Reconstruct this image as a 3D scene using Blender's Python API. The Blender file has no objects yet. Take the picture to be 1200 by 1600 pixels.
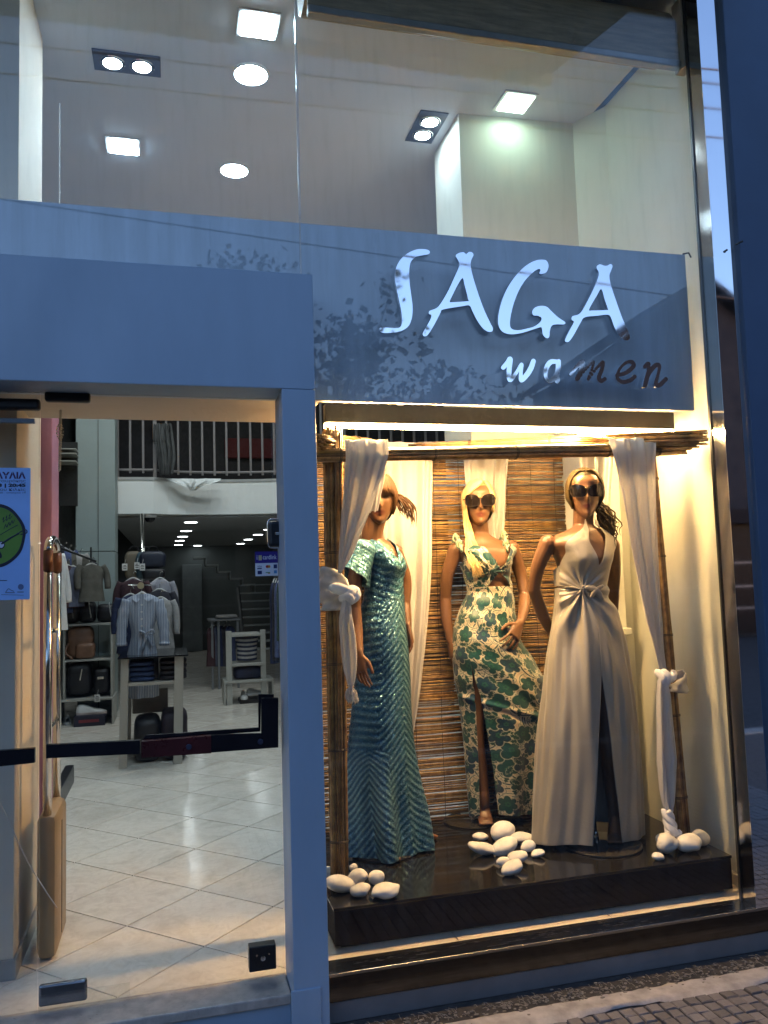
import bpy, bmesh, math, random
import numpy as np
from mathutils import Vector, Matrix
from mathutils.geometry import tessellate_polygon

# ------------------------------------------------------------------ scene, camera, sky, exposure
SC = bpy.context.scene
COL = SC.collection
random.seed(7)
RNG = np.random.default_rng(7)
CAM = np.array([0.0, -3.05, 1.63])
YAW, PITCH, ROLL, FPX = math.radians(14.763), math.radians(4.722), math.radians(-1.740), 1270.0


def cam_axes():
    cy, sy, cp, sp = math.cos(YAW), math.sin(YAW), math.cos(PITCH), math.sin(PITCH)
    f = np.array([sy * cp, cy * cp, sp])
    r = np.array([cy, -sy, 0.0])
    u = np.cross(r, f)
    c, s = math.cos(ROLL), math.sin(ROLL)
    return c * r + s * u, -s * r + c * u, f


AR, AU, AF = cam_axes()


def at(px, py, y=None, z=None):
    """Point of the place seen at a pixel of the 1200x1600 photograph, on the plane Y=y or Z=z."""
    d = AF + (px - 600) / FPX * AR - (py - 800) / FPX * AU
    t = (y - CAM[1]) / d[1] if y is not None else (z - CAM[2]) / d[2]
    return CAM + d * t


camd = bpy.data.cameras.new('camera')
camd.sensor_fit = 'VERTICAL'
camd.sensor_height = 36.0
camd.lens = 36.0 * FPX / 1600.0
camd.clip_start = 0.05
camd.clip_end = 400
cam = bpy.data.objects.new('camera', camd)
COL.objects.link(cam)
m = Matrix((AR, AU, -AF)).transposed().to_4x4()
m.translation = Vector(CAM)
cam.matrix_world = m
SC.camera = cam

SUN_ELEV, SUN_ROT = math.radians(8.0), math.radians(20)
world = bpy.data.worlds.new('World')
SC.world = world
world.use_nodes = True
wn = world.node_tree
wn.nodes.clear()
sky = wn.nodes.new('ShaderNodeTexSky')
sky.sky_type = 'NISHITA'
sky.sun_disc = False
sky.sun_elevation = SUN_ELEV
sky.sun_rotation = SUN_ROT
sky.air_density = 1.0
sky.dust_density = 0.2
sky.ozone_density = 3.6
tint = wn.nodes.new('ShaderNodeMix')
tint.data_type = 'RGBA'
tint.blend_type = 'MULTIPLY'
tint.inputs[0].default_value = 1.0
tint.inputs[7].default_value = (1.5, 1.06, 1.0, 1)
bg = wn.nodes.new('ShaderNodeBackground')
bg.inputs[1].default_value = 0.15
wo = wn.nodes.new('ShaderNodeOutputWorld')
wn.links.new(sky.outputs[0], tint.inputs[6])
wn.links.new(tint.outputs[2], bg.inputs[0])
wn.links.new(bg.outputs[0], wo.inputs[0])

# the sun has just gone down behind the shop: only a trace of it is left
sund = bpy.data.lights.new('sun', 'SUN')
sund.energy = 0.02
sund.angle = math.radians(12)
sund.color = (1.0, 0.85, 0.7)
sun = bpy.data.objects.new('sun', sund)
COL.objects.link(sun)
_sd = Vector((math.sin(SUN_ROT) * math.cos(SUN_ELEV), math.cos(SUN_ROT) * math.cos(SUN_ELEV), math.sin(SUN_ELEV)))
sun.rotation_euler = _sd.to_track_quat('Z', 'Y').to_euler()

SC.view_settings.view_transform = 'Standard'
SC.view_settings.look = 'None'
SC.view_settings.exposure = 1.6
SC.view_settings.gamma = 1.0
SC.view_settings.use_curve_mapping = False
SC.cycles.use_denoising = True
SC.cycles.max_bounces = 10
SC.cycles.diffuse_bounces = 4
SC.cycles.glossy_bounces = 5
SC.cycles.transparent_max_bounces = 24
SC.cycles.sample_clamp_indirect = 6.0
SC.cycles.caustics_reflective = False
SC.cycles.caustics_refractive = False


# ------------------------------------------------------------------ materials
def proj(p):
    d = np.asarray(p, float) - CAM
    w = d @ AF
    return 600 + FPX * (d @ AR) / w, 800 - FPX * (d @ AU) / w, w


def lin(r, g=None, b=None):
    if g is None:
        r, g, b = r
    f = lambda c: c / 12.92 if c <= 0.04045 else ((c + 0.055) / 1.055) ** 2.4
    return (f(r / 255), f(g / 255), f(b / 255), 1)


MATS = {}


def new_mat(name):
    mt = bpy.data.materials.new(name)
    mt.use_nodes = True
    nt = mt.node_tree
    nt.nodes.clear()
    out = nt.nodes.new('ShaderNodeOutputMaterial')
    return mt, nt, out


def N(nt, kind, **kw):
    n = nt.nodes.new(kind)
    for k, v in kw.items():
        if hasattr(n, k) and not k.startswith('i_'):
            setattr(n, k, v)
    return n


def L(nt, a, b):
    nt.links.new(a, b)


def coords(nt, kind='Object', scale=(1, 1, 1), rot=(0, 0, 0)):
    tc = N(nt, 'ShaderNodeTexCoord')
    mp = N(nt, 'ShaderNodeMapping')
    mp.inputs['Scale'].default_value = scale
    mp.inputs['Rotation'].default_value = rot
    L(nt, tc.outputs[kind], mp.inputs['Vector'])
    return mp.outputs[0]


def noise(nt, vec, scale, detail=4, rough=0.6, dist=0.0):
    n = N(nt, 'ShaderNodeTexNoise')
    n.inputs['Scale'].default_value = scale
    n.inputs['Detail'].default_value = detail
    n.inputs['Roughness'].default_value = rough
    n.inputs['Distortion'].default_value = dist
    L(nt, vec, n.inputs['Vector'])
    return n


def ramp(nt, fac, stops):
    r = N(nt, 'ShaderNodeValToRGB')
    el = r.color_ramp.elements
    while len(el) < len(stops):
        el.new(0.5)
    for e, (p, c) in zip(el, stops):
        e.position = p
        e.color = c if len(c) == 4 else (*c, 1)
    L(nt, fac, r.inputs[0])
    return r.outputs[0]


def mixc(nt, fac, a, b, blend='MIX'):
    mx = N(nt, 'ShaderNodeMix', data_type='RGBA', blend_type=blend)
    for sock, v in ((0, fac), (6, a), (7, b)):
        if isinstance(v, bpy.types.NodeSocket):
            L(nt, v, mx.inputs[sock])
        else:
            mx.inputs[sock].default_value = v
    return mx.outputs[2]


def mathn(nt, op, a, b=0.0, clamp=False):
    n = N(nt, 'ShaderNodeMath', operation=op, use_clamp=clamp)
    for i, v in enumerate((a, b)):
        if isinstance(v, bpy.types.NodeSocket):
            L(nt, v, n.inputs[i])
        else:
            n.inputs[i].default_value = v
    return n.outputs[0]


def pbr(name, col, rough=0.5, metal=0.0, var=0.12, vscale=9, bump=0.0, bscale=120, scale=(1, 1, 1),
        rvar=0.1, coat=0.0, objrand=0.0, spec=0.5, sheen=0.0, attr=None):
    if name in MATS:
        return MATS[name]
    mt, nt, out = new_mat(name)
    b = N(nt, 'ShaderNodeBsdfPrincipled')
    L(nt, b.outputs[0], out.inputs[0])
    c4 = col if len(col) == 4 else (*col, 1)
    vec = coords(nt, 'Object', scale)
    n1 = noise(nt, vec, vscale, 5)
    lo = tuple(c * (1 - var) for c in c4[:3]) + (1,)
    hi = tuple(min(1, c * (1 + var)) for c in c4[:3]) + (1,)
    cs = ramp(nt, n1.outputs[0], [(0.3, lo), (0.7, hi)])
    if attr:
        a = N(nt, 'ShaderNodeAttribute', attribute_name=attr)
        cs = mixc(nt, 1.0, a.outputs[0], ramp(nt, n1.outputs[0], [(0.3, (1 - var,) * 3), (0.7, (1, 1, 1))]), 'MULTIPLY')
    if objrand:
        oi = N(nt, 'ShaderNodeObjectInfo')
        k = mathn(nt, 'MULTIPLY_ADD', oi.outputs['Random'], 2 * objrand)
        k.node.inputs[2].default_value = 1 - objrand
        cs = mixc(nt, 1.0, cs, k, 'MULTIPLY')
    L(nt, cs, b.inputs['Base Color'])
    rr = ramp(nt, noise(nt, vec, vscale * 2.3, 4).outputs[0],
              [(0.3, (max(0.0, rough - rvar * rough),) * 3), (0.7, (min(1, rough + rvar * rough),) * 3)])
    L(nt, rr, b.inputs['Roughness'])
    b.inputs['Metallic'].default_value = metal
    b.inputs['Specular IOR Level'].default_value = spec
    b.inputs['Coat Weight'].default_value = coat
    b.inputs['Coat Roughness'].default_value = 0.05
    b.inputs['Sheen Weight'].default_value = sheen
    if bump:
        bp = N(nt, 'ShaderNodeBump')
        bp.inputs['Strength'].default_value = min(1, bump)
        bp.inputs['Distance'].default_value = 0.004
        L(nt, noise(nt, vec, bscale, 6).outputs[0], bp.inputs['Height'])
        L(nt, bp.outputs[0], b.inputs['Normal'])
    MATS[name] = mt
    return mt


def emit(name, col, strength):
    if name in MATS:
        return MATS[name]
    mt, nt, out = new_mat(name)
    e = N(nt, 'ShaderNodeEmission')
    e.inputs[0].default_value = col if len(col) == 4 else (*col, 1)
    e.inputs[1].default_value = strength
    L(nt, e.outputs[0], out.inputs[0])
    MATS[name] = mt
    return mt


def glass_mat(name='clear_glass', tintc=(0.97, 0.985, 0.98, 1), gain=1.0, ior=1.52, dirt=0.0):
    """Thin architectural glass: fresnel mirror over straight transmission, both faces of the pane alike."""
    if name in MATS:
        return MATS[name]
    mt, nt, out = new_mat(name)
    geo = N(nt, 'ShaderNodeNewGeometry')
    io = mathn(nt, 'MULTIPLY_ADD', geo.outputs['Backfacing'], 1 / ior - ior)
    io.node.inputs[2].default_value = ior
    fr = N(nt, 'ShaderNodeFresnel')
    L(nt, io, fr.inputs['IOR'])
    fac = mathn(nt, 'MULTIPLY', fr.outputs[0], gain, True)
    tr = N(nt, 'ShaderNodeBsdfTransparent')
    tr.inputs[0].default_value = tintc
    gl = N(nt, 'ShaderNodeBsdfGlossy')
    gl.inputs['Roughness'].default_value = 0.0
    mx = N(nt, 'ShaderNodeMixShader')
    L(nt, fac, mx.inputs[0])
    L(nt, tr.outputs[0], mx.inputs[1])
    L(nt, gl.outputs[0], mx.inputs[2])
    res = mx.outputs[0]
    if dirt:
        vec = coords(nt, 'Object', (9, 9, 1.1))
        dn = noise(nt, vec, 3.0, 6, 0.7)
        df = N(nt, 'ShaderNodeBsdfDiffuse')
        df.inputs[0].default_value = (0.7, 0.7, 0.7, 1)
        m2 = N(nt, 'ShaderNodeMixShader')
        L(nt, ramp(nt, dn.outputs[0], [(0.5, (0, 0, 0)), (0.85, (dirt,) * 3)]), m2.inputs[0])
        L(nt, res, m2.inputs[1])
        L(nt, df.outputs[0], m2.inputs[2])
        res = m2.outputs[0]
    L(nt, res, out.inputs[0])
    MATS[name] = mt
    return mt


def sheer_mat(name, col, transp=0.18, trans=0.45):
    if name in MATS:
        return MATS[name]
    mt, nt, out = new_mat(name)
    vec = coords(nt, 'Object', (1, 1, 1))
    weave = noise(nt, coords(nt, 'Object', (400, 400, 400)), 1.0, 2)
    bp = N(nt, 'ShaderNodeBump')
    bp.inputs['Strength'].default_value = 0.25
    bp.inputs['Distance'].default_value = 0.01
    L(nt, noise(nt, vec, 14, 5, 0.6).outputs[0], bp.inputs['Height'])
    c = mixc(nt, weave.outputs[0], tuple(x * 0.9 for x in col[:3]) + (1,), col)
    df = N(nt, 'ShaderNodeBsdfDiffuse')
    tl = N(nt, 'ShaderNodeBsdfTranslucent')
    tp = N(nt, 'ShaderNodeBsdfTransparent')
    L(nt, c, df.inputs[0])
    L(nt, c, tl.inputs[0])
    L(nt, bp.outputs[0], df.inputs['Normal'])
    L(nt, bp.outputs[0], tl.inputs['Normal'])
    m1 = N(nt, 'ShaderNodeMixShader')
    m1.inputs[0].default_value = trans
    L(nt, df.outputs[0], m1.inputs[1])
    L(nt, tl.outputs[0], m1.inputs[2])
    m2 = N(nt, 'ShaderNodeMixShader')
    m2.inputs[0].default_value = transp
    L(nt, m1.outputs[0], m2.inputs[1])
    L(nt, tp.outputs[0], m2.inputs[2])
    L(nt, m2.outputs[0], out.inputs[0])
    MATS[name] = mt
    return mt


# ------------------------------------------------------------------ mesh builder
class MB:
    """Collects shapes and links them as one mesh object."""

    def __init__(self):
        self.v, self.f, self.n = [], [], 0
        self.cols = None

    def add(self, V, F):
        V = np.asarray(V, float).reshape(-1, 3)
        self.v.append(V)
        o = self.n
        self.f.extend([tuple(int(i) + o for i in f) for f in F])
        self.n += len(V)
        return self

    def box(self, x0, x1, y0, y1, z0, z1, M=None, bev=0.0):
        if x0 > x1: x0, x1 = x1, x0
        if y0 > y1: y0, y1 = y1, y0
        if z0 > z1: z0, z1 = z1, z0
        b = min(bev, (x1 - x0) * .45, (y1 - y0) * .45, (z1 - z0) * .45)
        if b <= 0:
            V = [(x, y, z) for x in (x0, x1) for y in (y0, y1) for z in (z0, z1)]
            F = [(0, 1, 3, 2), (4, 6, 7, 5), (0, 4, 5, 1), (2, 3, 7, 6), (0, 2, 6, 4), (1, 5, 7, 3)]
        else:
            bm = bmesh.new()
            bmesh.ops.create_cube(bm, size=1)
            bmesh.ops.scale(bm, vec=(x1 - x0, y1 - y0, z1 - z0), verts=bm.verts)
            bmesh.ops.translate(bm, vec=((x0 + x1) / 2, (y0 + y1) / 2, (z0 + z1) / 2), verts=bm.verts)
            bmesh.ops.bevel(bm, geom=bm.edges[:], offset=b, segments=2, profile=0.5, affect='EDGES')
            bm.verts.index_update()
            V = [v.co[:] for v in bm.verts]
            F = [[v.index for v in f.verts] for f in bm.faces]
            bm.free()
        if M is not None:
            V = [tuple(M @ Vector(p)) for p in V]
        return self.add(V, F)

    def grid(self, P, closed_u=False, closed_v=False, cap=False, flip=False):
        """P[v][u] -> xyz"""
        P = np.asarray(P, float)
        nv, nu = P.shape[:2]
        idx = np.arange(nv * nu).reshape(nv, nu)
        F = []
        for j in range(nv if closed_v else nv - 1):
            j2 = (j + 1) % nv
            for i in range(nu if closed_u else nu - 1):
                i2 = (i + 1) % nu
                q = (idx[j, i], idx[j, i2], idx[j2, i2], idx[j2, i])
                F.append(q[::-1] if flip else q)
        if cap and closed_u:
            a = tuple(idx[0, ::-1]); b = tuple(idx[-1])
            F.append(a[::-1] if flip else a)
            F.append(b[::-1] if flip else b)
        return self.add(P.reshape(-1, 3), F)

    def tube(self, pts, rad, seg=8, cap=True, flat=1.0, side=None):
        pts = np.asarray(pts, float)
        n = len(pts)
        rad = np.broadcast_to(np.asarray(rad, float), (n,))
        T = np.gradient(pts, axis=0)
        T /= np.linalg.norm(T, axis=1, keepdims=True) + 1e-12
        ref = np.array(side if side is not None else (0, 0, 1.0))
        if side is None and abs(T[0] @ ref) > 0.9:
            ref = np.array((1.0, 0, 0))
        a = ref - (ref @ T[0]) * T[0]
        a /= np.linalg.norm(a)
        rows = []
        ang = np.linspace(0, 2 * math.pi, seg, endpoint=False)
        for i in range(n):
            a = a - (a @ T[i]) * T[i]
            a /= np.linalg.norm(a) + 1e-12
            b = np.cross(T[i], a)
            rows.append(pts[i] + rad[i] * (np.cos(ang)[:, None] * a + flat * np.sin(ang)[:, None] * b))
        return self.grid(rows, closed_u=True, cap=cap)

    def lathe(self, prof, c=(0, 0, 0), seg=24, axis='z'):
        ang = np.linspace(0, 2 * math.pi, seg, endpoint=False)
        rows = []
        for r, h in prof:
            if axis == 'z':
                rows.append(np.stack([c[0] + r * np.cos(ang), c[1] + r * np.sin(ang), np.full(seg, c[2] + h)], 1))
            elif axis == 'y':
                rows.append(np.stack([c[0] + r * np.sin(ang), np.full(seg, c[1] + h), c[2] + r * np.cos(ang)], 1))
            else:
                rows.append(np.stack([np.full(seg, c[0] + h), c[1] + r * np.cos(ang), c[2] + r * np.sin(ang)], 1))
        return self.grid(rows, closed_u=True, cap=True)

    def ellip(self, c, r, R=None, seg=16, rings=10):
        ph = np.linspace(-math.pi / 2 + 0.02, math.pi / 2 - 0.02, rings)
        th = np.linspace(0, 2 * math.pi, seg, endpoint=False)
        P = np.stack([np.cos(ph)[:, None] * np.cos(th) * r[0], np.cos(ph)[:, None] * np.sin(th) * r[1],
                      np.sin(ph)[:, None] * np.ones(seg) * r[2]], -1)
        if R is not None:
            P = P @ np.asarray(R).T
        return self.grid(P + np.asarray(c), closed_u=True, cap=True)

    def prism(self, outer, holes, y0, y1):
        """Polygon in XZ (lists of (x,z)) extruded from y0 (front) to y1."""
        loops = [outer] + list(holes)
        tris = tessellate_polygon([[Vector((x, z, 0)) for x, z in lp] for lp in loops])
        P = [p for lp in loops for p in lp]
        n = len(P)
        V = [(x, y0, z) for x, z in P] + [(x, y1, z) for x, z in P]
        F = []
        for t in tris:
            (ax, az), (bx, bz), (cx, cz) = P[t[0]], P[t[1]], P[t[2]]
            cr = (bx - ax) * (cz - az) - (bz - az) * (cx - ax)
            t = tuple(t) if cr > 0 else tuple(t[::-1])
            F.append(t)
            F.append(tuple(i + n for i in t[::-1]))
        o = 0
        for k, lp in enumerate(loops):
            m_ = len(lp)
            for i in range(m_):
                a, b = o + i, o + (i + 1) % m_
                F.append((a, a + n, b + n, b))
            o += m_
        return self.add(V, F)

    def build(self, name, mat, parent=None, smooth=False, auto=None, cols=None, loc=None, fixn=True):
        me = bpy.data.meshes.new(name)
        V = np.concatenate(self.v) if self.v else np.zeros((0, 3))
        if loc is not None:
            V = V - np.asarray(loc)
        me.from_pydata(V.tolist(), [], self.f)
        me.update()
        if fixn:
            bm = bmesh.new()
            bm.from_mesh(me)
            bmesh.ops.recalc_face_normals(bm, faces=bm.faces)
            bm.to_mesh(me)
            bm.free()
        if cols is not None:
            ca = me.color_attributes.new('pcol', 'FLOAT_COLOR', 'POINT')
            ca.data.foreach_set('color', np.asarray(cols, np.float32).ravel())
        if smooth:
            me.polygons.foreach_set('use_smooth', [True] * len(me.polygons))
            if auto:
                me.set_sharp_from_angle(angle=math.radians(auto))
        if mat:
            me.materials.append(mat)
        return link(name, me, parent, loc)


def link(name, me, parent=None, loc=None):
    o = bpy.data.objects.new(name, me)
    COL.objects.link(o)
    if loc is not None:
        o.location = loc
    if parent is not None:
        o.parent = parent
        o.matrix_parent_inverse = Matrix.Translation(parent.location).inverted() if parent.rotation_euler[:] == (0, 0, 0) else (Matrix.Translation(parent.location) @ parent.rotation_euler.to_matrix().to_4x4()).inverted()
    return o


def thing(name, label, cat, loc=(0, 0, 0), group=None, kind=None):
    o = bpy.data.objects.new(name, None)
    o.empty_display_size = 0.05
    COL.objects.link(o)
    o.location = loc
    return tag(o, label, cat, group, kind)


def tag(o, label=None, cat=None, group=None, kind=None):
    if label: o['label'] = label
    if cat: o['category'] = cat
    if group: o['group'] = group
    if kind: o['kind'] = kind
    return o


def struct(o, label=None):
    o['kind'] = 'structure'
    if label: o['label'] = label
    return o


def copy_tree(o, parent=None, name=None):
    c = o.copy()
    COL.objects.link(c)
    if parent is not None:
        c.parent = parent
    for ch in list(o.children):
        copy_tree(ch, c)
    return c


def text_mesh(s, size, font_bold=0.0, align='LEFT'):
    cu = bpy.data.curves.new('t', 'FONT')
    cu.body = s
    cu.size = size
    cu.align_x = align
    cu.offset = font_bold
    cu.resolution_u = 3
    o = bpy.data.objects.new('t', cu)
    COL.objects.link(o)
    bpy.context.view_layer.update()
    me = o.to_mesh()
    V = np.array([v.co[:] for v in me.vertices]) if len(me.vertices) else np.zeros((0, 3))
    F = [tuple(p.vertices) for p in me.polygons]
    o.to_mesh_clear()
    bpy.data.objects.remove(o)
    bpy.data.curves.remove(cu)
    return V, F


def text_on(parent, s, x, z, y, size, mat, width=None, bold=0.0, name='lettering', align='LEFT', slant=0.0):
    """Flat print facing -Y, left-bottom at (x, z), optionally fitted to a width."""
    V, F = text_mesh(s, size, bold, align)
    if not len(V):
        return None
    if width:
        w = V[:, 0].max() - V[:, 0].min()
        V[:, 0] = (V[:, 0] - V[:, 0].min()) * width / w
    P = np.stack([x + V[:, 0] + slant * V[:, 1], np.full(len(V), y), z + V[:, 1]], 1)
    return MB().add(P, F).build(name, mat, parent, fixn=False)


def smooth_curve(pts, n):
    """Catmull-Rom through pts, n samples."""
    p = np.asarray(pts, float)
    p = np.vstack([2 * p[0] - p[1], p, 2 * p[-1] - p[-2]])
    m_ = len(p) - 3
    t = np.linspace(0, m_ - 1e-6, n)
    i = t.astype(int)
    u = (t - i)[:, None]
    a, b, c, d = p[i], p[i + 1], p[i + 2], p[i + 3]
    return 0.5 * (2 * b + (c - a) * u + (2 * a - 5 * b + 4 * c - d) * u ** 2 + (3 * b - a - 3 * c + d) * u ** 3)


def scurve(x, xs, ys):
    """Smooth interpolation of a table, used for ring profiles."""
    xs = np.asarray(xs, float); ys = np.asarray(ys, float)
    o = np.argsort(xs)
    xs, ys = xs[o], ys[o]
    g = np.gradient(ys, xs)
    d = np.diff(ys) / np.diff(xs)
    for k in range(1, len(xs) - 1):
        if d[k - 1] * d[k] <= 0: g[k] *= 0.3
    x = np.clip(x, xs[0], xs[-1])
    i = np.clip(np.searchsorted(xs, x) - 1, 0, len(xs) - 2)
    h = xs[i + 1] - xs[i]
    t = (x - xs[i]) / h
    return ((1 + 2 * t) * (1 - t) ** 2 * ys[i] + t * (1 - t) ** 2 * h * g[i] + t * t * (3 - 2 * t) * ys[i + 1] + t * t * (t - 1) * h * g[i + 1])


# ------------------------------------------------------------------ shared materials
M_GLASS = glass_mat()
M_GLASS_UP = glass_mat('shopfront_glass', dirt=0.05)
M_PORTAL = pbr('portal_paint', (0.30, 0.41, 0.54), 0.42, var=0.10, vscale=2.5, bump=0.08, bscale=60, scale=(1, 1, .35), rvar=.3)
M_PILLAR = pbr('navy_paint', (0.038, 0.082, 0.165), 0.5, var=0.12, vscale=2, bump=0.06, bscale=40)
M_PANEL = pbr('grey_fascia', (0.46, 0.53, 0.62), 0.30, var=0.12, vscale=3, scale=(5, 5, .45))
M_STEEL = pbr('polished_steel', (0.80, 0.80, 0.80), 0.06, 1.0, var=0.03, vscale=3, rvar=0.5)
M_BRUSH = pbr('brushed_steel', (0.42, 0.40, 0.37), 0.22, 1.0, var=0.12, vscale=4, scale=(1, 30, 30), rvar=0.3)
M_MIRROR = pbr('mirror_steel', (0.88, 0.90, 0.93), 0.03, 1.0, var=0.02, vscale=5, rvar=0.5)
M_CHROME = pbr('chrome', (0.7, 0.68, 0.64), 0.12, 1.0, var=0.05)
M_BLACK = pbr('black_plastic', (0.012, 0.013, 0.016), 0.35, var=0.3)
M_BLACKG = pbr('black_gloss', (0.006, 0.007, 0.010), 0.08, var=0.2, rvar=0.3)
M_CREAM = pbr('cream_plaster', (0.62, 0.54, 0.44), 0.75, var=0.05, vscale=2, bump=0.12, bscale=90)
M_WHITEW = pbr('white_plaster', (0.60, 0.61, 0.60), 0.8, var=0.04, vscale=2, bump=0.1, bscale=80)
M_CEIL = pbr('ceiling_paint', (0.49, 0.54, 0.62), 0.85, var=0.03, vscale=1.5)
M_GREYW = pbr('grey_green_wall', (0.075, 0.088, 0.088), 0.7, var=0.08, vscale=1.5)
M_DARKW = pbr('dark_wall', (0.045, 0.05, 0.05), 0.7, var=0.2, vscale=1.5)
M_CANE = None
# ------------------------------------------------------------------ ground, pavement, street
ZP = 0.073         # pavement at the shop front
ZF = 0.18          # shop floor
ZPL = 0.39         # top of the display platform
YP = -0.12         # front of the blue portal
YS = -0.08         # front of the steel frame
M_ASPH = pbr('asphalt', (0.032, 0.032, 0.035), 0.8, var=0.2, vscale=6, bump=0.4, bscale=150)
M_SETT = pbr('paving_stone', (0.165, 0.155, 0.158), 0.75, var=0.22, vscale=25, bump=0.6, bscale=160, objrand=0.28)
M_GROUT = pbr('paving_joint', (0.08, 0.07, 0.068), 0.9, var=0.3, vscale=30, bump=0.5, bscale=120)
M_MORTAR = pbr('mortar_strip', (0.40, 0.37, 0.345), 0.85, var=0.28, vscale=14, bump=0.6, bscale=90)
M_DIRT = pbr('kerb_dirt', (0.055, 0.050, 0.046), 0.95, var=0.35, vscale=25, bump=.6, bscale=60)

g = MB()
g.box(-60, 60, -70, -3.9, -0.6, -0.13)
struct(g.build('road', M_ASPH))
g = MB()
g.box(-60, 60, -3.9, 14, -0.6, ZP - 0.012)
pav = struct(g.build('pavement', M_GROUT))
kb = MB()
for k in range(-8, 9):
    kb.box(k * 1.0 + .004, k * 1.0 + .996, -4.05, -3.85, -.3, ZP, bev=.012)
struct(kb.build('kerb', pbr('kerb_stone', (0.25, 0.25, 0.24), .8, var=.15, bump=.4)))

pitch = 0.051
x0, y0 = 0.42, -0.335
sm = {}
for k in range(6):
    b = MB()
    w, d = pitch * .5 - .0028, pitch * .5 - .0028
    bm = bmesh.new()
    bmesh.ops.create_cube(bm, size=1)
    bmesh.ops.scale(bm, vec=(2 * w, 2 * d, .03), verts=bm.verts)
    bmesh.ops.bevel(bm, geom=[e for e in bm.edges if all(v.co.z > 0 for v in e.verts)], offset=.0035, segments=1, affect='EDGES')
    for v in bm.verts:
        v.co.x += random.uniform(-.0018, .0018); v.co.y += random.uniform(-.0018, .0018); v.co.z += random.uniform(-.0012, .0012)
    me = bpy.data.meshes.new('paver')
    bm.to_mesh(me); bm.free()
    me.materials.append(M_SETT)
    sm[k] = me
far = MB()
spots = []
for j in range(0, 46):
    for i in range(-30, 70):
        gx = x0 + i * pitch + (i // 8) * .006
        gy = y0 - j * pitch - (j // 8) * .006
        px_, py_, w_ = proj((gx, gy, ZP))
        spots.append((0 if (-10 < px_ < 1210 and py_ < 1612 and w_ > 0) else 1, w_, gx, gy))
spots.sort()
for k, (hid, w_, gx, gy) in enumerate(spots):
    z = ZP - .0145 + random.uniform(-.0022, .0022)
    if not hid and k < 300:
        o = link('paver', sm[random.randrange(6)], pav, (gx, gy, z))
        o.rotation_euler = (random.uniform(-.03, .03), random.uniform(-.03, .03), random.choice((0, math.pi / 2, math.pi)) + random.uniform(-.03, .03))
    elif gx < 4 and gy > -2.6:
        far.box(gx - pitch / 2 + .003, gx + pitch / 2 - .003, gy - pitch / 2 + .003, gy + pitch / 2 - .003, z - .01, z + .0145)
tag(far.build('paver_field', M_SETT, pav), kind='stuff')
# mortar strip and the dirty gap along the shop front
ms = MB()
nx, ny = 160, 8
P = np.zeros((ny, nx, 3))
for j in range(ny):
    for i in range(nx):
        x = -1.5 + 5.0 * i / (nx - 1)
        yy = -.302 + .105 * j / (ny - 1)
        P[j, i] = (x, yy + .012 * math.sin(x * 9 + j) * (j in (0, ny - 1)) + RNG.normal(0, .003), .004 + ZP + RNG.normal(0, .0012) - .012 * (j in (0, ny - 1)))
ms.grid(P)
struct(ms.build('mortar_strip', M_MORTAR, smooth=True))
ds = MB()
nx, ny = 300, 10
P = np.zeros((ny, nx, 3))
for j in range(ny):
    for i in range(nx):
        P[j, i] = (-1.5 + 5.0 * i / (nx - 1), -.205 + .12 * j / (ny - 1), ZP - .004 + abs(RNG.normal(0, .0014)))
ds.grid(P)
struct(ds.build('gutter_dirt', M_DIRT, smooth=True))
lit = MB()
for k in range(420):
    x = random.uniform(.45, 2.6); yy = random.gauss(-.185, .022)
    r = random.uniform(.002, .0055)
    lit.ellip((x, yy, ZP + .004), (r * random.uniform(.8, 2.4), r, r * .6), seg=6, rings=4)
for k in range(260):
    x = random.uniform(.45, 2.6); yy = random.uniform(-.2, -.14)
    a = random.gauss(math.pi / 2 + .5, .35); l = random.uniform(.012, .035)
    lit.tube([(x, yy, ZP + .006), (x + l * math.cos(a) * .5, yy + l * math.sin(a) * .5, ZP + .011), (x + l * math.cos(a), yy + l * math.sin(a), ZP + .006)], .0011, 4)
tag(lit.build('gutter_litter', pbr('straw_litter', (0.24, 0.215, 0.18), .9, var=.4, vscale=60)), 'straw and grit caught along the foot of the shop front', 'litter', kind='stuff')

# ------------------------------------------------------------------ shop shell
M_TILE_mt, nt, out = new_mat('floor_tile')
b = N(nt, 'ShaderNodeBsdfPrincipled')
L(nt, b.outputs[0], out.inputs[0])
oi = N(nt, 'ShaderNodeObjectInfo')
tc = N(nt, 'ShaderNodeTexCoord')
va = N(nt, 'ShaderNodeVectorMath', operation='MULTIPLY_ADD')
L(nt, oi.outputs['Random'], va.inputs[0]); va.inputs[1].default_value = (40, 70, 90)
L(nt, tc.outputs['Object'], va.inputs[2])
n1 = noise(nt, va.outputs[0], 3.2, 6, .6, 1.6)
n2 = noise(nt, va.outputs[0], 11, 5, .6, 2.5)
c1 = ramp(nt, n1.outputs[0], [(.3, (.66, .60, .51)), (.55, (.82, .765, .675)), (.75, (.74, .675, .575))])
c2 = mixc(nt, ramp(nt, n2.outputs[0], [(.45, (0, 0, 0)), (.75, (.35,) * 3)]), c1, (.42, .37, .31, 1))
kk = mathn(nt, 'MULTIPLY_ADD', oi.outputs['Random'], .12); kk.node.inputs[2].default_value = .93
L(nt, mixc(nt, 1, c2, kk, 'MULTIPLY'), b.inputs['Base Color'])
L(nt, ramp(nt, n2.outputs[0], [(.3, (.10,) * 3), (.8, (.2,) * 3)]), b.inputs['Roughness'])
M_TILE = M_TILE_mt
M_TGROUT = pbr('tile_joint', (.055, .045, .038), .8, var=.2)
fl = MB()
fl.box(-4.5, 7, -.02, 16.5, .0, ZF - .006)
floor = struct(fl.build('floor', M_TGROUT))
tp = .445
bm = bmesh.new()
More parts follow.
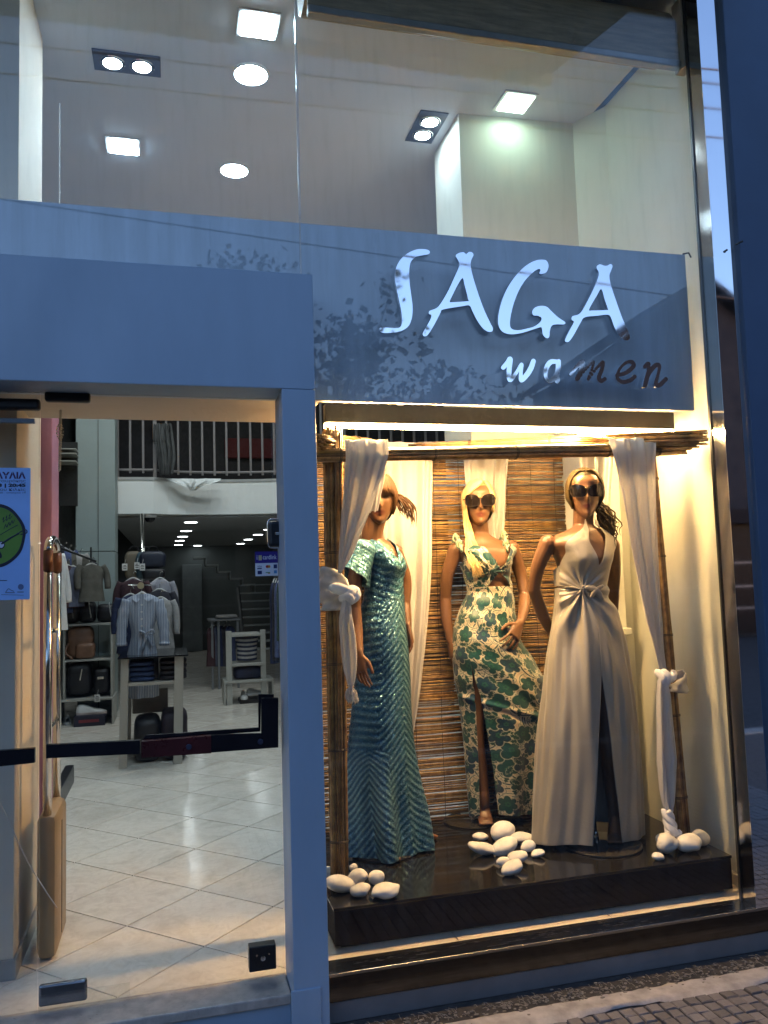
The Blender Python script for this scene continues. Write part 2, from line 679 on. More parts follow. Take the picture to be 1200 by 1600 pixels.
bmesh.ops.create_cube(bm, size=1)
bmesh.ops.scale(bm, vec=(tp - .007, tp - .007, .012), verts=bm.verts)
bmesh.ops.bevel(bm, geom=[e for e in bm.edges if all(v.co.z > 0 for v in e.verts)], offset=.0012, segments=1, affect='EDGES')
tile_me = bpy.data.meshes.new('floor_tile'); bm.to_mesh(tile_me); bm.free()
tile_me.materials.append(M_TILE)
farT = MB()
ycut = .094


def clip_front(P):
    out = []
    for i in range(len(P)):
        p, q = P[i], P[(i + 1) % len(P)]
        if p[1] >= ycut: out.append(p)
        if (p[1] >= ycut) != (q[1] >= ycut):
            f = (ycut - p[1]) / (q[1] - p[1])
            out.append((p[0] + f * (q[0] - p[0]), ycut))
    return out


for iu in range(-10, 40):
    for iv in range(-10, 40):
        u = .39 + (iu + .5) * tp
        v = .225 + (iv + .5) * tp
        x, y = (u - v) / 2 ** .5, (u + v) / 2 ** .5
        if y < -.30 or y > 15.4 or x < -2.6 or x > 3.2:
            continue
        if y < .35:
            h = (tp - .0055) / 2 * 2 ** .5
            P = clip_front([(x - h, y), (x, y - h), (x + h, y), (x, y + h)])
            if len(P) < 3: continue
            n_ = len(P)
            o = MB().add([(p[0], p[1], ZF - .012) for p in P] + [(p[0], p[1], ZF) for p in P], [tuple(range(n_))[::-1], tuple(range(n_, 2 * n_))] + [(i, (i + 1) % n_, n_ + (i + 1) % n_, n_ + i) for i in range(n_)]).build('floor_tile', M_TILE, floor, loc=(x, y, 0))
        elif -1.5 < x < 2.0 and y < 11 and not (x > .85 and y < 5):
            o = link('floor_tile', tile_me, floor, (x, y, ZF - .006))
            o.rotation_euler = (0, 0, math.pi / 4)
        else:
            farT.box(-.22, .22, -.22, .22, ZF - .012, ZF, M=Matrix.Translation((x, y, 0)) @ Matrix.Rotation(math.pi / 4, 4, 'Z'))
tag(farT.build('tile_field', M_TILE, floor), kind='stuff')


def wall(name, pts, z0, z1, t, mat, parent=None):
    """Vertical wall along a plan polyline, thickened to its left."""
    p = np.asarray(pts, float)
    d = np.gradient(p, axis=0)
    n_ = np.stack([-d[:, 1], d[:, 0]], 1)
    n_ /= np.linalg.norm(n_, axis=1, keepdims=True)
    q = p + n_ * t
    rows = []
    for a, b_ in zip(p, q):
        rows.append([(a[0], a[1], z0), (a[0], a[1], z1), (b_[0], b_[1], z1), (b_[0], b_[1], z0)])
    return struct(MB().grid(np.array(rows), closed_u=True, cap=True).build(name, mat, parent))


ZC = 4.3
M_WARMW = pbr('beige_wall', (0.55, 0.56, 0.49), .8, var=.04, vscale=2, bump=.1, bscale=80)
wall('wall_display', [(2.43, .006), (2.432, .5), (2.435, .93), (2.335, 1.13), (1.63, 1.17), (1.63, 1.62)], ZF, ZC, -.16, M_WARMW)
# pilaster and its little ledge at the right end of the display
b = MB(); b.box(2.11, 2.34, .84, 1.125, ZF, 2.42, bev=.004)
struct(b.build('wall_pilaster', M_WARMW))
b = MB(); b.box(2.10, 2.345, .80, .84, 1.30, 1.335, bev=.004)
struct(b.build('wall_ledge', M_WARMW))
b = MB(); b.box(2.405, 2.427, .02, .9, ZF, ZF + .10, bev=.003)
struct(b.build('skirting', pbr('skirting', (.45, .42, .38), .4)))
# wall block left of the entrance
wl = at(20, 1530, z=ZF)
b = MB(); b.box(-3.2, wl[0], wl[1], 1.0, ZF, ZC)
struct(b.build('wall_entrance', M_CREAM))
b = MB(); b.box(wl[0], wl[0] + .012, wl[1] - .0, 1.0, ZF, ZF + .075, bev=.003); b.box(-3.2, wl[0] + .012, wl[1] - .012, wl[1], ZF, ZF + .075, bev=.003)
struct(b.build('skirting_entrance', pbr('grey_skirting', (.30, .29, .28), .35)))
# pink door jamb behind it
pa, pb = at(64, 750, 1.16), at(86, 750, 1.16)
b = MB(); b.box(pa[0], pb[0], 1.06, 1.30, ZF, 2.95, bev=.004)
struct(b.build('wall_pink_jamb', pbr('pink_paint', (.42, .20, .30), .5, var=.05)))
# low ceiling of the entrance (its far edge is the beige band above the door)
ye = at(260, 657, z=2.37)[1]
b = MB(); b.box(-3.0, .60, .126, ye, 2.37, 2.95)
struct(b.build('ceiling_entrance', M_CREAM))
b = MB(); b.box(-3.0, 2.40, -.2, 3.4, ZC, ZC + .15)
struct(b.build('ceiling', M_CEIL))
b = MB(); b.box(-3.0, 6.0, 3.4, 16, 5.6, 5.75); b.box(-3, 6, 3.34, 3.4, ZC, 5.75)
struct(b.build('ceiling_hall', M_GREYW))
wall('wall_left', [(-1.42, 1.0), (-1.42, 15.8)], ZF, 5.6, .15, M_DARKW)
wall('wall_right', [(5.2, 1.3), (5.2, 15.8)], ZF, 5.6, -.15, M_GREYW)
wall('wall_back', [(-1.6, 15.6), (5.4, 15.6)], ZF, 5.6, .15, M_GREYW)
wall('wall_neighbour', [(2.52, 1.3), (5.3, 1.3)], ZF, 5.6, .15, M_GREYW)

# column, mezzanine
M_COL = pbr('column_cladding', (0.27, 0.33, 0.325), .5, var=.05, vscale=2)
t = thing('column', 'grey green square column clad in two panels beside the mezzanine', 'column', tuple(at(150, 1130, 6.75)[:2]) + (ZF,))
ca, cb = at(121, 900, 6.75), at(180, 900, 6.75)
zj = at(150, 862, 6.75)[2]
MB().box(ca[0], cb[0], 6.75, 7.25, ZF, zj - .004, bev=.004).build('cladding_panel', M_COL, t)
MB().box(ca[0] - .02, cb[0], 6.75, 7.25, zj + .004, 5.58, bev=.004).build('cladding_panel', M_COL, t)
b = MB()
b.box(ca[0] + .55 * (cb[0] - ca[0]) - .003, ca[0] + .55 * (cb[0] - ca[0]) + .003, 6.744, 6.76, ZF, 5.5)
b.build('joint_strip', M_DARKW, t)

M_SLAB = pbr('mezzanine_white', (0.72, 0.76, 0.75), .6, var=.05, vscale=2)
zs0, zs1 = at(210, 803, 7.4)[2], at(210, 746, 7.4)[2]
mz = thing('mezzanine', 'white curved mezzanine edge with grey metal railing inside the shop', 'mezzanine', (1.0, 6.8, zs0))
pl = []
for px, yy in ((180, 6.82), (210, 6.82), (240, 6.82), (262, 6.93), (290, 7.0), (330, 7.04), (370, 7.03), (410, 6.98), (450, 6.9), (560, 6.7), (760, 6.5), (1100, 6.4)):
    yy += .55
    pl.append((at(px, 780, yy)[0], yy))
pl = np.array(pl)
rows = [[(x, y, zs0), (x, y, zs1), (x, 15.6, zs1), (x, 15.6, zs0)] for x, y in pl]
MB().grid(np.array(rows), closed_u=True, cap=True).build('slab', M_SLAB, mz)
rows = [[(x, y - .012, zs1 - .035), (x, y - .012, zs1 - .0), (x, y, zs1), (x, y, zs1 - .035)] for x, y in pl]
MB().grid(np.array(rows), closed_u=True, cap=True).build('edge_trim', pbr('trim_grey', (.35, .37, .37), .5), mz)
M_RAIL = pbr('railing_grey', (.20, .19, .19), .4, .3)
s = np.concatenate([[0], np.cumsum(np.linalg.norm(np.diff(pl, axis=0), axis=1))])
tot = s[-1]
pos = lambda u: (np.interp(u, s, pl[:, 0]), np.interp(u, s, pl[:, 1]) + .06)
hb = 1.02
bme = None
u = 0.02
k = 0
while u < min(tot, 5.2):
    x, y = pos(u)
    if bme is None:
        o = MB().box(-.014, .014, -.014, .014, .06, hb, bev=.003).build('baluster', M_RAIL, mz)
        bme = o.data
        o.location = Vector((x, y, zs1)) ; o.matrix_parent_inverse = Matrix.Translation(mz.location).inverted()
    else:
        link('baluster', bme, mz, (x, y, zs1))
    u += .155
for zz, r, nm in ((hb, .022, 'handrail'), (.10, .016, 'bottom_rail')):
    us = np.linspace(0, min(tot, 5.3), 60)
    MB().tube([(pos(v)[0], pos(v)[1], zs1 + zz) for v in us], r, 8).build(nm, M_RAIL, mz, smooth=True)
for u in (.0, float(s[2])):
    x, y = pos(u + .02)
    MB().box(x - .022, x + .022, y - .022, y + .022, zs1, zs1 + hb + .02, bev=.003).build('newel_post', M_RAIL, mz)
# lining of the hall ceiling under the mezzanine
b = MB(); b.box(pl[0, 0] - .1, 5, 7.65, 15.6, zs0 - .03, zs0 - .004)
struct(b.build('ceiling_lower', pbr('lower_ceiling', (.30, .32, .33), .7, var=.04)))
# dark upstairs back with a red band
b = MB(); b.box(-1.3, 5.0, 9.4, 9.5, zs1, 5.5)
struct(b.build('wall_upstairs', pbr('upstairs_dark', (.012, .011, .012), .8)))
b = MB(); b.box(.8, 3.6, 9.30, 9.395, zs1 + .55, zs1 + .85, bev=.01)
tag(b.build('red_banner', pbr('red_cloth', (.07, .004, .004), .8)), 'dark red band behind the mezzanine railing', 'banner')
b = MB(); b.box(-.25, 0.0, 9.28, 9.39, zs1 + .82, zs1 + 1.05, bev=.01)
tag(b.build('amber_sign', pbr('amber_card', (.28, .14, .03), .8)), 'small amber card high up behind the railing', 'sign')

# ------------------------------------------------------------------ facade
# blue portal around the door
t = thing('shop_portal', 'blue grey painted portal framing the glass entrance door', 'portal', (.5, YP, 0))
ci, co = at(446, 900, YP)[0], at(497, 800, YP)[0]
zt, zb = at(240, 412, YP)[2], at(240, 601, YP)[2]
MB().box(ci, co, YP, .088, ZP - .01, zb - .0008, bev=.003).build('post', M_PORTAL, t)
MB().box(-3.2, co, YP, .055, zb, zt, bev=.003).build('lintel', M_PORTAL, t)
sz = .155
MB().box(-3.0, ci - .002, -.062, .0, ZP - .005, sz, bev=.003).build('base_board', M_PORTAL, t)
MB().box(ci - .01, co - .03, YP - .006, YP + .002, ZP + .02, ZP + .15, bev=.003).build('base_plate', M_PORTAL, t)
# marble doorstep
M_MARB = pbr('marble_step', (.42, .38, .34), .3, var=.25, vscale=22, bump=.1)
b = MB(); b.box(-3.0, ci - .003, -.078, .092, sz + .002, ZF + .013, bev=.006)
tag(b.build('doorstep', M_MARB), 'worn pale marble doorstep under the glass door', 'step')

# fascia panel
xl, xr = -3.0, at(1077, 500, .09)[0]
zft, zfb = at(1000, 392, .09)[2], at(800, 634, .09)[2]
t = tag(MB().box(xl, xr, .09, .12, zfb, zft, bev=.003).build('fascia_panel', M_PANEL), 'smooth grey fascia panel behind the sign letters', 'panel')
hk = at(1076, 399, .1)
MB().tube([hk + (-.03, 0, .004), hk + (.0, 0, .012), hk + (.012, 0, -.01)], .004, 6).build('hook', M_BLACK, t)

# glass: the tall pane and the pane above the door
zg1 = 4.28
jx = at(465, 200, 0)[0]
fx = at(1116, 700, 0)[0]
tag(MB().box(jx + .003, fx - .004, -.004, .004, .238, zg1).build('window_pane', M_GLASS_UP), 'tall clear glass pane in front of the mannequins and the grey sign panel', 'window')
tag(MB().box(-3.0, jx - .003, -.004, .004, zt + .002, zg1).build('window_pane', M_GLASS_UP), 'clear glass pane above the entrance portal left of the vertical joint', 'window')
b = MB(); b.box(jx - .0028, jx + .0028, -.006, .006, zt + .003, zg1)
tag(b.build('silicone_joint', pbr('silicone', (.55, .56, .55), .3)), 'thin vertical seam between the two big glass panes', 'seam')

# steel frame: sill, mirror reveal and mirror front on the right, head
t = thing('window_frame', 'polished steel frame around the shop window with a low sill', 'window frame', (fx, YS, 0))
zs = at(820, 1476, YS)[2]
zsb = at(820, 1519, YS)[2]
MB().box(co + .002, fx + .10, YS, .03, zs - .012, zs, bev=.002).build('sill', M_BRUSH, t)
MB().box(co + .002, fx + .10, YS + .006, -.02, zsb, zs - .013, bev=.002).build('sill_front', pbr('sill_steel', (.075, .074, .074), .16, 1.0, var=.15, vscale=3, scale=(1, 20, 20), rvar=.4), t)
b = MB(); b.box(co + .002, fx + .10, YS + .004, YS + .008, zs - .0012, zs + .0006)
b.build('sill_edge', M_CHROME, t)
pr = at(1169, 700, YS)[0]
MB().box(fx, fx + .004, YS + .003, .02, zs, 4.6).build('reveal', pbr('grey_steel', (.50, .48, .45), .10, 1.0, var=.08, vscale=4, rvar=.4), t)
MB().box(fx - .002, pr, YS, YS + .0028, zs - .0, 4.6).build('cheek', M_MIRROR, t)
MB().box(fx - .006, fx - .001, .006, .02, zs, 4.6, bev=.001).build('glazing_bar', pbr('dark_bar', (.05, .05, .05), .3, .5), t)
MB().box(co, fx, -.03, .05, zg1, zg1 + .25).build('head', M_BLACK, t)
t2 = MB()
t2.box(co + .002, fx + .10, YS + .012, -.02, ZP - .01, zsb - .002, bev=.003)
tag(t2.build('plinth', pbr('plinth_blue', (.19, .18, .18), .5, var=.15, vscale=5)), 'dull blue grey plinth under the steel window sill', 'plinth')

# cream marble strip between the sill and the display platform
for k, (xa_, xb_) in enumerate(((co - .02, 1.06), (1.063, 1.72), (1.723, 2.425))):
    struct(MB().box(xa_, xb_, .032, .30, ZF + .002, zs - .006, bev=.002).build('window_ledge', pbr('ledge_marble', (.62, .55, .45), .3, var=.12, vscale=9)))
# navy pillar
b = MB(); b.box(pr + .001, 4.2, YS - .03, .0, -.01, 4.9, bev=.006)
pil = tag(b.build('pillar', M_PILLAR), 'dark navy painted pillar at the right edge of the shop front', 'pillar')
hh = at(1150, 382, YS - .03)
MB().tube([hh + (0, 0, 0), hh + (0, -.02, .0), hh + (.012, -.03, .004)], .005, 6).build('hook', M_BLACK, pil)

# rolled shutter high up behind the pane
M_SHUT = pbr('shutter_brown', (.22, .175, .115), .55, var=.35, vscale=7, scale=(1, 8, 8), bump=.3, bscale=40)
t = thing('roller_shutter', 'rolled up dark brown shutter with a grey bottom bar at the top of the window', 'shutter', (1.4, .1, 3.9))
sa, sb_ = at(481, 10, .05), at(1064, 104, .05)
zr = (sa[2] + sb_[2]) / 2
qs = np.linspace(0, 2 * math.pi, 40, endpoint=False)
rl = .12
rows = []
for xx in (sa[0], sa[0] + .01, sb_[0] - .01, sb_[0]):
    rr = rl * (1 + .012 * np.sin(qs * 9)) * (1 if sa[0] < xx < sb_[0] else .97)
    rows.append(np.stack([np.full(40, xx),   .19 + rr * np.cos(qs), zr + .205 + rr * np.sin(qs)], 1))
MB().grid(np.array(rows), closed_u=True, cap=True).build('roll', M_SHUT, t, smooth=True, auto=40)
MB().box(sa[0], sb_[0], .058, .066, zr + .016, zr + .16).build('last_slat', M_SHUT, t)
MB().box(sa[0], sb_[0], .042, .082, zr - .018, zr + .018, bev=.006).build('bottom_bar', pbr('shutter_bar', (.25, .25, .24), .35, .6), t)
b = MB(); b.box(sb_[0] + .004, sb_[0] + .05, .03, .10, zr - .02, 4.28)
b.build('guide', pbr('guide_cream', (.35, .33, .28), .5), t)
# ------------------------------------------------------------------ the street behind the camera (seen in the glass)
M_BLDG = pbr('street_render', (.02, .02, .023), .85, var=.15, vscale=1.2, bump=.2, bscale=30)
M_ROOF = pbr('roof_tile', (.007, .012, .022), .8, var=.3, vscale=6, bump=.4)
M_WINF = pbr('window_white', (.10, .10, .105), .6)
M_WING = pbr('dark_window', (.006, .007, .010), .3, var=.3, spec=.06)


def mirror_at(px, py, yr):
    """Where a thing stands that the shop glass shows at this pixel, yr metres out in the street."""
    p = at(px, py, yr)
    return np.array((p[0], -yr, p[2]))


def house(name, label, x0, x1, y, d, ze, zr, gable, floors, nwin, wcol):
    t = thing(name, label, 'house', ((x0 + x1) / 2, y, -.1), 'houses across the street')
    wm = pbr('render_%s' % name + str(round(x0)), (wcol[0] * .03, wcol[1] * .06, wcol[2] * .13), .85, var=.12, vscale=1.1, bump=.2, bscale=30)
    MB().box(x0, x1, y - d, y, -.1, ze).build('wall', wm, t)
    rf = MB()
    if gable:
        xm = (x0 + x1) / 2
        o_ = .35
        rows = [[(x0 - o_, yy, ze - .12), (xm, yy, zr), (x1 + o_, yy, ze - .12), (x1 + o_, yy, ze - .0), (xm, yy, zr + .14), (x0 - o_, yy, ze)] for yy in (y + .4, y - d - .4)]
        rf.grid(np.array(rows), closed_u=True, cap=True)
        g_ = MB()
        g_.add([(x0, y - .02, ze), (x1, y - .02, ze), (xm, y - .02, zr), (x0, y - .3, ze), (x1, y - .3, ze), (xm, y - .3, zr)], [(0, 1, 2), (5, 4, 3), (0, 3, 4, 1), (1, 4, 5, 2), (2, 5, 3, 0)])
        g_.build('gable', wm, t)
    else:
        rf.box(x0 - .25, x1 + .25, y - d - .2, y + .3, ze, ze + .22)
        rf.box(x0 + .2, x1 - .2, y - .25, y - .1, ze + .22, ze + .5)
    r = rf.build('roof', M_ROOF if gable else M_BLDG, t)
    MB().box(x1 - 1.1, x1 - .7, y - 1.5, y - 1.1, ze, (zr if gable else ze) + .7).build('chimney', wm, r)
    w = (x1 - x0) / nwin
    for f_ in range(floors):
        for i in range(nwin if f_ else 0):
            xc = x0 + (i + .5) * w
            if f_ == 0:
                za, zb_, hw = .05, 2.5, w * .38
            else:
                za, zb_, hw = 3.3 + (f_ - 1) * 2.9, 4.9 + (f_ - 1) * 2.9, w * .22
            if zb_ > ze - .2: continue
            fr = MB()
            fr.box(xc - hw - .07, xc + hw + .07, y - .02, y + .05, zb_, zb_ + .09)
            fr.box(xc - hw - .07, xc + hw + .07, y - .02, y + .09, za - .09, za)
            fr.box(xc - hw - .07, xc - hw, y - .02, y + .05, za, zb_); fr.box(xc + hw, xc + hw + .07, y - .02, y + .05, za, zb_)
            fr.box(xc - .03, xc + .03, y - .02, y + .04, za, zb_)
            if f_ == 0:
                for q in (.35, .62): fr.box(xc - hw, xc + hw, y - .02, y + .045, za + q * (zb_ - za), za + q * (zb_ - za) + .06)
            fo = fr.build('window', M_WINF, t)
            MB().box(xc - hw, xc + hw, y - .01, y + .012, za, zb_).build('pane', M_WING, fo)
    sf = MB()
    sf.box(x0 + .1, x1 - .1, y + .01, y + .10, .0, 2.75)
    sf.build('shop_window', M_WING, t)
    sb = MB()
    sb.box(x0 + .05, x1 - .05, y + .0, y + .45, 2.76, 3.12)
    sb.build('shop_board', pbr('board_dark', (.012, .012, .015), .8, spec=.1), t)
    for q, zq in enumerate((.6, 1.15, 1.75)):
        MB().box(x0 + .3, x1 - .3, y + .10, y + .13, zq, zq + .05).build('shelf_line', pbr('shelf_line', (.10, .10, .11), .5), t)
    return t


gp = mirror_at(1085, 448, 15)
ge = mirror_at(872, 592, 15)
hwid = gp[0] - ge[0]
house('gabled_house', 'rendered gabled house across the street with tiled roof', ge[0] + .35, gp[0] + hwid - .35, -15, 2.2, ge[2] + .1, gp[2], True, 2, 5, (.16, .15, .14))
lo = mirror_at(600, 655, 14)
house('low_house', 'long low flat roofed row of shops across the street', -9.0, ge[0] - .2, -14.6, 8, lo[2], lo[2], False, 1, 7, (.14, .135, .13))
house('corner_house', 'pale flat roofed house at the far left across the street', -22, -9.4, -15.5, 8, lo[2] - .6, 0, False, 2, 6, (.24, .22, .2))
house('end_house', 'flat roofed house at the far right across the street', gp[0] + hwid + .5, gp[0] + hwid + 14, -14.5, 8, gp[2] + .6, 0, False, 2, 6, (.2, .19, .18))
am = mirror_at(1046, 520, 15)
an = MB()
an.tube([am + (0, 0, -1.0), am + (0, 0, 1.0)], .022, 6)
for k in range(4):
    an.tube([am + (-.28, 0, .55 + .11 * k), am + (.28, 0, .55 + .11 * k)], .012, 5)
tag(an.build('roof_antenna', M_BLACK), 'thin television antenna on the roof across the street', 'antenna')

# street trees
M_BARK = pbr('bark', (.09, .075, .06), .9, var=.3, vscale=18, scale=(1, 1, .2), bump=.6)
M_LEAF = pbr('leaf_green', (.035, .055, .028), .7, var=.35, vscale=1.6)


def street_tree(label, base, h, cr, seed, nleaf=4600):
    rg = np.random.default_rng(seed)
    t = thing('street_tree', label, 'tree', tuple(base), 'trees along the street')
    b_ = np.array(base, float)
    tk = MB()
    top = b_ + (0, 0, h * .8)
    tk.tube(smooth_curve([b_, b_ + (.04, .03, h * .25), top], 10), np.linspace(.14, .07, 10), 8)
    tips = []
    for k in range(15):
        a = rg.uniform(0, 6.28)
        st = b_ + (0, 0, h * rg.uniform(.36, .8))
        el = rg.uniform(.35, 1.3)
        ln = cr * rg.uniform(.7, 1.15)
        en = st + ln * np.array((math.cos(a) * math.cos(el), math.sin(a) * math.cos(el), math.sin(el) * 1.15))
        mid = (st + en) / 2 + rg.normal(0, .12, 3)
        br = smooth_curve([st, mid, en], 8)
        tk.tube(br, np.linspace(.045, .008, 8), 5)
        tips += [br[5], br[6], br[7]]
        for q in range(4):
            s0 = br[rg.integers(3, 7)]
            e0 = s0 + rg.normal(0, .3, 3) + (0, 0, .22)
            tk.tube(smooth_curve([s0, (s0 + e0) / 2 + rg.normal(0, .05, 3), e0], 5), np.linspace(.012, .004, 5), 4)
            tips += [e0, (s0 + e0) / 2]
    tk.build('trunk', M_BARK, t, smooth=True)
    tips = np.array(tips)
    c = tips[rg.integers(0, len(tips), nleaf)] + rg.normal(0, .15, (nleaf, 3))
    s_ = rg.uniform(.03, .072, nleaf)
    d1 = rg.normal(0, 1, (nleaf, 3)); d1 /= np.linalg.norm(d1, axis=1, keepdims=True)
    d2 = np.cross(d1, rg.normal(0, 1, (nleaf, 3))); d2 /= np.linalg.norm(d2, axis=1, keepdims=True)
    V = np.stack([c - d1 * s_[:, None], c + d2 * s_[:, None] * .65, c + d1 * s_[:, None], c - d2 * s_[:, None] * .65], 1)
    idx = np.arange(nleaf * 4).reshape(-1, 4)
    cr_ = MB().add(V.reshape(-1, 3), idx)
    cr_.build('crown', M_LEAF, t, fixn=False)


for (px, pyb, yr, h, cr, seed, lab) in (
        (372, 640, 7.4, 6.0, 1.0, 3, 'slender street tree left of the sign reflection'),
        (525, 640, 6.8, 4.9, .95, 4, 'bushy street tree facing the shop door'),
        (672, 640, 6.2, 4.5, .9, 5, 'small street tree facing the shop window'),
        (820, 640, 7.2, 3.6, 1.1, 8, 'low street tree in front of the gabled house'),
        (60, 640, 9.0, 4.6, 1.5, 9, 'round street tree at the far left of the street')):
    p = mirror_at(px, pyb, yr)
    street_tree(lab, (p[0], -yr, -.13), h, cr, seed)

# cables over the street
for k, (a, b_, yr) in enumerate((((0, 22), (1060, 139), 5.0), ((0, 66), (1060, 177), 5.3), ((0, 114), (1060, 221), 5.6), ((0, 311), (1080, 466), 6.0), ((0, 8), (1060, 118), 4.7))):
    A, B = mirror_at(*a, yr), mirror_at(*b_, yr)
    d = B - A
    ps = [A + d * q + np.array((0, 0, .05 * ((q - .5) ** 2 - .25))) for q in np.linspace(-4, 5, 30)]
    tag(MB().tube(ps, .011, 5).build('overhead_cable', M_BLACK), ('topmost cable but one mirrored in the upper glass', 'second thin cable from the top mirrored in the upper glass', 'third thin cable from the top mirrored in the upper glass', 'lowest cable, mirrored across the sign letters', 'topmost thin cable mirrored near the shutter')[k], 'cable', 'cables over the street')

# awning above the shop, only seen mirrored in the upper glass
aw = mirror_at(430, 72, 1.3)
axr = mirror_at(862, 134, 1.3)[0]
t = thing('awning', 'olive fabric awning with a scalloped valance above the shop front', 'awning', (0, -.7, aw[2]))
M_AWN = pbr('awning_cloth', (.10, .085, .05), .85, var=.15, vscale=3)
b = MB()
b.box(-4, axr, -1.3, -.16, aw[2] + .06, aw[2] + .1, M=Matrix.Translation((0, -1.3, aw[2])) @ Matrix.Rotation(math.radians(-14), 4, 'X') @ Matrix.Translation((0, 1.3, -aw[2])))
b.build('canopy', M_AWN, t)
P = []
nn = 500
for r_ in range(2):
    P.append([(-4 + (axr + 4) * i / nn, -1.3, aw[2] + .09 - r_ * (.10 + .022 * abs(math.sin(i * .34)))) for i in range(nn + 1)])
for r_ in (1, 0):
    P.append([(-4 + (axr + 4) * i / nn, -1.308, aw[2] + .09 - r_ * (.10 + .022 * abs(math.sin(i * .34)))) for i in range(nn + 1)])
MB().grid(np.array(P), closed_v=True).build('valance', M_AWN, t)
for x in (-3.5, -.6, axr - .1):
    MB().tube([(x, -.1, aw[2] + .05), (x, -1.28, aw[2] + .02)], .02, 6).build('arm', M_WINF, t)
# ------------------------------------------------------------------ lettering of the fascia
YSG = -.030
SX, SZ = lambda u, v: at(570 + u / 2.449, 370 + v / 2.449, YSG)[0], lambda u, v: at(570 + u / 2.449, 370 + v / 2.449, YSG)[2]
PT = lambda pts: [(SX(u, v), SZ(u, v)) for u, v in pts]


def rounded(pts, n=4):
    p = np.array(pts, float)
    q = np.vstack([p[-1:], p, p[:2]])
    out = []
    for i in range(1, len(p) + 1):
        for t_ in np.linspace(0, 1, n, endpoint=False):
            a, b, c, d = q[i - 1], q[i], q[i + 1], q[(i + 2)] if i + 2 < len(q) else q[-1]
            out.append(.5 * (2 * b + (c - a) * t_ + (2 * a - 5 * b + 4 * c - d) * t_ ** 2 + (3 * b - a - 3 * c + d) * t_ ** 3))
    return [tuple(x) for x in out]


S_ = [(248, 55), (235, 48), (205, 47), (175, 57), (148, 75), (128, 100), (117, 130), (116, 165), (124, 210), (134, 255), (141, 295), (142, 330), (135, 345), (120, 349), (65, 347), (56, 353), (60, 363), (75, 368), (115, 366), (145, 358), (168, 340), (180, 310), (183, 270), (178, 225), (172, 180), (170, 140), (172, 110), (180, 90), (198, 76), (225, 70), (245, 66)]
A1 = [(348, 72), (360, 62), (378, 59), (388, 66), (398, 58), (411, 60), (416, 70), (408, 88), (405, 110), (412, 145), (430, 205), (455, 275), (478, 325), (490, 350), (486, 362), (472, 363), (452, 350), (430, 320), (412, 285), (400, 263), (370, 266), (300, 278), (290, 290), (272, 325), (252, 360), (238, 378), (226, 380), (222, 370), (232, 350), (250, 318), (255, 300), (246, 295), (247, 284), (262, 278), (278, 270), (295, 248), (320, 205), (345, 150), (362, 110), (358, 92)]
A1h = [(374, 158), (382, 185), (396, 240), (394, 246), (340, 250), (325, 248), (335, 225), (355, 185)]
G_ = [(688, 88), (700, 98), (703, 115), (695, 135), (680, 142), (668, 140), (672, 128), (665, 123), (645, 135), (615, 165), (590, 205), (570, 255), (558, 305), (556, 340), (566, 354), (590, 357), (625, 350), (650, 342), (672, 325), (676, 310), (662, 302), (645, 300), (641, 285), (652, 270), (675, 264), (697, 268), (715, 285), (740, 308), (766, 326), (762, 335), (735, 335), (716, 340), (708, 360), (706, 382), (696, 388), (682, 375), (678, 352), (672, 346), (640, 356), (600, 368), (560, 373), (530, 365), (514, 345), (510, 315), (516, 275), (530, 230), (552, 185), (585, 140), (620, 108), (655, 90)]
A2 = [(888, 112), (900, 105), (915, 110), (928, 110), (940, 104), (948, 112), (942, 130), (936, 150), (942, 185), (960, 240), (985, 310), (1005, 355), (1015, 382), (1010, 394), (995, 395), (975, 380), (955, 345), (940, 305), (925, 298), (890, 302), (842, 308), (825, 330), (800, 375), (782, 400), (770, 402), (767, 392), (785, 355), (800, 326), (792, 318), (794, 304), (815, 298), (830, 285), (850, 250), (875, 200), (893, 155), (895, 135), (888, 122)]
A2h = [(905, 200), (918, 240), (930, 275), (926, 280), (870, 282), (858, 280), (870, 255), (888, 225)]
M_LET = pbr('letter_steel', (.86, .88, .92), .035, 1.0, var=.02, rvar=.4)
t = thing('shop_sign', 'large polished steel letters SAGA standing off the grey fascia', 'sign', (SX(500, 230), YSG, SZ(500, 230)))
for o_, h_ in ((S_, ()), (A1, (A1h,)), (G_, ()), (A2, (A2h,))):
    MB().prism(PT(rounded(o_)), [PT(rounded(q)) for q in h_], YSG, YSG + .018).build('letter', M_LET, t)
t = thing('shop_sign', 'small polished script letters of the word women below the large letters', 'sign', (SX(850, 515), YSG, SZ(850, 515)))


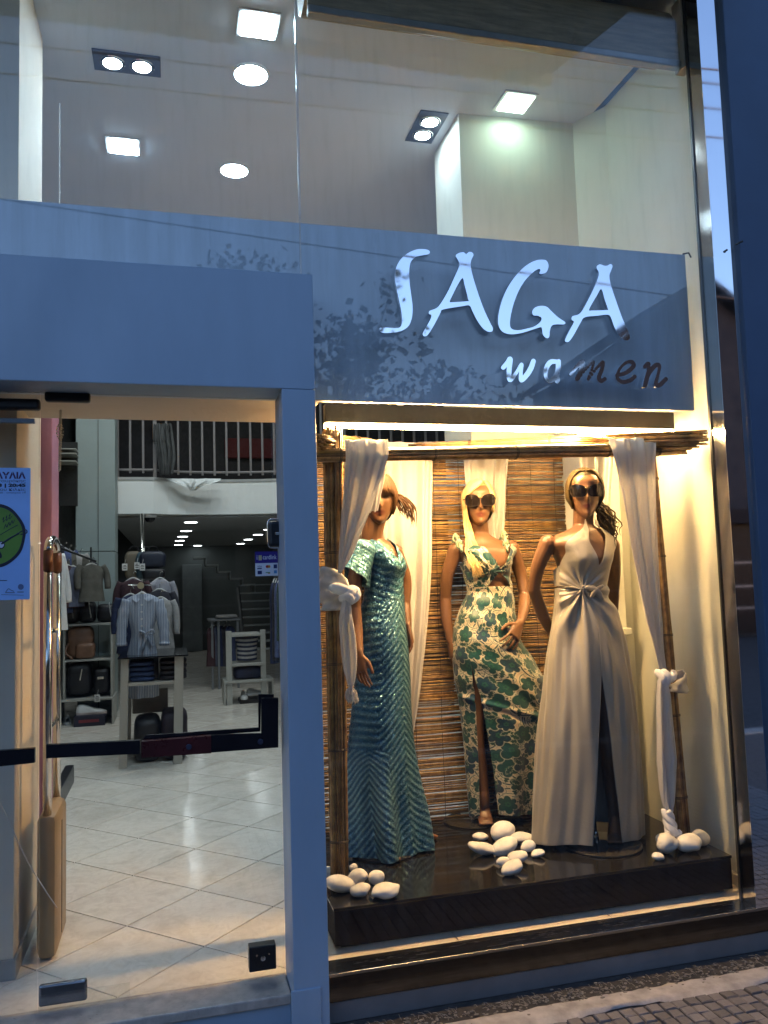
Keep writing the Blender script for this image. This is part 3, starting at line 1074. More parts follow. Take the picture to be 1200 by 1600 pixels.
def stroke_letter(paths, w):
    """Filled outline of thick strokes by marching over a fine grid."""
    allp = np.vstack([np.array(p) for p in paths])
    segs = []
    for p in paths:
        q = smooth_curve(p, 60)
        wd_ = w * (1 + .22 * np.sin(np.linspace(0, 9, 60)))
        segs.append((q, wd_))
    lo, hi = allp.min(0) - w * 1.2, allp.max(0) + w * 1.2
    st = 1.6
    gx, gy = np.arange(lo[0], hi[0], st), np.arange(lo[1], hi[1], st)
    X, Y = np.meshgrid(gx, gy)
    D = np.full(X.shape, 1e9)
    for q, wd_ in segs:
        for (a, b), r in zip(q, wd_):
            D = np.minimum(D, np.hypot((X - a), (Y - b)) - r / 2)
    mb = MB()
    vid = {}
    V, F, edges = [], [], {}
    def vert(key, p):
        if key not in vid:
            vid[key] = len(V); V.append(p)
        return vid[key]
    for j in range(len(gy) - 1):
        for i in range(len(gx) - 1):
            cs = [(i, j), (i + 1, j), (i + 1, j + 1), (i, j + 1)]
            d = [D[c[1], c[0]] for c in cs]
            if min(d) > 0: continue
            poly = []
            for k in range(4):
                a, b = cs[k], cs[(k + 1) % 4]
                da, db = d[k], d[(k + 1) % 4]
                if da <= 0: poly.append(vert(a, (gx[a[0]], gy[a[1]])))
                if (da <= 0) != (db <= 0):
                    s_ = da / (da - db)
                    poly.append(vert(tuple(sorted((a, b))), (gx[a[0]] + s_ * (gx[b[0]] - gx[a[0]]), gy[a[1]] + s_ * (gy[b[1]] - gy[a[1]]))))
            if len(poly) < 3: continue
            F.append(poly)
            for k in range(len(poly)):
                e = (poly[k], poly[(k + 1) % len(poly)])
                if (e[1], e[0]) in edges: edges.pop((e[1], e[0]))
                else: edges[e] = 1
    n = len(V)
    P = [(SX(u, v), YSG, SZ(u, v)) for u, v in V] + [(SX(u, v), YSG + .012, SZ(u, v)) for u, v in V]
    FF = [f for f in F] + [[i + n for i in f[::-1]] for f in F] + [(b, a, a + n, b + n) for a, b in edges]
    return mb.add(P, FF)


for paths, w in (([[(530, 500), (548, 480), (556, 470), (552, 515), (556, 548), (580, 520), (600, 488), (597, 525), (600, 548), (620, 528), (636, 502), (645, 476)]], 17),
                 ([[(738, 478), (712, 479), (696, 500), (692, 530), (702, 551), (722, 545), (738, 515), (741, 480)], [(742, 476), (738, 520), (736, 552)]], 16),
                 ([[(790, 525), (812, 495), (833, 478), (828, 505), (812, 545), (845, 505), (873, 478), (870, 505), (855, 545), (885, 505), (910, 480), (908, 505), (896, 538), (905, 551), (918, 544)]], 14),
                 ([[(965, 530), (1000, 520), (1028, 495), (1020, 478), (995, 485), (973, 510), (966, 538), (985, 555), (1013, 550), (1033, 535)]], 14),
                 ([[(1072, 497), (1086, 487), (1084, 520), (1072, 570)], [(1076, 548), (1092, 514), (1116, 490), (1128, 496), (1122, 528), (1114, 560), (1126, 568), (1152, 545)]], 15)):
    stroke_letter(paths, w).build('letter', M_LET, t)
# ------------------------------------------------------------------ display platform and its light
M_PLAT = pbr('platform_black', (.012, .0115, .011), .09, var=.15, vscale=3, rvar=.4, bump=.02, bscale=8)
M_PFRONT = pbr('platform_front', (.006, .007, .010), .6, var=.3, vscale=4, spec=.05)
t = thing('display_platform', 'low glossy black platform under the mannequins in the window', 'platform', (1.45, .6, ZF))
pxl, pxr, pyf, pyb = .585, 2.345, .10, 1.10
MB().box(pxl, pxr, pyf, pyb, ZPL - .012, ZPL, bev=.002).build('top_panel', M_PLAT, t)
MB().box(pxl + .004, pxr - .004, pyf + .004, pyb, zs + .0125, ZPL - .0125).build('body', M_PFRONT, t)
MB().box(pxl + .03, pxr - .03, pyf + .03, pyb, zs - .004, zs + .012).build('toe_kick', M_BLACK, t)

YL = .37
la, lb = at(508, 634, YL), at(1053, 641, YL)
lz = at(780, 667, YL)[2]
ltop = (la[2] + lb[2]) / 2
t = thing('light_fixture', 'long grey linear lamp with a glowing warm strip above the mannequins', 'lamp', ((la[0] + lb[0]) / 2, YL, ltop))
MB().box(la[0], lb[0], YL, YL + .06, lz + .006, ltop, bev=.004).build('housing', pbr('lamp_grey', (.04, .042, .045), .6, .0, spec=.1), t)
MB().box(la[0] + .002, lb[0] - .002, YL + .004, YL + .056, lz - .010, lz + .0055, bev=.004).build('diffuser', emit('warm_strip', (1.0, .60, .24), 130), t)
for x in (.2, .5, .8):
    xx = la[0] + (lb[0] - la[0]) * x
    MB().box(xx - .015, xx + .015, YL + .02, YL + .024, ltop - .002, zfb + .35).build('bracket', M_CHROME, t)

# ------------------------------------------------------------------ reed bundles
def cane_mat():
    mt, nt, out = new_mat('reed_cane')
    b = N(nt, 'ShaderNodeBsdfPrincipled')
    a = N(nt, 'ShaderNodeAttribute', attribute_name='pcol')
    n1 = noise(nt, coords(nt, 'Object'), 22, 5)
    c = mixc(nt, ramp(nt, n1.outputs[0], [(.35, (0, 0, 0)), (.7, (1, 1, 1))]), (.16, .085, .03, 1), (.43, .27, .105, 1))
    L(nt, mixc(nt, 1, c, a.outputs[0], 'MULTIPLY'), b.inputs['Base Color'])
    b.inputs['Roughness'].default_value = .42
    L(nt, b.outputs[0], out.inputs[0])
    return mt


M_REED = cane_mat()
M_TIE = pbr('tie_wire', (.03, .022, .015), .6)


def reed_bundle(label, A, B, ra, rb, n=46, ties=(.1, .35, .6, .85), seed=1, over=.05, cane=.0056):
    rg = np.random.default_rng(seed)
    A, B = np.asarray(A, float), np.asarray(B, float)
    t = thing('reed_bundle', label, 'reed bundle', tuple(A), 'reed bundle frame')
    d = B - A; ln = np.linalg.norm(d); d /= ln
    s1 = np.cross(d, (0, 1, 0) if abs(d[1]) < .9 else (1, 0, 0)); s1 /= np.linalg.norm(s1)
    s2 = np.cross(d, s1)
    mb = MB(); cols = []
    for k in range(n):
        r0 = math.sqrt((k + .5) / n); a0 = k * 2.39996
        e0, e1 = rg.uniform(-over, over * .4), ln + rg.uniform(-over * .6, over)
        u = np.linspace(e0, e1, 9)
        tw = rg.normal(0, .25)
        pts = []
        for q in u:
            f = np.clip(q / ln, 0, 1)
            r = (ra + (rb - ra) * f) * r0
            an = a0 + tw * f
            pts.append(A + d * q + s1 * r * math.cos(an) + s2 * r * math.sin(an) + rg.normal(0, .0012, 3))
        n0 = mb.n
        mb.tube(pts, cane * rg.uniform(.65, 1.1) * (1 + .08 * (np.arange(9) % 3 == 0)), 6)
        kcol = rg.choice((.35, .6, .9, 1.15, 1.35)) * rg.uniform(.9, 1.1)
        cols.append(np.tile((kcol, kcol * rg.uniform(.9, 1.02), kcol * rg.uniform(.75, 1), 1), (mb.n - n0, 1)))
    o = mb.build('canes', M_REED, t, smooth=True, cols=np.concatenate(cols), fixn=False)
    tag(o, kind='stuff')
    for f in ties:
        r = (ra + (rb - ra) * f) + cane * .8
        c = A + d * ln * f
        a = np.linspace(0, 2 * math.pi, 20)
        w = MB()
        for dz in (-.003, .003):
            w.tube(c + d * (dz + .006 * np.sin(a)[:, None] * .6) + r * (np.cos(a)[:, None] * s1 + np.sin(a)[:, None] * s2), .0019, 5)
        w.build('tie', M_TIE, t)
    return t


YB = .37
reed_bundle('upright reed bundle at the left of the display beside the portal', at(531, 1372, .40) * (1, 1, 0) + (0, 0, ZPL + .004), at(519, 675, YB), .034, .040, 72, (.08, .28, .47, .72, .93), 1, .03)
reed_bundle('upright reed bundle leaning at the right of the display', at(1066, 1308, .36) * (1, 1, 0) + (0, 0, ZPL + .004), at(1013, 690, YB + .02), .036, .028, 72, (.1, .3, .5, .7, .9), 2, .03)
reed_bundle('front lower horizontal reed bundle carrying the white curtains', at(492, 712, YB - .075), at(1062, 702, .27), .026, .026, 49, (.06, .3, .52, .78, .93), 3, .05)
reed_bundle('thick upper horizontal reed bundle with a frayed right end', at(655, 700, .88), at(1086, 686, .16), .026, .038, 63, (.2, .5, .8), 4, .06)
reed_bundle('short reed bundle running back at the left top of the display', at(500, 690, .25), at(575, 694, .9), .030, .030, 43, (.2, .7), 5, .05)

# ------------------------------------------------------------------ bamboo blind
def blind(label, x0, x1, y, z0, z1, pitch_, seed, rag=.03):
    rg = np.random.default_rng(seed)
    t = thing('bamboo_blind', label, 'blind', ((x0 + x1) / 2, y, z0))
    mb = MB(); cols = []
    z = z0
    while z < z1:
        f = (z - z0) / (z1 - z0)
        xs = np.linspace(x0 - rg.uniform(0, rag), x1 + rg.uniform(0, rag), 13)
        r = pitch_ * rg.uniform(.40, .56)
        zz = z + rg.normal(0, pitch_ * .10) + np.cumsum(rg.normal(0, pitch_ * .09, 13)) * .8
        yy = y + .006 * np.sin(xs * 7 + f * 5) + rg.normal(0, .0012, 13)
        n0 = mb.n
        mb.tube(np.stack([xs, yy, zz], 1), r, 5)
        k = rg.uniform(.40, 1.2) * (1.0 if rg.random() > .12 else .55)
        cols.append(np.tile((k, k * rg.uniform(.88, 1.02), k * rg.uniform(.7, 1), 1), (mb.n - n0, 1)))
        z += pitch_ * rg.uniform(.8, 1.25)
    tag(mb.build('slats', M_REED, t, smooth=True, cols=np.concatenate(cols), fixn=False), kind='stuff')
    nst = int((x1 - x0) / .14)
    for i in range(nst + 1):
        xx = x0 + .05 + (x1 - x0 - .1) * i / nst
        MB().tube([(xx + .002 * math.sin(q), y - .009 + .002 * math.sin(q * 3), z0 + (z1 - z0) * q / 20) for q in range(21)], .0014, 4).build('string', M_TIE, t)
    return t


zbt = at(760, 700, 1.03)[2]
blind('wide brown bamboo blind hanging behind the mannequins', .60, 2.10, 1.03, ZPL + .006, zbt, .0105, 11, .035)

# ------------------------------------------------------------------ white drapes
M_SHEER = sheer_mat('white_voile', (.80, .78, .76, 1), .06, .42)
M_COTTON = pbr('white_cotton', (.80, .79, .80), .8, var=.04, vscale=10, bump=.7, bscale=28)


def drape(mb, rows, folds, amp, nu=70, nv=90, seed=0, taper=1.0, hem=.004):
    """rows: (px_left, px_right, py, y) down the cloth."""
    rg = np.random.default_rng(seed)
    A = np.array([at(l, py, y) for l, r, py, y in rows]); B = np.array([at(r, py, y) for l, r, py, y in rows])
    A, B = smooth_curve(A, nv), smooth_curve(B, nv)
    u = np.linspace(0, 1, nu)
    p1, p2, p3 = rg.uniform(0, 6.28, 3)
    rowsP = []
    for j in range(nv):
        v = j / (nv - 1)
        w = np.linalg.norm(B[j] - A[j])
        uu = u + .03 * np.sin(2 * math.pi * u * folds * .5 + p3 + v * 2)
        P = A[j] + (B[j] - A[j]) * uu[:, None]
        am = amp * (.5 + .5 * min(1, v * 4)) * min(1, w / .09)
        fy = np.sin(2 * math.pi * folds * u + p1 + .8 * math.sin(v * 5 + p2)) + .45 * np.sin(2 * math.pi * folds * 2.3 * u + p2 + v * 3)
        P[:, 1] += am * fy
        P[:, 2] += .002 * np.sin(v * 37 + u * 9) + hem * (j == nv - 1) * np.sin(u * 40)
        P[:, 1] += .004 * np.sin(v * 26 + 3 * u + p1) * np.exp(-((v * 3 % 1 - .5) / .12) ** 2)
        rowsP.append(P)
    mb.grid(np.array(rowsP))
    return mb


def cloth_obj(name, label, cat, mat=None, group=None):
    return thing(name, label, cat, (0, 0, 0), group)


def solid(o, th=.0014):
    s_ = o.modifiers.new('thickness', 'SOLIDIFY'); s_.thickness = th; s_.offset = 0
    return o


# front left curtain: over the bar, gathered round the reed post with a knot and a hanging tail
t = cloth_obj('curtain', 'white curtain over the front bar, knotted round the left reed post', 'curtain')
mb = drape(MB(), [(536, 604, 712, .338), (536, 604, 697, .330), (536, 605, 687, .294), (537, 606, 695, .254), (538, 606, 714, .244), (536, 592, 760, .262), (533, 575, 805, YB - .08), (530, 553, 860, YB - .085), (528, 534, 895, YB - .09)], 2.4, .011, seed=1)
mb2 = drape(MB(), [(536, 604, 708, .336), (538, 604, 722, .342), (542, 600, 750, .345), (548, 590, 800, .345)], 4, .010, seed=2)
solid(mb.build('hanging_cloth', M_SHEER, t, smooth=True)); solid(mb2.build('back_fall', M_SHEER, t, smooth=True))
wr = MB()
pc = [at(524, 935, .39)[0], .39]
rows = []
ang = np.linspace(0, 2 * math.pi, 90, endpoint=False)
zt_w, zb_w = at(524, 893, .39)[2], at(524, 953, .39)[2]
for i in range(30):
    v = i / 29
    kn_a = -.35                                   # the folds run into the knot at this angle
    da = np.abs((ang - kn_a + math.pi) % (2 * math.pi) - math.pi)
    pinch = np.exp(-(da / .55) ** 2)
    zz = zt_w + (zb_w - zt_w) * v
    zk = (zt_w + zb_w) / 2 - .01
    z_ = zz * (1 - .72 * pinch) + zk * .72 * pinch + .022 * np.cos(ang - 3.4) * (1 - v)
    r_ = .056 + .014 * math.sin(v * math.pi) + .0065 * np.sin(2 * math.pi * (v * 3.2) + .9 * np.sin(ang * 2)) * (1 - .4 * pinch) + .002 * np.cos(ang * 11 + i * .4) - .004 * (v in (0, 1))
    rows.append(np.stack([pc[0] + r_ * np.cos(ang), pc[1] + r_ * np.sin(ang), z_], 1))
wr.grid(np.array(rows), closed_u=True)
solid(wr.build('wrap', M_SHEER, t, smooth=True), .003)
kn_ = MB()
k0 = at(545, 930, .27)
for (a_, b_, c_, r) in (((-.075, .03, .035), (-.02, -.012, .02), (.02, .0, -.012), .022), ((-.04, .0, -.02), (.0, -.02, .01), (.022, .0, .035), .020), ((.02, .01, .035), (.032, -.006, .0), (.006, -.012, -.03), .019), ((-.03, -.005, .0), (-.005, -.028, -.004), (.012, -.012, -.035), .016)):
    kn_.tube(smooth_curve([k0 + a_, k0 + b_, k0 + c_], 14), r * np.array([.5] + [.8, 1, 1.05, 1.1, 1.1, 1.1, 1.1, 1.1, 1.05, 1, .95, .8] + [.5]), 12, flat=.8)
kn_.build('knot', M_COTTON, t, smooth=True)
tl = drape(MB(), [(536, 548, 938, .25), (531, 551, 965, .245), (532, 556, 1000, .25), (536, 557, 1040, .25), (543, 553, 1068, .25), (546, 550, 1073, .25)], 2, .010, nu=30, nv=60, seed=3)
tl2 = drape(tl, [(546, 550, 1073, .25), (540, 556, 1080, .245), (539, 559, 1088, .245), (543, 561, 1097, .24)], 3, .012, nu=30, nv=20, seed=4, hem=.008)
solid(tl.build('tail', M_SHEER, t, smooth=True), .004)

t = cloth_obj('curtain', 'long white curtain hanging behind the sequin gown mannequin', 'curtain')
mb = drape(MB(), [(548, 682, 702, .90), (548, 682, 691, .93), (548, 681, 700, .985), (552, 681, 722, .975), (560, 680, 800, .965), (572, 678, 900, .96), (590, 669, 1000, .955), (606, 657, 1090, .95), (618, 645, 1158, .95)], 3.6, .015, 90, 110, seed=7)
solid(mb.build('hanging_cloth', M_SHEER, t, smooth=True))
t = cloth_obj('curtain', 'white curtain strip on the bamboo blind behind the blonde mannequin', 'curtain')
mb = drape(MB(), [(722, 798, 700, .96), (723, 797, 712, .975), (728, 794, 760, .98), (736, 790, 820, .98), (744, 782, 880, .98), (750, 774, 940, .985)], 2.6, .011, seed=8)
solid(mb.build('hanging_cloth', M_SHEER, t, smooth=True))
t = cloth_obj('curtain', 'crumpled white curtain looped over the upper bundle behind the curly haired mannequin', 'curtain')
mb = drape(MB(), [(905, 962, 683, .36), (904, 962, 677, .42), (903, 962, 690, .50), (904, 960, 715, .62), (908, 956, 760, .72), (916, 952, 830, .76), (925, 948, 900, .78)], 2.6, .013, seed=9)
solid(mb.build('hanging_cloth', M_SHEER, t, smooth=True))
# front right curtain
t = cloth_obj('curtain', 'white curtain on the right, knotted low round the leaning reed bundle', 'curtain')
mb = drape(MB(), [(957, 1021, 712, .318), (955, 1022, 694, .312), (953, 1022, 685, .272), (954, 1023, 693, .226), (960, 1023, 718, .216), (970, 1024, 770, .245), (985, 1028, 860, YB - .10), (1004, 1033, 950, YB - .10), (1022, 1037, 1015, YB - .10), (1031, 1041, 1050, YB - .10)], 2.6, .013, 80, 100, seed=10)
solid(mb.build('hanging_cloth', M_SHEER, t, smooth=True))
k0 = at(1037, 1058, YB - .10)
kn_ = MB()
for (a_, b_, c_, r) in (((-.03, .02, .03), (-.012, -.012, .0), (-.02, .01, -.035), .018), ((-.01, .0, .035), (.008, -.018, .0), (.006, .0, -.04), .018), ((.01, -.005, -.012), (.035, -.012, .0), (.07, .02, .018), .020)):
    kn_.tube(smooth_curve([k0 + a_, k0 + b_, k0 + c_], 14), r * np.array([.5] + [.8, 1, 1.05, 1.1, 1.1, 1.1, 1.1, 1.1, 1.05, 1, .95, .8] + [.5]), 12, flat=.8)
kn_.build('knot', M_COTTON, t, smooth=True)
wr = MB(); rows = []
ang = np.linspace(0, 2 * math.pi, 60, endpoint=False)
pc = at(1053, 1070, YB)
for i, (dz, rr) in enumerate(((.045, .052), (.035, .058), (.012, .055), (-.012, .054), (-.03, .058), (-.042, .052))):
    r_ = rr + .005 * np.sin(ang * 4 + i) + .003 * np.cos(ang * 9 - i * 2)
    rows.append(np.stack([pc[0] + r_ * np.cos(ang), pc[1] + r_ * np.sin(ang), pc[2] + dz * (.75 + .5 * np.cos(ang)) + .010 * np.cos(ang)], 1))
wr.grid(np.array(rows), closed_u=True)
solid(wr.build('wrap', M_SHEER, t, smooth=True), .003)
tl = drape(MB(), [(1030, 1042, 1058, YB - .11), (1027, 1047, 1080, YB - .12), (1027, 1051, 1125, YB - .12), (1029, 1057, 1190, YB - .12), (1033, 1056, 1235, YB - .12), (1038, 1053, 1262, YB - .12), (1040, 1050, 1270, YB - .12)], 2, .012, nu=40, nv=70, seed=12)
solid(tl.build('tail', M_SHEER, t, smooth=True), .004)
tw_ = MB()
ka, kb = at(1042, 1266, YB - .12), at(1050, 1302, YB - .13)
for q in range(3):
    a = np.linspace(0, 5.5, 20)[:, None]
    f = np.linspace(0, 1, 20)[:, None]
    p = ka + (kb - ka) * f + .013 * np.concatenate([np.cos(a + q * 2.1), np.sin(a + q * 2.1), 0 * a], 1)
    tw_.tube(p, np.linspace(.014, .019, 20), 10)
tw_.tube(smooth_curve([kb + (0, 0, .01), kb + (.02, -.01, .0), kb + (.036, -.015, .012)], 8), [.02, .02, .019, .018, .016, .014, .012, .008], 10)
tw_.build('twisted_end', M_COTTON, t, smooth=True)
tg = at(565.5, 931, .62)
b = MB(); b.box(tg[0] - .008, tg[0] + .008, tg[1] - .16, tg[1] - .157, tg[2] - .009, tg[2] + .009)

# ------------------------------------------------------------------ white pebbles
M_STONE = pbr('white_pebble', (.74, .71, .66), .7, var=.12, vscale=22, bump=.5, bscale=55, objrand=.16)


def pebble(label, group, px, py, w, h, seed, lift=0.0):
    rg = np.random.default_rng(seed)
    base = at(px, py + h * .30, z=ZPL + .006)
    dist = np.dot(base - CAM, AF)
    W, Hh = w / FPX * dist, h / FPX * dist
    hz = Hh * .84
    ph = np.linspace(-math.pi / 2, math.pi / 2, 16); th = np.linspace(0, 2 * math.pi, 24, endpoint=False)
    d = np.stack([np.cos(ph)[:, None] * np.cos(th), np.cos(ph)[:, None] * np.sin(th), np.sin(ph)[:, None] * np.ones(24)], -1)
    k = np.ones(d.shape[:2])
    for q in range(5):
        ax = rg.normal(0, 1, 3); ax /= np.linalg.norm(ax)
        k += (.10 if q < 3 else .035) * rg.normal() * np.sin((2.2 if q < 3 else 5.5) * (d @ ax) + rg.uniform(0, 6))
    P = d * k[..., None] * np.array((W / 2, min(W, .11) * .43, hz / 2))
    a = rg.uniform(-.35, .35)
    R = np.array(Matrix.Rotation(a, 3, 'Y') @ Matrix.Rotation(rg.uniform(-.5, .5), 3, 'Z'))
    P = P @ R.T
    P[..., 2] -= P[..., 2].min()
    o = MB().grid(P, closed_u=True).build('pebble', M_STONE, None, smooth=True)
    o.location = (base[0], base[1], ZPL + .0005 + lift)
    return tag(o, label, 'pebble', group)


gL, gM, gR = 'pebbles at the foot of the left reed bundle', 'pebbles piled in the middle of the platform', 'pebbles at the foot of the right reed bundle'
big = dict()
i = 100
for (px, py, w, h, lab, lift) in ((531, 1384, 42, 27, 'largest white pebble at the front left corner of the platform', 0), (559, 1374, 31, 27, 'round white pebble right of the left reed bundle', 0),
                            (566, 1392, 30, 20, 'small flat white pebble in front of the left reed bundle', 0), (588, 1373, 26, 23, 'upright egg shaped white pebble below the sequin gown', 0),
                            (603, 1392, 46, 24, 'long white pebble at the right end of the left pile', 0), (552, 1355, 14, 14, 'small white pebble behind the left reed bundle', 0), (513, 1364, 18, 15, 'white pebble half hidden by the portal post', 0)):
    i += 1
    pebble(lab, gL, px, py, w, h, i, lift)
for (px, py, w, h, lab, lift) in ((753, 1307, 26, 15, 'small white pebble at the left back of the middle pile', 0), (785, 1304, 40, 30, 'topmost and biggest white pebble of the middle pile', .0),
                            (815, 1309, 38, 20, 'flat white pebble pointing at the right hand dress', 0), (755, 1328, 40, 20, 'long flat white pebble at the left of the middle pile', 0),
                            (790, 1326, 42, 25, 'white pebble in the heart of the middle pile', 0), (823, 1324, 24, 19, 'round white pebble at the right of the middle pile', 0),
                            (840, 1333, 22, 13, 'smallest white pebble, lying apart to the right of the middle pile', 0), (808, 1342, 34, 22, 'white pebble behind the front one of the middle pile', 0),
                            (803, 1358, 36, 24, 'front white pebble of the middle pile', 0), (787, 1347, 20, 17, 'small white pebble beside the front one of the middle pile', 0)):
    i += 1
    pebble(lab, gM, px, py, w, h, i, lift)
for (px, py, w, h, lab, lift) in ((1046, 1322, 36, 34, 'white pebble under the twisted end of the right curtain', 0), (1029, 1338, 21, 14, 'smallest white pebble at the front of the right pile', 0),
                            (1080, 1320, 40, 31, 'big round white pebble at the foot of the right reed bundle', 0), (1095, 1312, 26, 26, 'white pebble tucked between the big round one and the wall', 0),
                            (1034, 1310, 20, 18, 'white pebble behind the curtain end', 0)):
    i += 1
    pebble(lab, gR, px, py, w, h, i, lift)
# ------------------------------------------------------------------ mannequins
M_SKIN = pbr('mannequin_skin', (.33, .19, .10), .38, var=.04, vscale=4, attr='pcol', spec=.4)
M_HAIR = {}


def hair_mat(name, col):
    mt, nt, out = new_mat(name)
    b = N(nt, 'ShaderNodeBsdfPrincipled')
    a = N(nt, 'ShaderNodeAttribute', attribute_name='pcol')
    L(nt, mixc(nt, 1, a.outputs[0], col, 'MULTIPLY'), b.inputs['Base Color'])
    b.inputs['Roughness'].default_value = .55
    b.inputs['Specular IOR Level'].default_value = .2
    L(nt, b.outputs[0], out.inputs[0])
    return mt


class Torso:
    """Stack of rings read off the silhouette: rows of (py, px_left, px_right, depth ratio, y offset)."""

    def __init__(self, rows, y, front=0.0, bust=None):
        zs, cx, cy, rx, ry = [], [], [], [], []
        for (py, l, r, dr, yo) in rows:
            a, b = at(l, py, y + yo), at(r, py, y + yo)
            zs.append((a[2] + b[2]) / 2); cx.append((a[0] + b[0]) / 2); cy.append(y + yo)
            w = abs(b[0] - a[0]) / 2
            rx.append(w); ry.append(w * dr)
        self.t = [np.array(q) for q in (zs, cx, cy, rx, ry)]
        self.front = front
        self.bust = bust      # (z, amp, spread angle, sigma z)

    def ring(self, z):
        return [scurve(np.asarray(z, float), self.t[0], q) for q in self.t[1:]]

    def pt(self, th, z, off=0.0):
        th = np.asarray(th, float); z = np.asarray(z, float)
        cx, cy, rx, ry = self.ring(z)
        c, s = np.cos(th), np.sin(th)
        k = 1.0
        if self.bust:
            zb, amp, spr, sg = self.bust
            ex = 0
            for q in (-1, 1):
                da = (th - self.front - q * spr + math.pi) % (2 * math.pi) - math.pi
                ex = ex + np.exp(-(da / .42) ** 2)
            k = ex * amp * np.exp(-((z - zb) / np.where(z > zb, sg * 1.25, sg * .8)) ** 2)
        else:
            k = 0
        return np.stack([cx + (rx + off + k * .55) * s, cy - (ry + off + k) * c, z], -1)

    def theta(self, px, py, y=None):
        """angle whose silhouette x equals the pixel column"""
        z = at(600, py, float(np.mean(self.t[2])))[2]
        x = at(px, py, float(np.mean(self.t[2])))[0]
        cx, cy, rx, ry = self.ring(z)
        return math.asin(max(-1, min(1, (x - cx) / rx)))


def head_mesh(mb, c, yaw, pitch=0.0, roll=0.0, h=.225):
    """Head with brow, nose, lips and chin; c is the head centre. Returns the rotation."""
    nz, nt_ = 56, 64
    th = np.linspace(0, 2 * math.pi, nt_, endpoint=False)
    v = np.linspace(0, 1, nz)
    z = -.5 * np.cos(v * math.pi)
    zz = z * h
    wprof = scurve(z, [-.5, -.46, -.40, -.30, -.15, 0, .15, .3, .42, .48, .5], [.006, .022, .036, .050, .062, .069, .073, .071, .052, .026, .004])
    fprof = scurve(z, [-.5, -.47, -.40, -.30, -.15, 0, .12, .3, .42, .48, .5], [.060, .078, .087, .086, .089, .089, .093, .088, .058, .026, .004])
    bprof = scurve(z, [-.5, -.4, -.3, -.15, 0, .15, .3, .42, .48, .5], [-.02, .015, .045, .078, .096, .102, .094, .066, .032, .004])
    Z, T = np.meshgrid(zz, th, indexing='ij')
    sn, cs = np.sin(T), np.cos(T)
    X = wprof[:, None] * np.sign(sn) * np.abs(sn) ** .86
    F_ = np.where(cs > 0, fprof[:, None], bprof[:, None])
    Y = -F_ * np.sign(cs) * np.abs(cs) ** .92
    front = np.clip(cs, 0, 1)
    g_ = lambda x0, z0, sx, sz: np.exp(-((X - x0) / sx) ** 2 - ((Z - z0 * h) / sz) ** 2) * front
    Y -= .024 * g_(0, -.10, .010, .017) + .015 * g_(0, .0, .008, .026)          # nose
    Y += .012 * (g_(.031, .045, .016, .010) + g_(-.031, .045, .016, .010))       # eye sockets
    Y -= .004 * g_(.031, .04, .012, .006) + .004 * g_(-.031, .04, .012, .006)    # lids
    Y -= .005 * g_(0, .11, .045, .012)                                           # brow
    Y -= .008 * g_(0, -.235, .018, .0065) + .008 * g_(0, -.29, .015, .007)       # lips
    Y += .004 * g_(0, -.262, .02, .003)
    Y -= .006 * g_(0, -.42, .016, .016)                                          # chin
    Y -= .004 * (g_(.045, -.08, .02, .03) + g_(-.045, -.08, .02, .03))           # cheeks
    P = np.stack([X, Y, Z], -1)
    R = np.array(Matrix.Rotation(yaw, 3, 'Z') @ Matrix.Rotation(pitch, 3, 'X') @ Matrix.Rotation(roll, 3, 'Y'))
    mb.grid(P @ R.T + np.asarray(c), closed_u=True, cap=True)
    for s_ in (-1, 1):
        ec = np.array((s_ * .070, .012, -.01 * h))
        mb.ellip(np.asarray(c) + R @ ec, (.008, .017, .028), R=R, seg=10, rings=8)
    return R


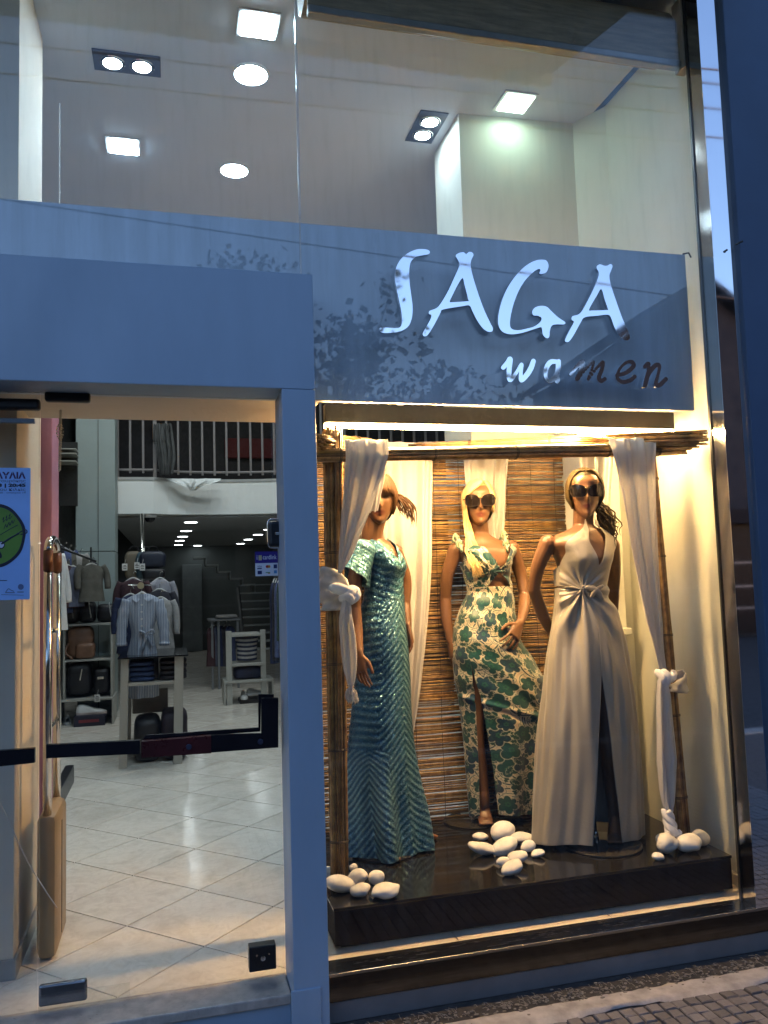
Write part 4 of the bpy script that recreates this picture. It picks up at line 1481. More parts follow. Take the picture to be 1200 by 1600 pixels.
def hand(mb, wrist, d, palm_n, side, curl=(.35, .4, .45, .5), spread=.12, thumb=.5, size=.172, cur=None):
    """Palm and five fingers: d points to the fingers, palm_n out of the palm, side = +1 thumb towards d x n."""
    d = np.array(d, float); d /= np.linalg.norm(d)
    n = np.array(palm_n, float); n -= (n @ d) * d; n /= np.linalg.norm(n)
    a = np.cross(d, n) * side           # towards the thumb
    w = np.asarray(wrist, float)
    k = size / .18
    pc = [w - d * .012, w + d * .03 * k, w + d * .065 * k, w + d * .088 * k]
    rw = [.024 * k, .033 * k, .040 * k, .039 * k]
    rows = []
    ang = np.linspace(0, 2 * math.pi, 14, endpoint=False)
    for p, r in zip(pc, rw):
        rows.append(p + np.cos(ang)[:, None] * a * r + np.sin(ang)[:, None] * n * (.0135 * k + .002))
    mb.grid(rows, closed_u=True, cap=True)
    lens = [.072, .080, .074, .058]
    for i, (ln, cu) in enumerate(zip(lens, curl)):
        ln *= k
        off = (1.5 - i) * .0205 * k
        dd = d + a * (1.5 - i) * spread
        dd /= np.linalg.norm(dd)
        p = w + d * .080 * k + a * off
        pts = [p - dd * .02]
        pts.append(p.copy())
        angc = cu * .5
        for seg_l in (.45, .32, .26):
            v = dd * math.cos(angc) + n * math.sin(angc)
            p = p + v * ln * seg_l
            pts.append(p.copy())
            angc += cu
        pts = smooth_curve(pts, 9)
        mb.tube(pts, np.linspace(.0088, .0062, 9) * k, 8)
        mb.ellip(pts[-1], (.0062 * k,) * 3, seg=8, rings=6)
    # thumb leaves the side of the palm near its base
    p0 = w + d * .022 * k + a * .020 * k
    td = a * math.cos(thumb) + d * math.sin(thumb) + n * .35
    td /= np.linalg.norm(td)
    p1 = p0 + td * .036 * k
    td2 = td * .6 + d * .6
    td2 /= np.linalg.norm(td2)
    p2 = p1 + td2 * .030 * k
    p3 = p2 + (td2 * .7 + d * .5) / np.linalg.norm(td2 * .7 + d * .5) * .024 * k
    tp_ = smooth_curve([p0, p1, p2, p3], 9)
    mb.tube(tp_, np.linspace(.0125, .0075, 9) * k, 8)
    mb.ellip(tp_[-1], (.0075 * k,) * 3, seg=8, rings=6)


def limb(mb, pts, rad, n=18, flat=1.0):
    c = smooth_curve(pts, n)
    r = smooth_curve(np.stack([rad, rad, rad], 1), n)[:, 0]
    mb.tube(c, r, 14, flat=flat)
    mb.ellip(c[0], (r[0],) * 3, seg=12, rings=8)
    mb.ellip(c[-1], (r[-1],) * 3, seg=12, rings=8)


def foot(mb, ankle, toe, up=.075):
    """High-heel foot: heel lifted, ball and toes on the floor."""
    a, t_ = np.asarray(ankle, float), np.asarray(toe, float)
    d = t_ - a; d[2] = 0; L_ = np.linalg.norm(d); d /= L_
    s = np.array((-d[1], d[0], 0))
    zf = t_[2]
    heel = a - d * .028; heel[2] = zf + up + .02
    ball = t_ - d * .045; ball[2] = zf + .017
    limb(mb, [a + (0, 0, .03), a - d * .006 + (0, 0, -.02), (heel + a) / 2 - (0, 0, .02)], [.030, .031, .026], 10)
    arch = (heel + ball) / 2; arch[2] = zf + up * .75 + .012
    rows = []
    ang = np.linspace(0, 2 * math.pi, 14, endpoint=False)
    for p, w, h in ((heel, .024, .024), (arch, .027, .026), (ball - d * .025 + (0, 0, .018), .034, .022), (ball, .037, .017), (t_ - d * .012, .035, .012)):
        p = np.array(p); p[2] = max(p[2], zf + h)
        rows.append(p + np.cos(ang)[:, None] * s * w + np.sin(ang)[:, None] * np.array((0, 0, 1.0)) * h)
    mb.grid(rows, closed_u=True, cap=True)
    for i in range(5):
        o = (i - 2) * .0142
        ln = (.026, .030, .026, .022, .016)[i]
        p = t_ - d * .014 + s * o + np.array((0, 0, .010))
        mb.ellip(p + d * ln * .35, (.0085, .0085, .008), seg=8, rings=6)
        mb.tube([p - d * .01, p + d * ln * .35], .0082, 8)


def finish_body(mb, parent, mat, head=None, vox=.0040, lips=True):
    """One continuous skin: union the shapes, smooth the joins, colour the make-up by position."""
    tmp = mb.build('body', None)
    md = tmp.modifiers.new('r', 'REMESH'); md.mode = 'VOXEL'; md.voxel_size = vox; md.use_smooth_shade = True
    ms_ = tmp.modifiers.new('s', 'SMOOTH'); ms_.factor = .5; ms_.iterations = 2
    bpy.context.view_layer.update()
    dg = bpy.context.evaluated_depsgraph_get()
    me = bpy.data.meshes.new_from_object(tmp.evaluated_get(dg))
    old = tmp.data
    bpy.data.objects.remove(tmp)
    bpy.data.meshes.remove(old)
    me.name = 'body'
    n = len(me.vertices)
    co = np.empty(n * 3); me.vertices.foreach_get('co', co); co = co.reshape(-1, 3)
    base = np.array((.145, .070, .034))
    C = np.tile(np.append(base, 1.0), (n, 1))
    if head is not None:
        c, R, h = head
        q = (co - np.asarray(c)) @ R
        fr = q[:, 1] < -.03
        mk = lambda x0, z0, sx, sz: np.exp(-(((q[:, 0] - x0) / sx) ** 2 + ((q[:, 2] - z0 * h) / sz) ** 2) ** 2) * fr
        lip = np.clip(mk(0, -.262, .025, .0125), 0, 1)[:, None]
        brow = np.clip(mk(.033, .115, .022, .005) + mk(-.033, .115, .022, .005), 0, 1)[:, None]
        lid = np.clip(mk(.032, .045, .021, .0105) + mk(-.032, .045, .021, .0105), 0, 1)[:, None]
        C[:, :3] = C[:, :3] * (1 - lip * .9) + np.array((.095, .02, .017)) * lip * .9
        C[:, :3] = C[:, :3] * (1 - brow * .7) + np.array((.06, .03, .015)) * brow * .7
        C[:, :3] = C[:, :3] * (1 - lid * .85) + np.array((.012, .008, .006)) * lid * .85
    for a in list(me.color_attributes): me.color_attributes.remove(a)
    ca = me.color_attributes.new('pcol', 'FLOAT_COLOR', 'POINT')
    ca.data.foreach_set('color', C.astype(np.float32).ravel())
    me.materials.clear(); me.materials.append(mat)
    me.polygons.foreach_set('use_smooth', [True] * len(me.polygons))
    return link('body', me, parent)


def hair_build(parent, mat, c, R, locks, caps, seed=1, name='hair'):
    """locks: list of (points in head space, radius); caps: list of (centre, radii, keep function)."""
    rg = np.random.default_rng(seed)
    mb = MB(); cols = []
    c = np.asarray(c)
    for cc, rr, keep in caps:
        ph = np.linspace(-math.pi / 2, math.pi / 2, 26); th = np.linspace(0, 2 * math.pi, 36, endpoint=False)
        P = np.stack([np.cos(ph)[:, None] * np.sin(th) * rr[0] + cc[0], -np.cos(ph)[:, None] * np.cos(th) * rr[1] + cc[1], np.sin(ph)[:, None] * np.ones(36) * rr[2] + cc[2]], -1)
        nv, nu = P.shape[:2]
        F = []
        for j in range(nv - 1):
            for i in range(nu):
                q = [(j, i), (j, (i + 1) % nu), (j + 1, (i + 1) % nu), (j + 1, i)]
                ctr = np.mean([P[a] for a in q], 0)
                if keep(ctr): F.append([a * nu + b for a, b in q])
        mb.add(P.reshape(-1, 3) @ R.T + c, F)
        cols.append(np.tile((.55, .55, .55, 1), (nv * nu, 1)))
    for pts, r in locks:
        pts = smooth_curve(np.asarray(pts), 14)
        n0 = mb.n
        rr = r * np.array([.5, .8, 1, 1, 1, 1, 1, 1, .95, .9, .8, .65, .45, .15])
        mb.tube(pts @ R.T + c, rr, 6, flat=.55)
        k = rg.uniform(.6, 1.15)
        cols.append(np.tile((k, k * rg.uniform(.95, 1.03), k * rg.uniform(.9, 1.05), 1), (mb.n - n0, 1)))
    return mb.build(name, mat, parent, smooth=True, cols=np.concatenate(cols), fixn=False)


def on_skull(az, el, k=1.0, rr=(.083, .108, .122)):
    """Point on the hair shell in head space: az 0 = face, + = towards +X, el up."""
    return np.array((math.sin(az) * math.cos(el) * rr[0] * k, -math.cos(az) * math.cos(el) * rr[1] * k + .008, math.sin(el) * rr[2] * k + .008))


def sunglasses(label, c, R, w=.148, hh=.052, drop=.0, cat='sunglasses'):
    c = np.asarray(c)
    t = thing('sunglasses', label, cat, tuple(c + R @ np.array((0, -.1, .04 * .225))))
    M_LENS = pbr('dark_lens', (.008, .006, .006), .06, var=.3)
    M_SF = pbr('dark_frame', (.015, .010, .008), .25)
    for s_ in (-1, 1):
        nn = 28
        a = np.linspace(0, 2 * math.pi, nn, endpoint=False)
        ex = np.sign(np.cos(a)) * np.abs(np.cos(a)) ** .72 * w * .235
        ez = np.sign(np.sin(a)) * np.abs(np.sin(a)) ** .75 * hh * .5
        ez = ez + np.where(ez > 0, s_ * ex * .18, -0.05 * np.abs(ex))
        def rim(k, yy):
            x = s_ * w * .262 + ex * k
            return np.stack([x, -.104 + .9 * np.maximum(0, np.abs(x) - .02) ** 2 * 9 + yy, .012 + drop + ez * k], 1)
        l = MB().grid(np.stack([rim(.05, -.002), rim(.6, -.001), rim(.93, 0), rim(.93, .003), rim(.05, .002)]) @ R.T + c, closed_u=True, cap=True)
        l.build('lens', M_LENS, t, smooth=True, auto=40)
        f = MB().grid(np.stack([rim(.9, -.003), rim(1.06, -.003), rim(1.06, .004), rim(.9, .004)]) @ R.T + c, closed_u=True, closed_v=True)
        f.build('rim', M_SF, t, smooth=True, auto=40)
        tp_ = [(s_ * w * .5, -.088, .022 + drop), (s_ * .083, -.05, .02 + drop), (s_ * .084, .01, .014 + drop)]
        MB().tube(np.array(tp_) @ R.T + c, .0028, 6).build('temple', M_SF, t)
    MB().tube(np.array([(-.012, -.106, .024 + drop), (0, -.110, .028 + drop), (.012, -.106, .024 + drop)]) @ R.T + c, .0024, 6).build('bridge', pbr('gold_bridge', (.6, .45, .2), .25, 1), t)
    return t


def stand(parent, x, y, r=.155, rodxy=None):
    M_GB = pbr('smoked_glass_base', (.03, .028, .025), .06, var=.1)
    MB().lathe([(r - .004, 0), (r, .002), (r, .007), (r - .004, .009)], (x, y, ZPL + .001), 40).build('base_plate', M_GB, parent, smooth=True, auto=30)
    rx_, ry_ = rodxy or (x, y)
    MB().tube([(rx_, ry_, ZPL + .008), (rx_, ry_, ZPL + .30)], .006, 8).build('support_rod', M_CHROME, parent, smooth=True)
    MB().lathe([(.014, 0), (.014, .02), (.009, .03)], (rx_, ry_, ZPL + .009), 14).build('rod_socket', M_CHROME, parent, smooth=True, auto=30)


def P3(px, py, y):
    return at(px, py, y)


def dress_grid(T, th, ztop, zbot, nv, off, disp=None, power=1.0):
    """th: (nv,nu) or (nu,), ztop/zbot functions of theta -> grid of points, plus (th,z) arrays."""
    th = np.asarray(th)
    v = np.linspace(0, 1, nv)[:, None] ** power
    TH = np.broadcast_to(th if th.ndim == 2 else th[None, :], (nv, th.shape[-1])).copy()
    zt_, zb_ = ztop(TH[0]), zbot(TH[-1])
    Z = zt_[None, :] * (1 - v) + zb_[None, :] * v
    O = np.zeros_like(Z) + off
    if disp is not None:
        O = O + disp(TH, Z)
    return T.pt(TH, Z, O), TH, Z
# ------------------------------------------------------------------ fabrics
def sequin_mat():
    mt, nt, out = new_mat('sequin_fabric')
    b = N(nt, 'ShaderNodeBsdfPrincipled')
    a = N(nt, 'ShaderNodeAttribute', attribute_name='pcol')
    vec = coords(nt, 'Object', (1, 1, 1))
    vo = N(nt, 'ShaderNodeTexVoronoi'); vo.inputs['Scale'].default_value = 260
    L(nt, vec, vo.inputs['Vector'])
    geo = N(nt, 'ShaderNodeNewGeometry')
    s1 = N(nt, 'ShaderNodeVectorMath', operation='SUBTRACT'); L(nt, vo.outputs['Color'], s1.inputs[0]); s1.inputs[1].default_value = (.5, .5, .5)
    s2 = N(nt, 'ShaderNodeVectorMath', operation='SCALE'); L(nt, s1.outputs[0], s2.inputs[0]); s2.inputs['Scale'].default_value = .85
    s3 = N(nt, 'ShaderNodeVectorMath', operation='ADD'); L(nt, s2.outputs[0], s3.inputs[0]); L(nt, geo.outputs['Normal'], s3.inputs[1])
    s4 = N(nt, 'ShaderNodeVectorMath', operation='NORMALIZE'); L(nt, s3.outputs[0], s4.inputs[0])
    L(nt, s4.outputs[0], b.inputs['Normal'])
    sep = N(nt, 'ShaderNodeSeparateColor'); L(nt, vo.outputs['Color'], sep.inputs[0])
    k = mathn(nt, 'MULTIPLY_ADD', sep.outputs[0], .5); k.node.inputs[2].default_value = .75
    L(nt, mixc(nt, 1, a.outputs[0], k, 'MULTIPLY'), b.inputs['Base Color'])
    b.inputs['Metallic'].default_value = .55
    b.inputs['Roughness'].default_value = .28
    L(nt, b.outputs[0], out.inputs[0])
    return mt


def print_mat():
    mt, nt, out = new_mat('floral_print')
    b = N(nt, 'ShaderNodeBsdfPrincipled')
    a = N(nt, 'ShaderNodeAttribute', attribute_name='pcol')
    L(nt, a.outputs[0], b.inputs['Base Color'])
    b.inputs['Roughness'].default_value = .36
    b.inputs['Sheen Weight'].default_value = .2
    bp = N(nt, 'ShaderNodeBump'); bp.inputs['Strength'].default_value = .15; bp.inputs['Distance'].default_value = .004
    L(nt, noise(nt, coords(nt, 'Object'), 40, 4).outputs[0], bp.inputs['Height'])
    L(nt, bp.outputs[0], b.inputs['Normal'])
    L(nt, b.outputs[0], out.inputs[0])
    return mt


M_SEQ = sequin_mat()
M_PRINT = print_mat()
M_SATIN = pbr('champagne_satin', (.35, .315, .26), .33, .2, var=.05, vscale=5, bump=.1, bscale=35, sheen=.15)
ang_d = lambda a, b: (a - b + math.pi) % (2 * math.pi) - math.pi
sstep = lambda x, a, b: np.clip((x - a) / (b - a), 0, 1) ** 2 * (3 - 2 * np.clip((x - a) / (b - a), 0, 1))


def add_sheet(mb, cols, G, C, rim=True):
    mb.grid(G)
    cols.append(np.concatenate([C.reshape(-1, C.shape[-1]), np.ones((C.shape[0] * C.shape[1], 1))], 1) if C.shape[-1] == 3 else C.reshape(-1, 4))


def dress_build(mb, cols, mat, parent, thick=.0022):
    o = mb.build('dress', mat, parent, smooth=True, cols=np.concatenate(cols), fixn=False)
    sd = o.modifiers.new('thickness', 'SOLIDIFY'); sd.thickness = thick; sd.offset = 0
    return o


def torso_body(mb, T, py_top, py_bot, off=-.013, n=46, nt_=40, yref=None):
    yref = float(np.mean(T.t[2]))
    z0, z1 = at(600, py_bot, yref)[2], at(600, py_top, yref)[2]
    zs = np.linspace(z0, z1, n)
    th = np.linspace(0, 2 * math.pi, nt_, endpoint=False)
    TH, Z = np.meshgrid(th, zs)
    mb.grid(T.pt(TH, Z, off), closed_u=True, cap=True)


# ------------------------------------------------------------------ mannequin in the sequin gown (left)
Y1 = .62
T1 = Torso([(822, 569, 591, 1.0, .0), (834, 567, 595, .95, 0), (842, 562, 604, .85, 0), (850, 553, 615, .72, 0), (862, 553, 622, .72, 0), (884, 569, 629, .85, 0),
            (905, 571, 629, .85, 0), (930, 569, 630, .82, 0), (955, 563, 631, .85, 0), (985, 557, 633, .9, 0), (1012, 556, 636, .9, 0), (1050, 556, 639, .85, 0),
            (1110, 550, 641, .82, 0), (1160, 545, 644, .8, .01), (1220, 541, 650, .78, .02), (1280, 543, 658, .76, .03), (1330, 546, 664, .75, .03), (1356, 548, 666, .75, .03)],
           Y1, front=.62, bust=None)
zb = T1.pt(0., at(600, 884, Y1)[2])[2]
T1.bust = (float(zb), .030, .42, .055)
m1 = thing('mannequin', 'mannequin with brown fringe and flicked ponytail in a teal sequin gown', 'mannequin', (1.0, .64, ZPL))
mb = MB()
torso_body(mb, T1, 826, 1030)
hc1 = at(592, 781, .60)
R1 = head_mesh(mb, hc1, math.radians(-13), math.radians(4))
limb(mb, [P3(581, 858, .63), P3(582, 832, .62), hc1 + (0, .022, -.055)], [.056, .050, .048])
limb(mb, [P3(563, 866, .55), P3(555, 905, .555), P3(554, 950, .56)], [.041, .034, .029])
limb(mb, [P3(554, 950, .56), P3(557, 985, .53), P3(561, 1018, .48)], [.030, .029, .020])
hand(mb, P3(561, 1020, .48), P3(566, 1058, .46) - P3(561, 1020, .48), (.75, .35, 0), 1, curl=(.18, .22, .28, .3), spread=.1, thumb=.9)
limb(mb, [P3(617, 862, .74), P3(632, 905, .77), P3(632, 945, .76)], [.039, .034, .029])
limb(mb, [P3(632, 945, .76), P3(634, 962, .73), P3(637, 978, .70)], [.030, .027, .020])
hand(mb, P3(637, 978, .70), P3(645, 1020, .68) - P3(637, 978, .70), (-.85, .1, -.1), 1, curl=(.5, .5, .45, .4), spread=.1, thumb=.8)
hipz = at(595, 1025, Y1)[2]
limb(mb, [(T1.ring(hipz)[0] - .05, .62, hipz), (T1.ring(.9)[0] - .045, .62, .90), (.95, .62, .50)], [.075, .05, .034])
limb(mb, [(T1.ring(hipz)[0] + .05, .64, hipz), (T1.ring(.9)[0] + .05, .66, .90), P3(655, 1285, .76)], [.075, .05, .034])
tp_ = at(678, 1308, z=ZPL + .003)
foot(mb, P3(652, 1282, .74), tp_ + (0, 0, 0))
foot(mb, (.95, .62, .49), (.93, .50, ZPL + .003))
finish_body(mb, m1, M_SKIN, (hc1, R1, .225))
# gown
mb = MB(); cols = []
nu, nv = 260, 520
th = np.linspace(-math.pi, math.pi, nu)
F1 = .62
zsh = at(600, 852, Y1)[2]; zv = at(600, 872, Y1)[2]
zhem = ZPL + .008
bodyz = at(600, 937, Y1)[2]


def ztop1(t):
    d = ang_d(t, F1)
    return np.interp(np.abs(d), [0, .10, .55, .95, 1.45, 2.2, math.pi], [zv - .012, zv + .008, zsh + .016, zsh + .026, zsh + .0, zsh - .03, zsh - .05])


def disp1(TH, Z):
    low = 1 - sstep(Z, .50, 1.05)
    return low * (.030 * np.cos(5 * TH + .6) + .016 * np.cos(9 * TH + 1.2)) * (1 - sstep(Z, .42, .98) * .6)


G, TH, Z = dress_grid(T1, th, ztop1, lambda t: zhem + .004 * np.cos(7 * t) + .02 * sstep(-t, .5, 2.5), nv, .0, disp1)
d1 = np.abs(ang_d(TH, F1)) * .15
d2 = np.abs(ang_d(TH, -.55)) * .15
up = Z > bodyz
ph = np.where(up, Z - .5 * np.minimum(d1, .08) + .012 * np.cos(3 * TH), Z + .95 * np.minimum(d1, .13))
w2 = (1 - sstep(Z, .75, 1.0))
ph2 = Z + 1.2 * np.minimum(d2, .12)
phm = np.where((d2 < d1) & (w2 > .5), ph2, ph)
ph = ph * (1 - w2) + phm * w2
per = .034
st = .5 + .5 * np.cos(2 * math.pi * ph / per + .7 * np.sin(TH * 4 + Z * 9))
fine = .5 + .5 * np.cos(2 * math.pi * ph / (per / 3.0))
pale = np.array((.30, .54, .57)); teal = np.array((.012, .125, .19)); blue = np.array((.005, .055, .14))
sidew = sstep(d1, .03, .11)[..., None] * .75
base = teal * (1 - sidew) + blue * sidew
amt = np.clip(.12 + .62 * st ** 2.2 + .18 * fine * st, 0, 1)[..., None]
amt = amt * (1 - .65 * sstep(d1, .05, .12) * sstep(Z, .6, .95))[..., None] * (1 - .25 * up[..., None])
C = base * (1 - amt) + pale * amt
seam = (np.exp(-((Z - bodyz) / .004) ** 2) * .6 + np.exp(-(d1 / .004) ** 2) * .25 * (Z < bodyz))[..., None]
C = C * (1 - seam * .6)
# rows of sequins stand proud of the net
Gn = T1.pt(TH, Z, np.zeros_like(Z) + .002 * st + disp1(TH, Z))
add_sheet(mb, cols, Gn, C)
# flutter sleeve on the near arm, a narrow strap on the far shoulder
nu2, nv2 = 80, 60
a = np.linspace(0, 2 * math.pi, nu2)
sp0, sp1 = P3(572, 846, .57), P3(553, 902, .555)
ax = (sp1 - sp0); lnS = np.linalg.norm(ax); ax /= lnS
e1 = np.cross(ax, (0, 1, 0)); e1 /= np.linalg.norm(e1); e2 = np.cross(ax, e1)
rowsS = []
for v in np.linspace(0, 1, nv2):
    r = scurve(v, [0, .12, .35, .7, 1], [.034, .058, .064, .072, .080]) * (1 + (.02 + .12 * v ** 2) * np.cos(5 * a + .7) + .05 * v ** 2 * np.cos(9 * a))
    ext = lnS * v * (1 + .12 * np.cos(a + .4))
    rowsS.append(sp0 + ax * ext[:, None] + r[:, None] * (np.cos(a)[:, None] * e1 * .92 + np.sin(a)[:, None] * e2))
P = np.array(rowsS)
vv = np.linspace(0, 1, nv2)[:, None]
s_ = .5 + .5 * np.cos(2 * math.pi * (vv * lnS) / .019 + .9 * np.cos(a * 3))
am = (.15 + .6 * s_ ** 2)[..., None]
add_sheet(mb, cols, P, teal * (1 - am) + pale * am)
n0 = mb.n
mb.tube(smooth_curve([P3(612, 868, .55), P3(611, 857, .60), P3(607, 847, .66), P3(606, 846, .72)], 14), .016, 8, flat=.4)
cols.append(np.tile((.10, .22, .22, 1), (mb.n - n0, 1)))
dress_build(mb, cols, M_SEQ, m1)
stand(m1, .93, .66, .15)
# hair: fringe, bob sides, ponytail flicking out on the right
rg = np.random.default_rng(21)
M_HBR = hair_mat('brown_hair', (.065, .030, .012, 1))
locks = []
for i in range(100):      # fringe
    az = -.95 + 1.9 * i / 99 + rg.normal(0, .03)
    locks.append(([on_skull(az * .3, 1.35), on_skull(az * .75, .85, 1.03), on_skull(az, .40 + rg.normal(0, .04), 1.05), on_skull(az * 1.02, .22 + rg.normal(0, .05) - .25 * abs(az) ** 2, 1.04)], .0045))
for i in range(180):      # sides and back
    az = math.copysign(.95 + 2.1 * rg.random(), rg.random() - .5)
    e0 = -.45 - .25 * rg.random()
    locks.append(([on_skull(az * .4, 1.3), on_skull(az * .9, .8, 1.03), on_skull(az, .1, 1.05), on_skull(az, e0, 1.03)], .0052))
for i in range(34):      # ponytail
    b0 = np.array((.055, .085, -.005)) + rg.normal(0, .006, 3)
    fl_ = rg.uniform(.6, 1.2)
    locks.append(([on_skull(2.3 + rg.normal(0, .25), .2), b0, b0 + np.array((.050, .02, .012)) * fl_ + rg.normal(0, .006, 3), b0 + np.array((.088, .02, -.035)) * fl_ + rg.normal(0, .008, 3), b0 + np.array((.098, .02, -.095)) * fl_ + rg.normal(0, .010, 3)], .0050))
hair_build(m1, M_HBR, hc1, R1, locks, [((0, .008, .008), (.080, .103, .118), lambda p: p[2] > .055 or p[1] > -.005)], 2)

# ------------------------------------------------------------------ mannequin in the floral dress (middle)
Y2 = .92
T2 = Torso([(820, 736, 762, .95, .01), (832, 734, 765, .92, .01), (841, 724, 776, .78, .01), (849, 712, 794, .58, .01), (860, 706, 805, .52, 0), (873, 716, 799, .6, 0),
            (888, 723, 796, .68, 0), (905, 728, 796, .68, 0), (922, 732, 799, .66, 0), (945, 723, 801, .7, 0), (970, 714, 804, .74, 0), (1000, 709, 810, .76, 0),
            (1040, 711, 834, .66, 0), (1066, 714, 848, .60, 0), (1120, 722, 849, .58, 0), (1180, 729, 846, .58, 0), (1266, 737, 842, .58, 0)],
           Y2, front=.12)
T2.bust = (float(T2.pt(0., at(600, 884, Y2)[2])[2]), .036, .46, .055)
m2 = thing('mannequin', 'blonde mannequin in dark sunglasses and a green floral dress with a midriff cut-out', 'mannequin', (1.5, .93, ZPL))
mb = MB()
torso_body(mb, T2, 826, 1004)
hc2 = at(748, 787, .90)
R2 = head_mesh(mb, hc2, math.radians(-16), math.radians(2))
limb(mb, [P3(749, 852, .95), P3(749, 832, .94), hc2 + (0, .025, -.055)], [.060, .050, .048])
limb(mb, [P3(712, 860, .93), P3(699, 900, .96), P3(696, 935, .99)], [.041, .034, .029])
limb(mb, [P3(696, 935, .99), P3(698, 968, .97), P3(704, 1002, .95)], [.030, .029, .020])
hand(mb, P3(704, 1002, .95), P3(709, 1035, .93) - P3(704, 1002, .95), (.9, .1, 0), -1, curl=(.25, .3, .35, .4), thumb=.8)
limb(mb, [P3(799, 856, .93), P3(813, 895, .95), P3(820, 930, .92)], [.041, .034, .029])
limb(mb, [P3(820, 930, .92), P3(818, 955, .86), P3(812, 975, .80)], [.030, .029, .020])
hand(mb, P3(812, 974, .80), P3(798, 1006, .755) - P3(812, 974, .80), (-.15, .95, .1), -1, curl=(.22, .3, .34, .4), spread=.2, thumb=.55, size=.18)
hz = at(600, 990, Y2)[2]
limb(mb, [P3(744, 995, .93), P3(743, 1080, .895), P3(746, 1150, .885), P3(752, 1205, .905), P3(757, 1255, .90)], [.078, .052, .035, .034, .024], 26)
foot(mb, P3(756, 1250, .90), at(760, 1291, z=ZPL + .012))
limb(mb, [P3(785, 995, .95), P3(795, 1100, .96), P3(800, 1170, .98), P3(802, 1250, 1.0)], [.08, .06, .046, .03], 20)
foot(mb, P3(802, 1246, 1.0), P3(802, 1246, 1.0) * (1, 1, 0) + (.02, -.14, ZPL + .012))
finish_body(mb, m2, M_SKIN, (hc2, R2, .225))


def floral(U, V, seed=3):
    """Flat print: teal lobed flowers, leaves, scrolls and pale outlines on beige. U, V in metres."""
    rg = np.random.default_rng(seed)
    beige = np.array((.42, .33, .23)); teal = np.array((.004, .054, .056)); dk = np.array((.006, .035, .055)); pale = np.array((.55, .52, .38)); grn = np.array((.022, .115, .068))
    C = np.tile(beige, U.shape + (1,))
    u0, u1, v0, v1 = U.min(), U.max(), V.min(), V.max()

    def put(mask, col, a=1.0):
        m_ = (mask * a)[..., None]
        C[:] = C * (1 - m_) + col * m_
    sp = .092
    cells = []
    for j in range(int((v1 - v0) / sp) + 2):
        for i in range(int((u1 - u0) / sp) + 2):
            cells.append((u0 + (i + .5 * (j % 2)) * sp + rg.normal(0, .010), v0 + j * sp * .9 + rg.normal(0, .010)))
    edge = .0022
    for (a, b) in cells:      # vines and scrolls first
        t0 = rg.uniform(0, 6.28)
        du, dv = U - a, V - b
        r = np.hypot(du, dv)
        near = r < .11
        if not near.any(): continue
        phi = np.arctan2(dv, du)
        s = rg.choice((-1, 1))
        sw = (phi * s - t0) % (2 * math.pi)
        for k, (aa, ww) in enumerate(((.036, .0045), (.060, .006))):
            rad = aa + .0055 * sw
            put(np.clip((ww + .002 - np.abs(r - rad)) / edge, 0, 1) * (sw > .5) * (sw < 4.6), pale, .85)
            put(np.clip((ww - .0012 - np.abs(r - rad)) / edge, 0, 1) * (sw > .5) * (sw < 4.6), dk if k else teal)
        ta = t0 + rg.uniform(0, 6)
        for q in range(4):    # curls
            ca, cb = a + .066 * math.cos(ta + q * 1.7), b + .066 * math.sin(ta + q * 1.7)
            r2 = np.hypot(U - ca, V - cb); p2 = (np.arctan2(V - cb, U - ca) * s + 3 * q) % (2 * math.pi)
            put(np.clip((.0045 - np.abs(r2 - (.004 + .0024 * p2))) / edge, 0, 1), pale, .8)
            put(np.clip((.0026 - np.abs(r2 - (.004 + .0024 * p2))) / edge, 0, 1), dk)
            put(np.clip((.004 - r2) / edge, 0, 1), teal)
    for k, (a, b) in enumerate(cells):
        du, dv = U - a, V - b
        r = np.hypot(du, dv)
        if not (r < .09).any(): continue
        phi = np.arctan2(dv, du)
        n_ = int(rg.choice((4, 5, 6)))
        R0 = rg.uniform(.036, .048)
        p0 = rg.uniform(0, 6.28)
        st_ = .75 + .25 * math.sin(k)
        rad = R0 * (.66 + .40 * np.abs(np.cos(n_ * (phi - p0) / 2)) ** .75) * (1 + .16 * np.cos(phi - p0))
        put(np.clip((rad + .003 - r) / edge, 0, 1), pale, .75)
        col = teal * .9 if k % 3 else np.array((.005, .032, .060))
        put(np.clip((rad - r) / edge, 0, 1), col)
        put(np.clip((.0016 - np.abs(r - rad * .62)) / edge, 0, 1) * (np.cos(n_ * (phi - p0)) > -.2), grn, .8)
        put(np.clip((rad * .30 - r) / edge, 0, 1), grn, .7)
        put(np.clip((rad * .14 - r) / edge, 0, 1), dk)
        for q in range(2):    # leaf
            la = p0 + 1.1 + q * 2.6
            lu, lv = a + .070 * math.cos(la), b + .070 * math.sin(la)
            x = (U - lu) * math.cos(la + .6) + (V - lv) * math.sin(la + .6)
            y = -(U - lu) * math.sin(la + .6) + (V - lv) * math.cos(la + .6)
            wl_ = .0105 * np.clip(1 - (x / .026) ** 2, 0, 1) * (1 + .25 * np.cos(x * 500))
            put(np.clip((wl_ + .002 - np.abs(y)) / edge, 0, 1) * (np.abs(x) < .027), pale, .7)
            put(np.clip((wl_ - np.abs(y)) / edge, 0, 1) * (np.abs(x) < .026), teal * .8)
            put(np.clip((.0008 - np.abs(y)) / edge, 0, 1) * (np.abs(x) < .022), grn)
    return C


mb = MB(); cols = []
F2 = .26
# bodice
tw = at(770, 893, Y2 - .12)            # twist
xw, zw = tw[0], tw[2]
zst, zdp, zsd = at(600, 857, Y2)[2], at(600, 877, Y2)[2], at(600, 880, Y2)[2]
zlow = at(600, 929, Y2)[2]
th = np.linspace(-math.pi, math.pi, 360)


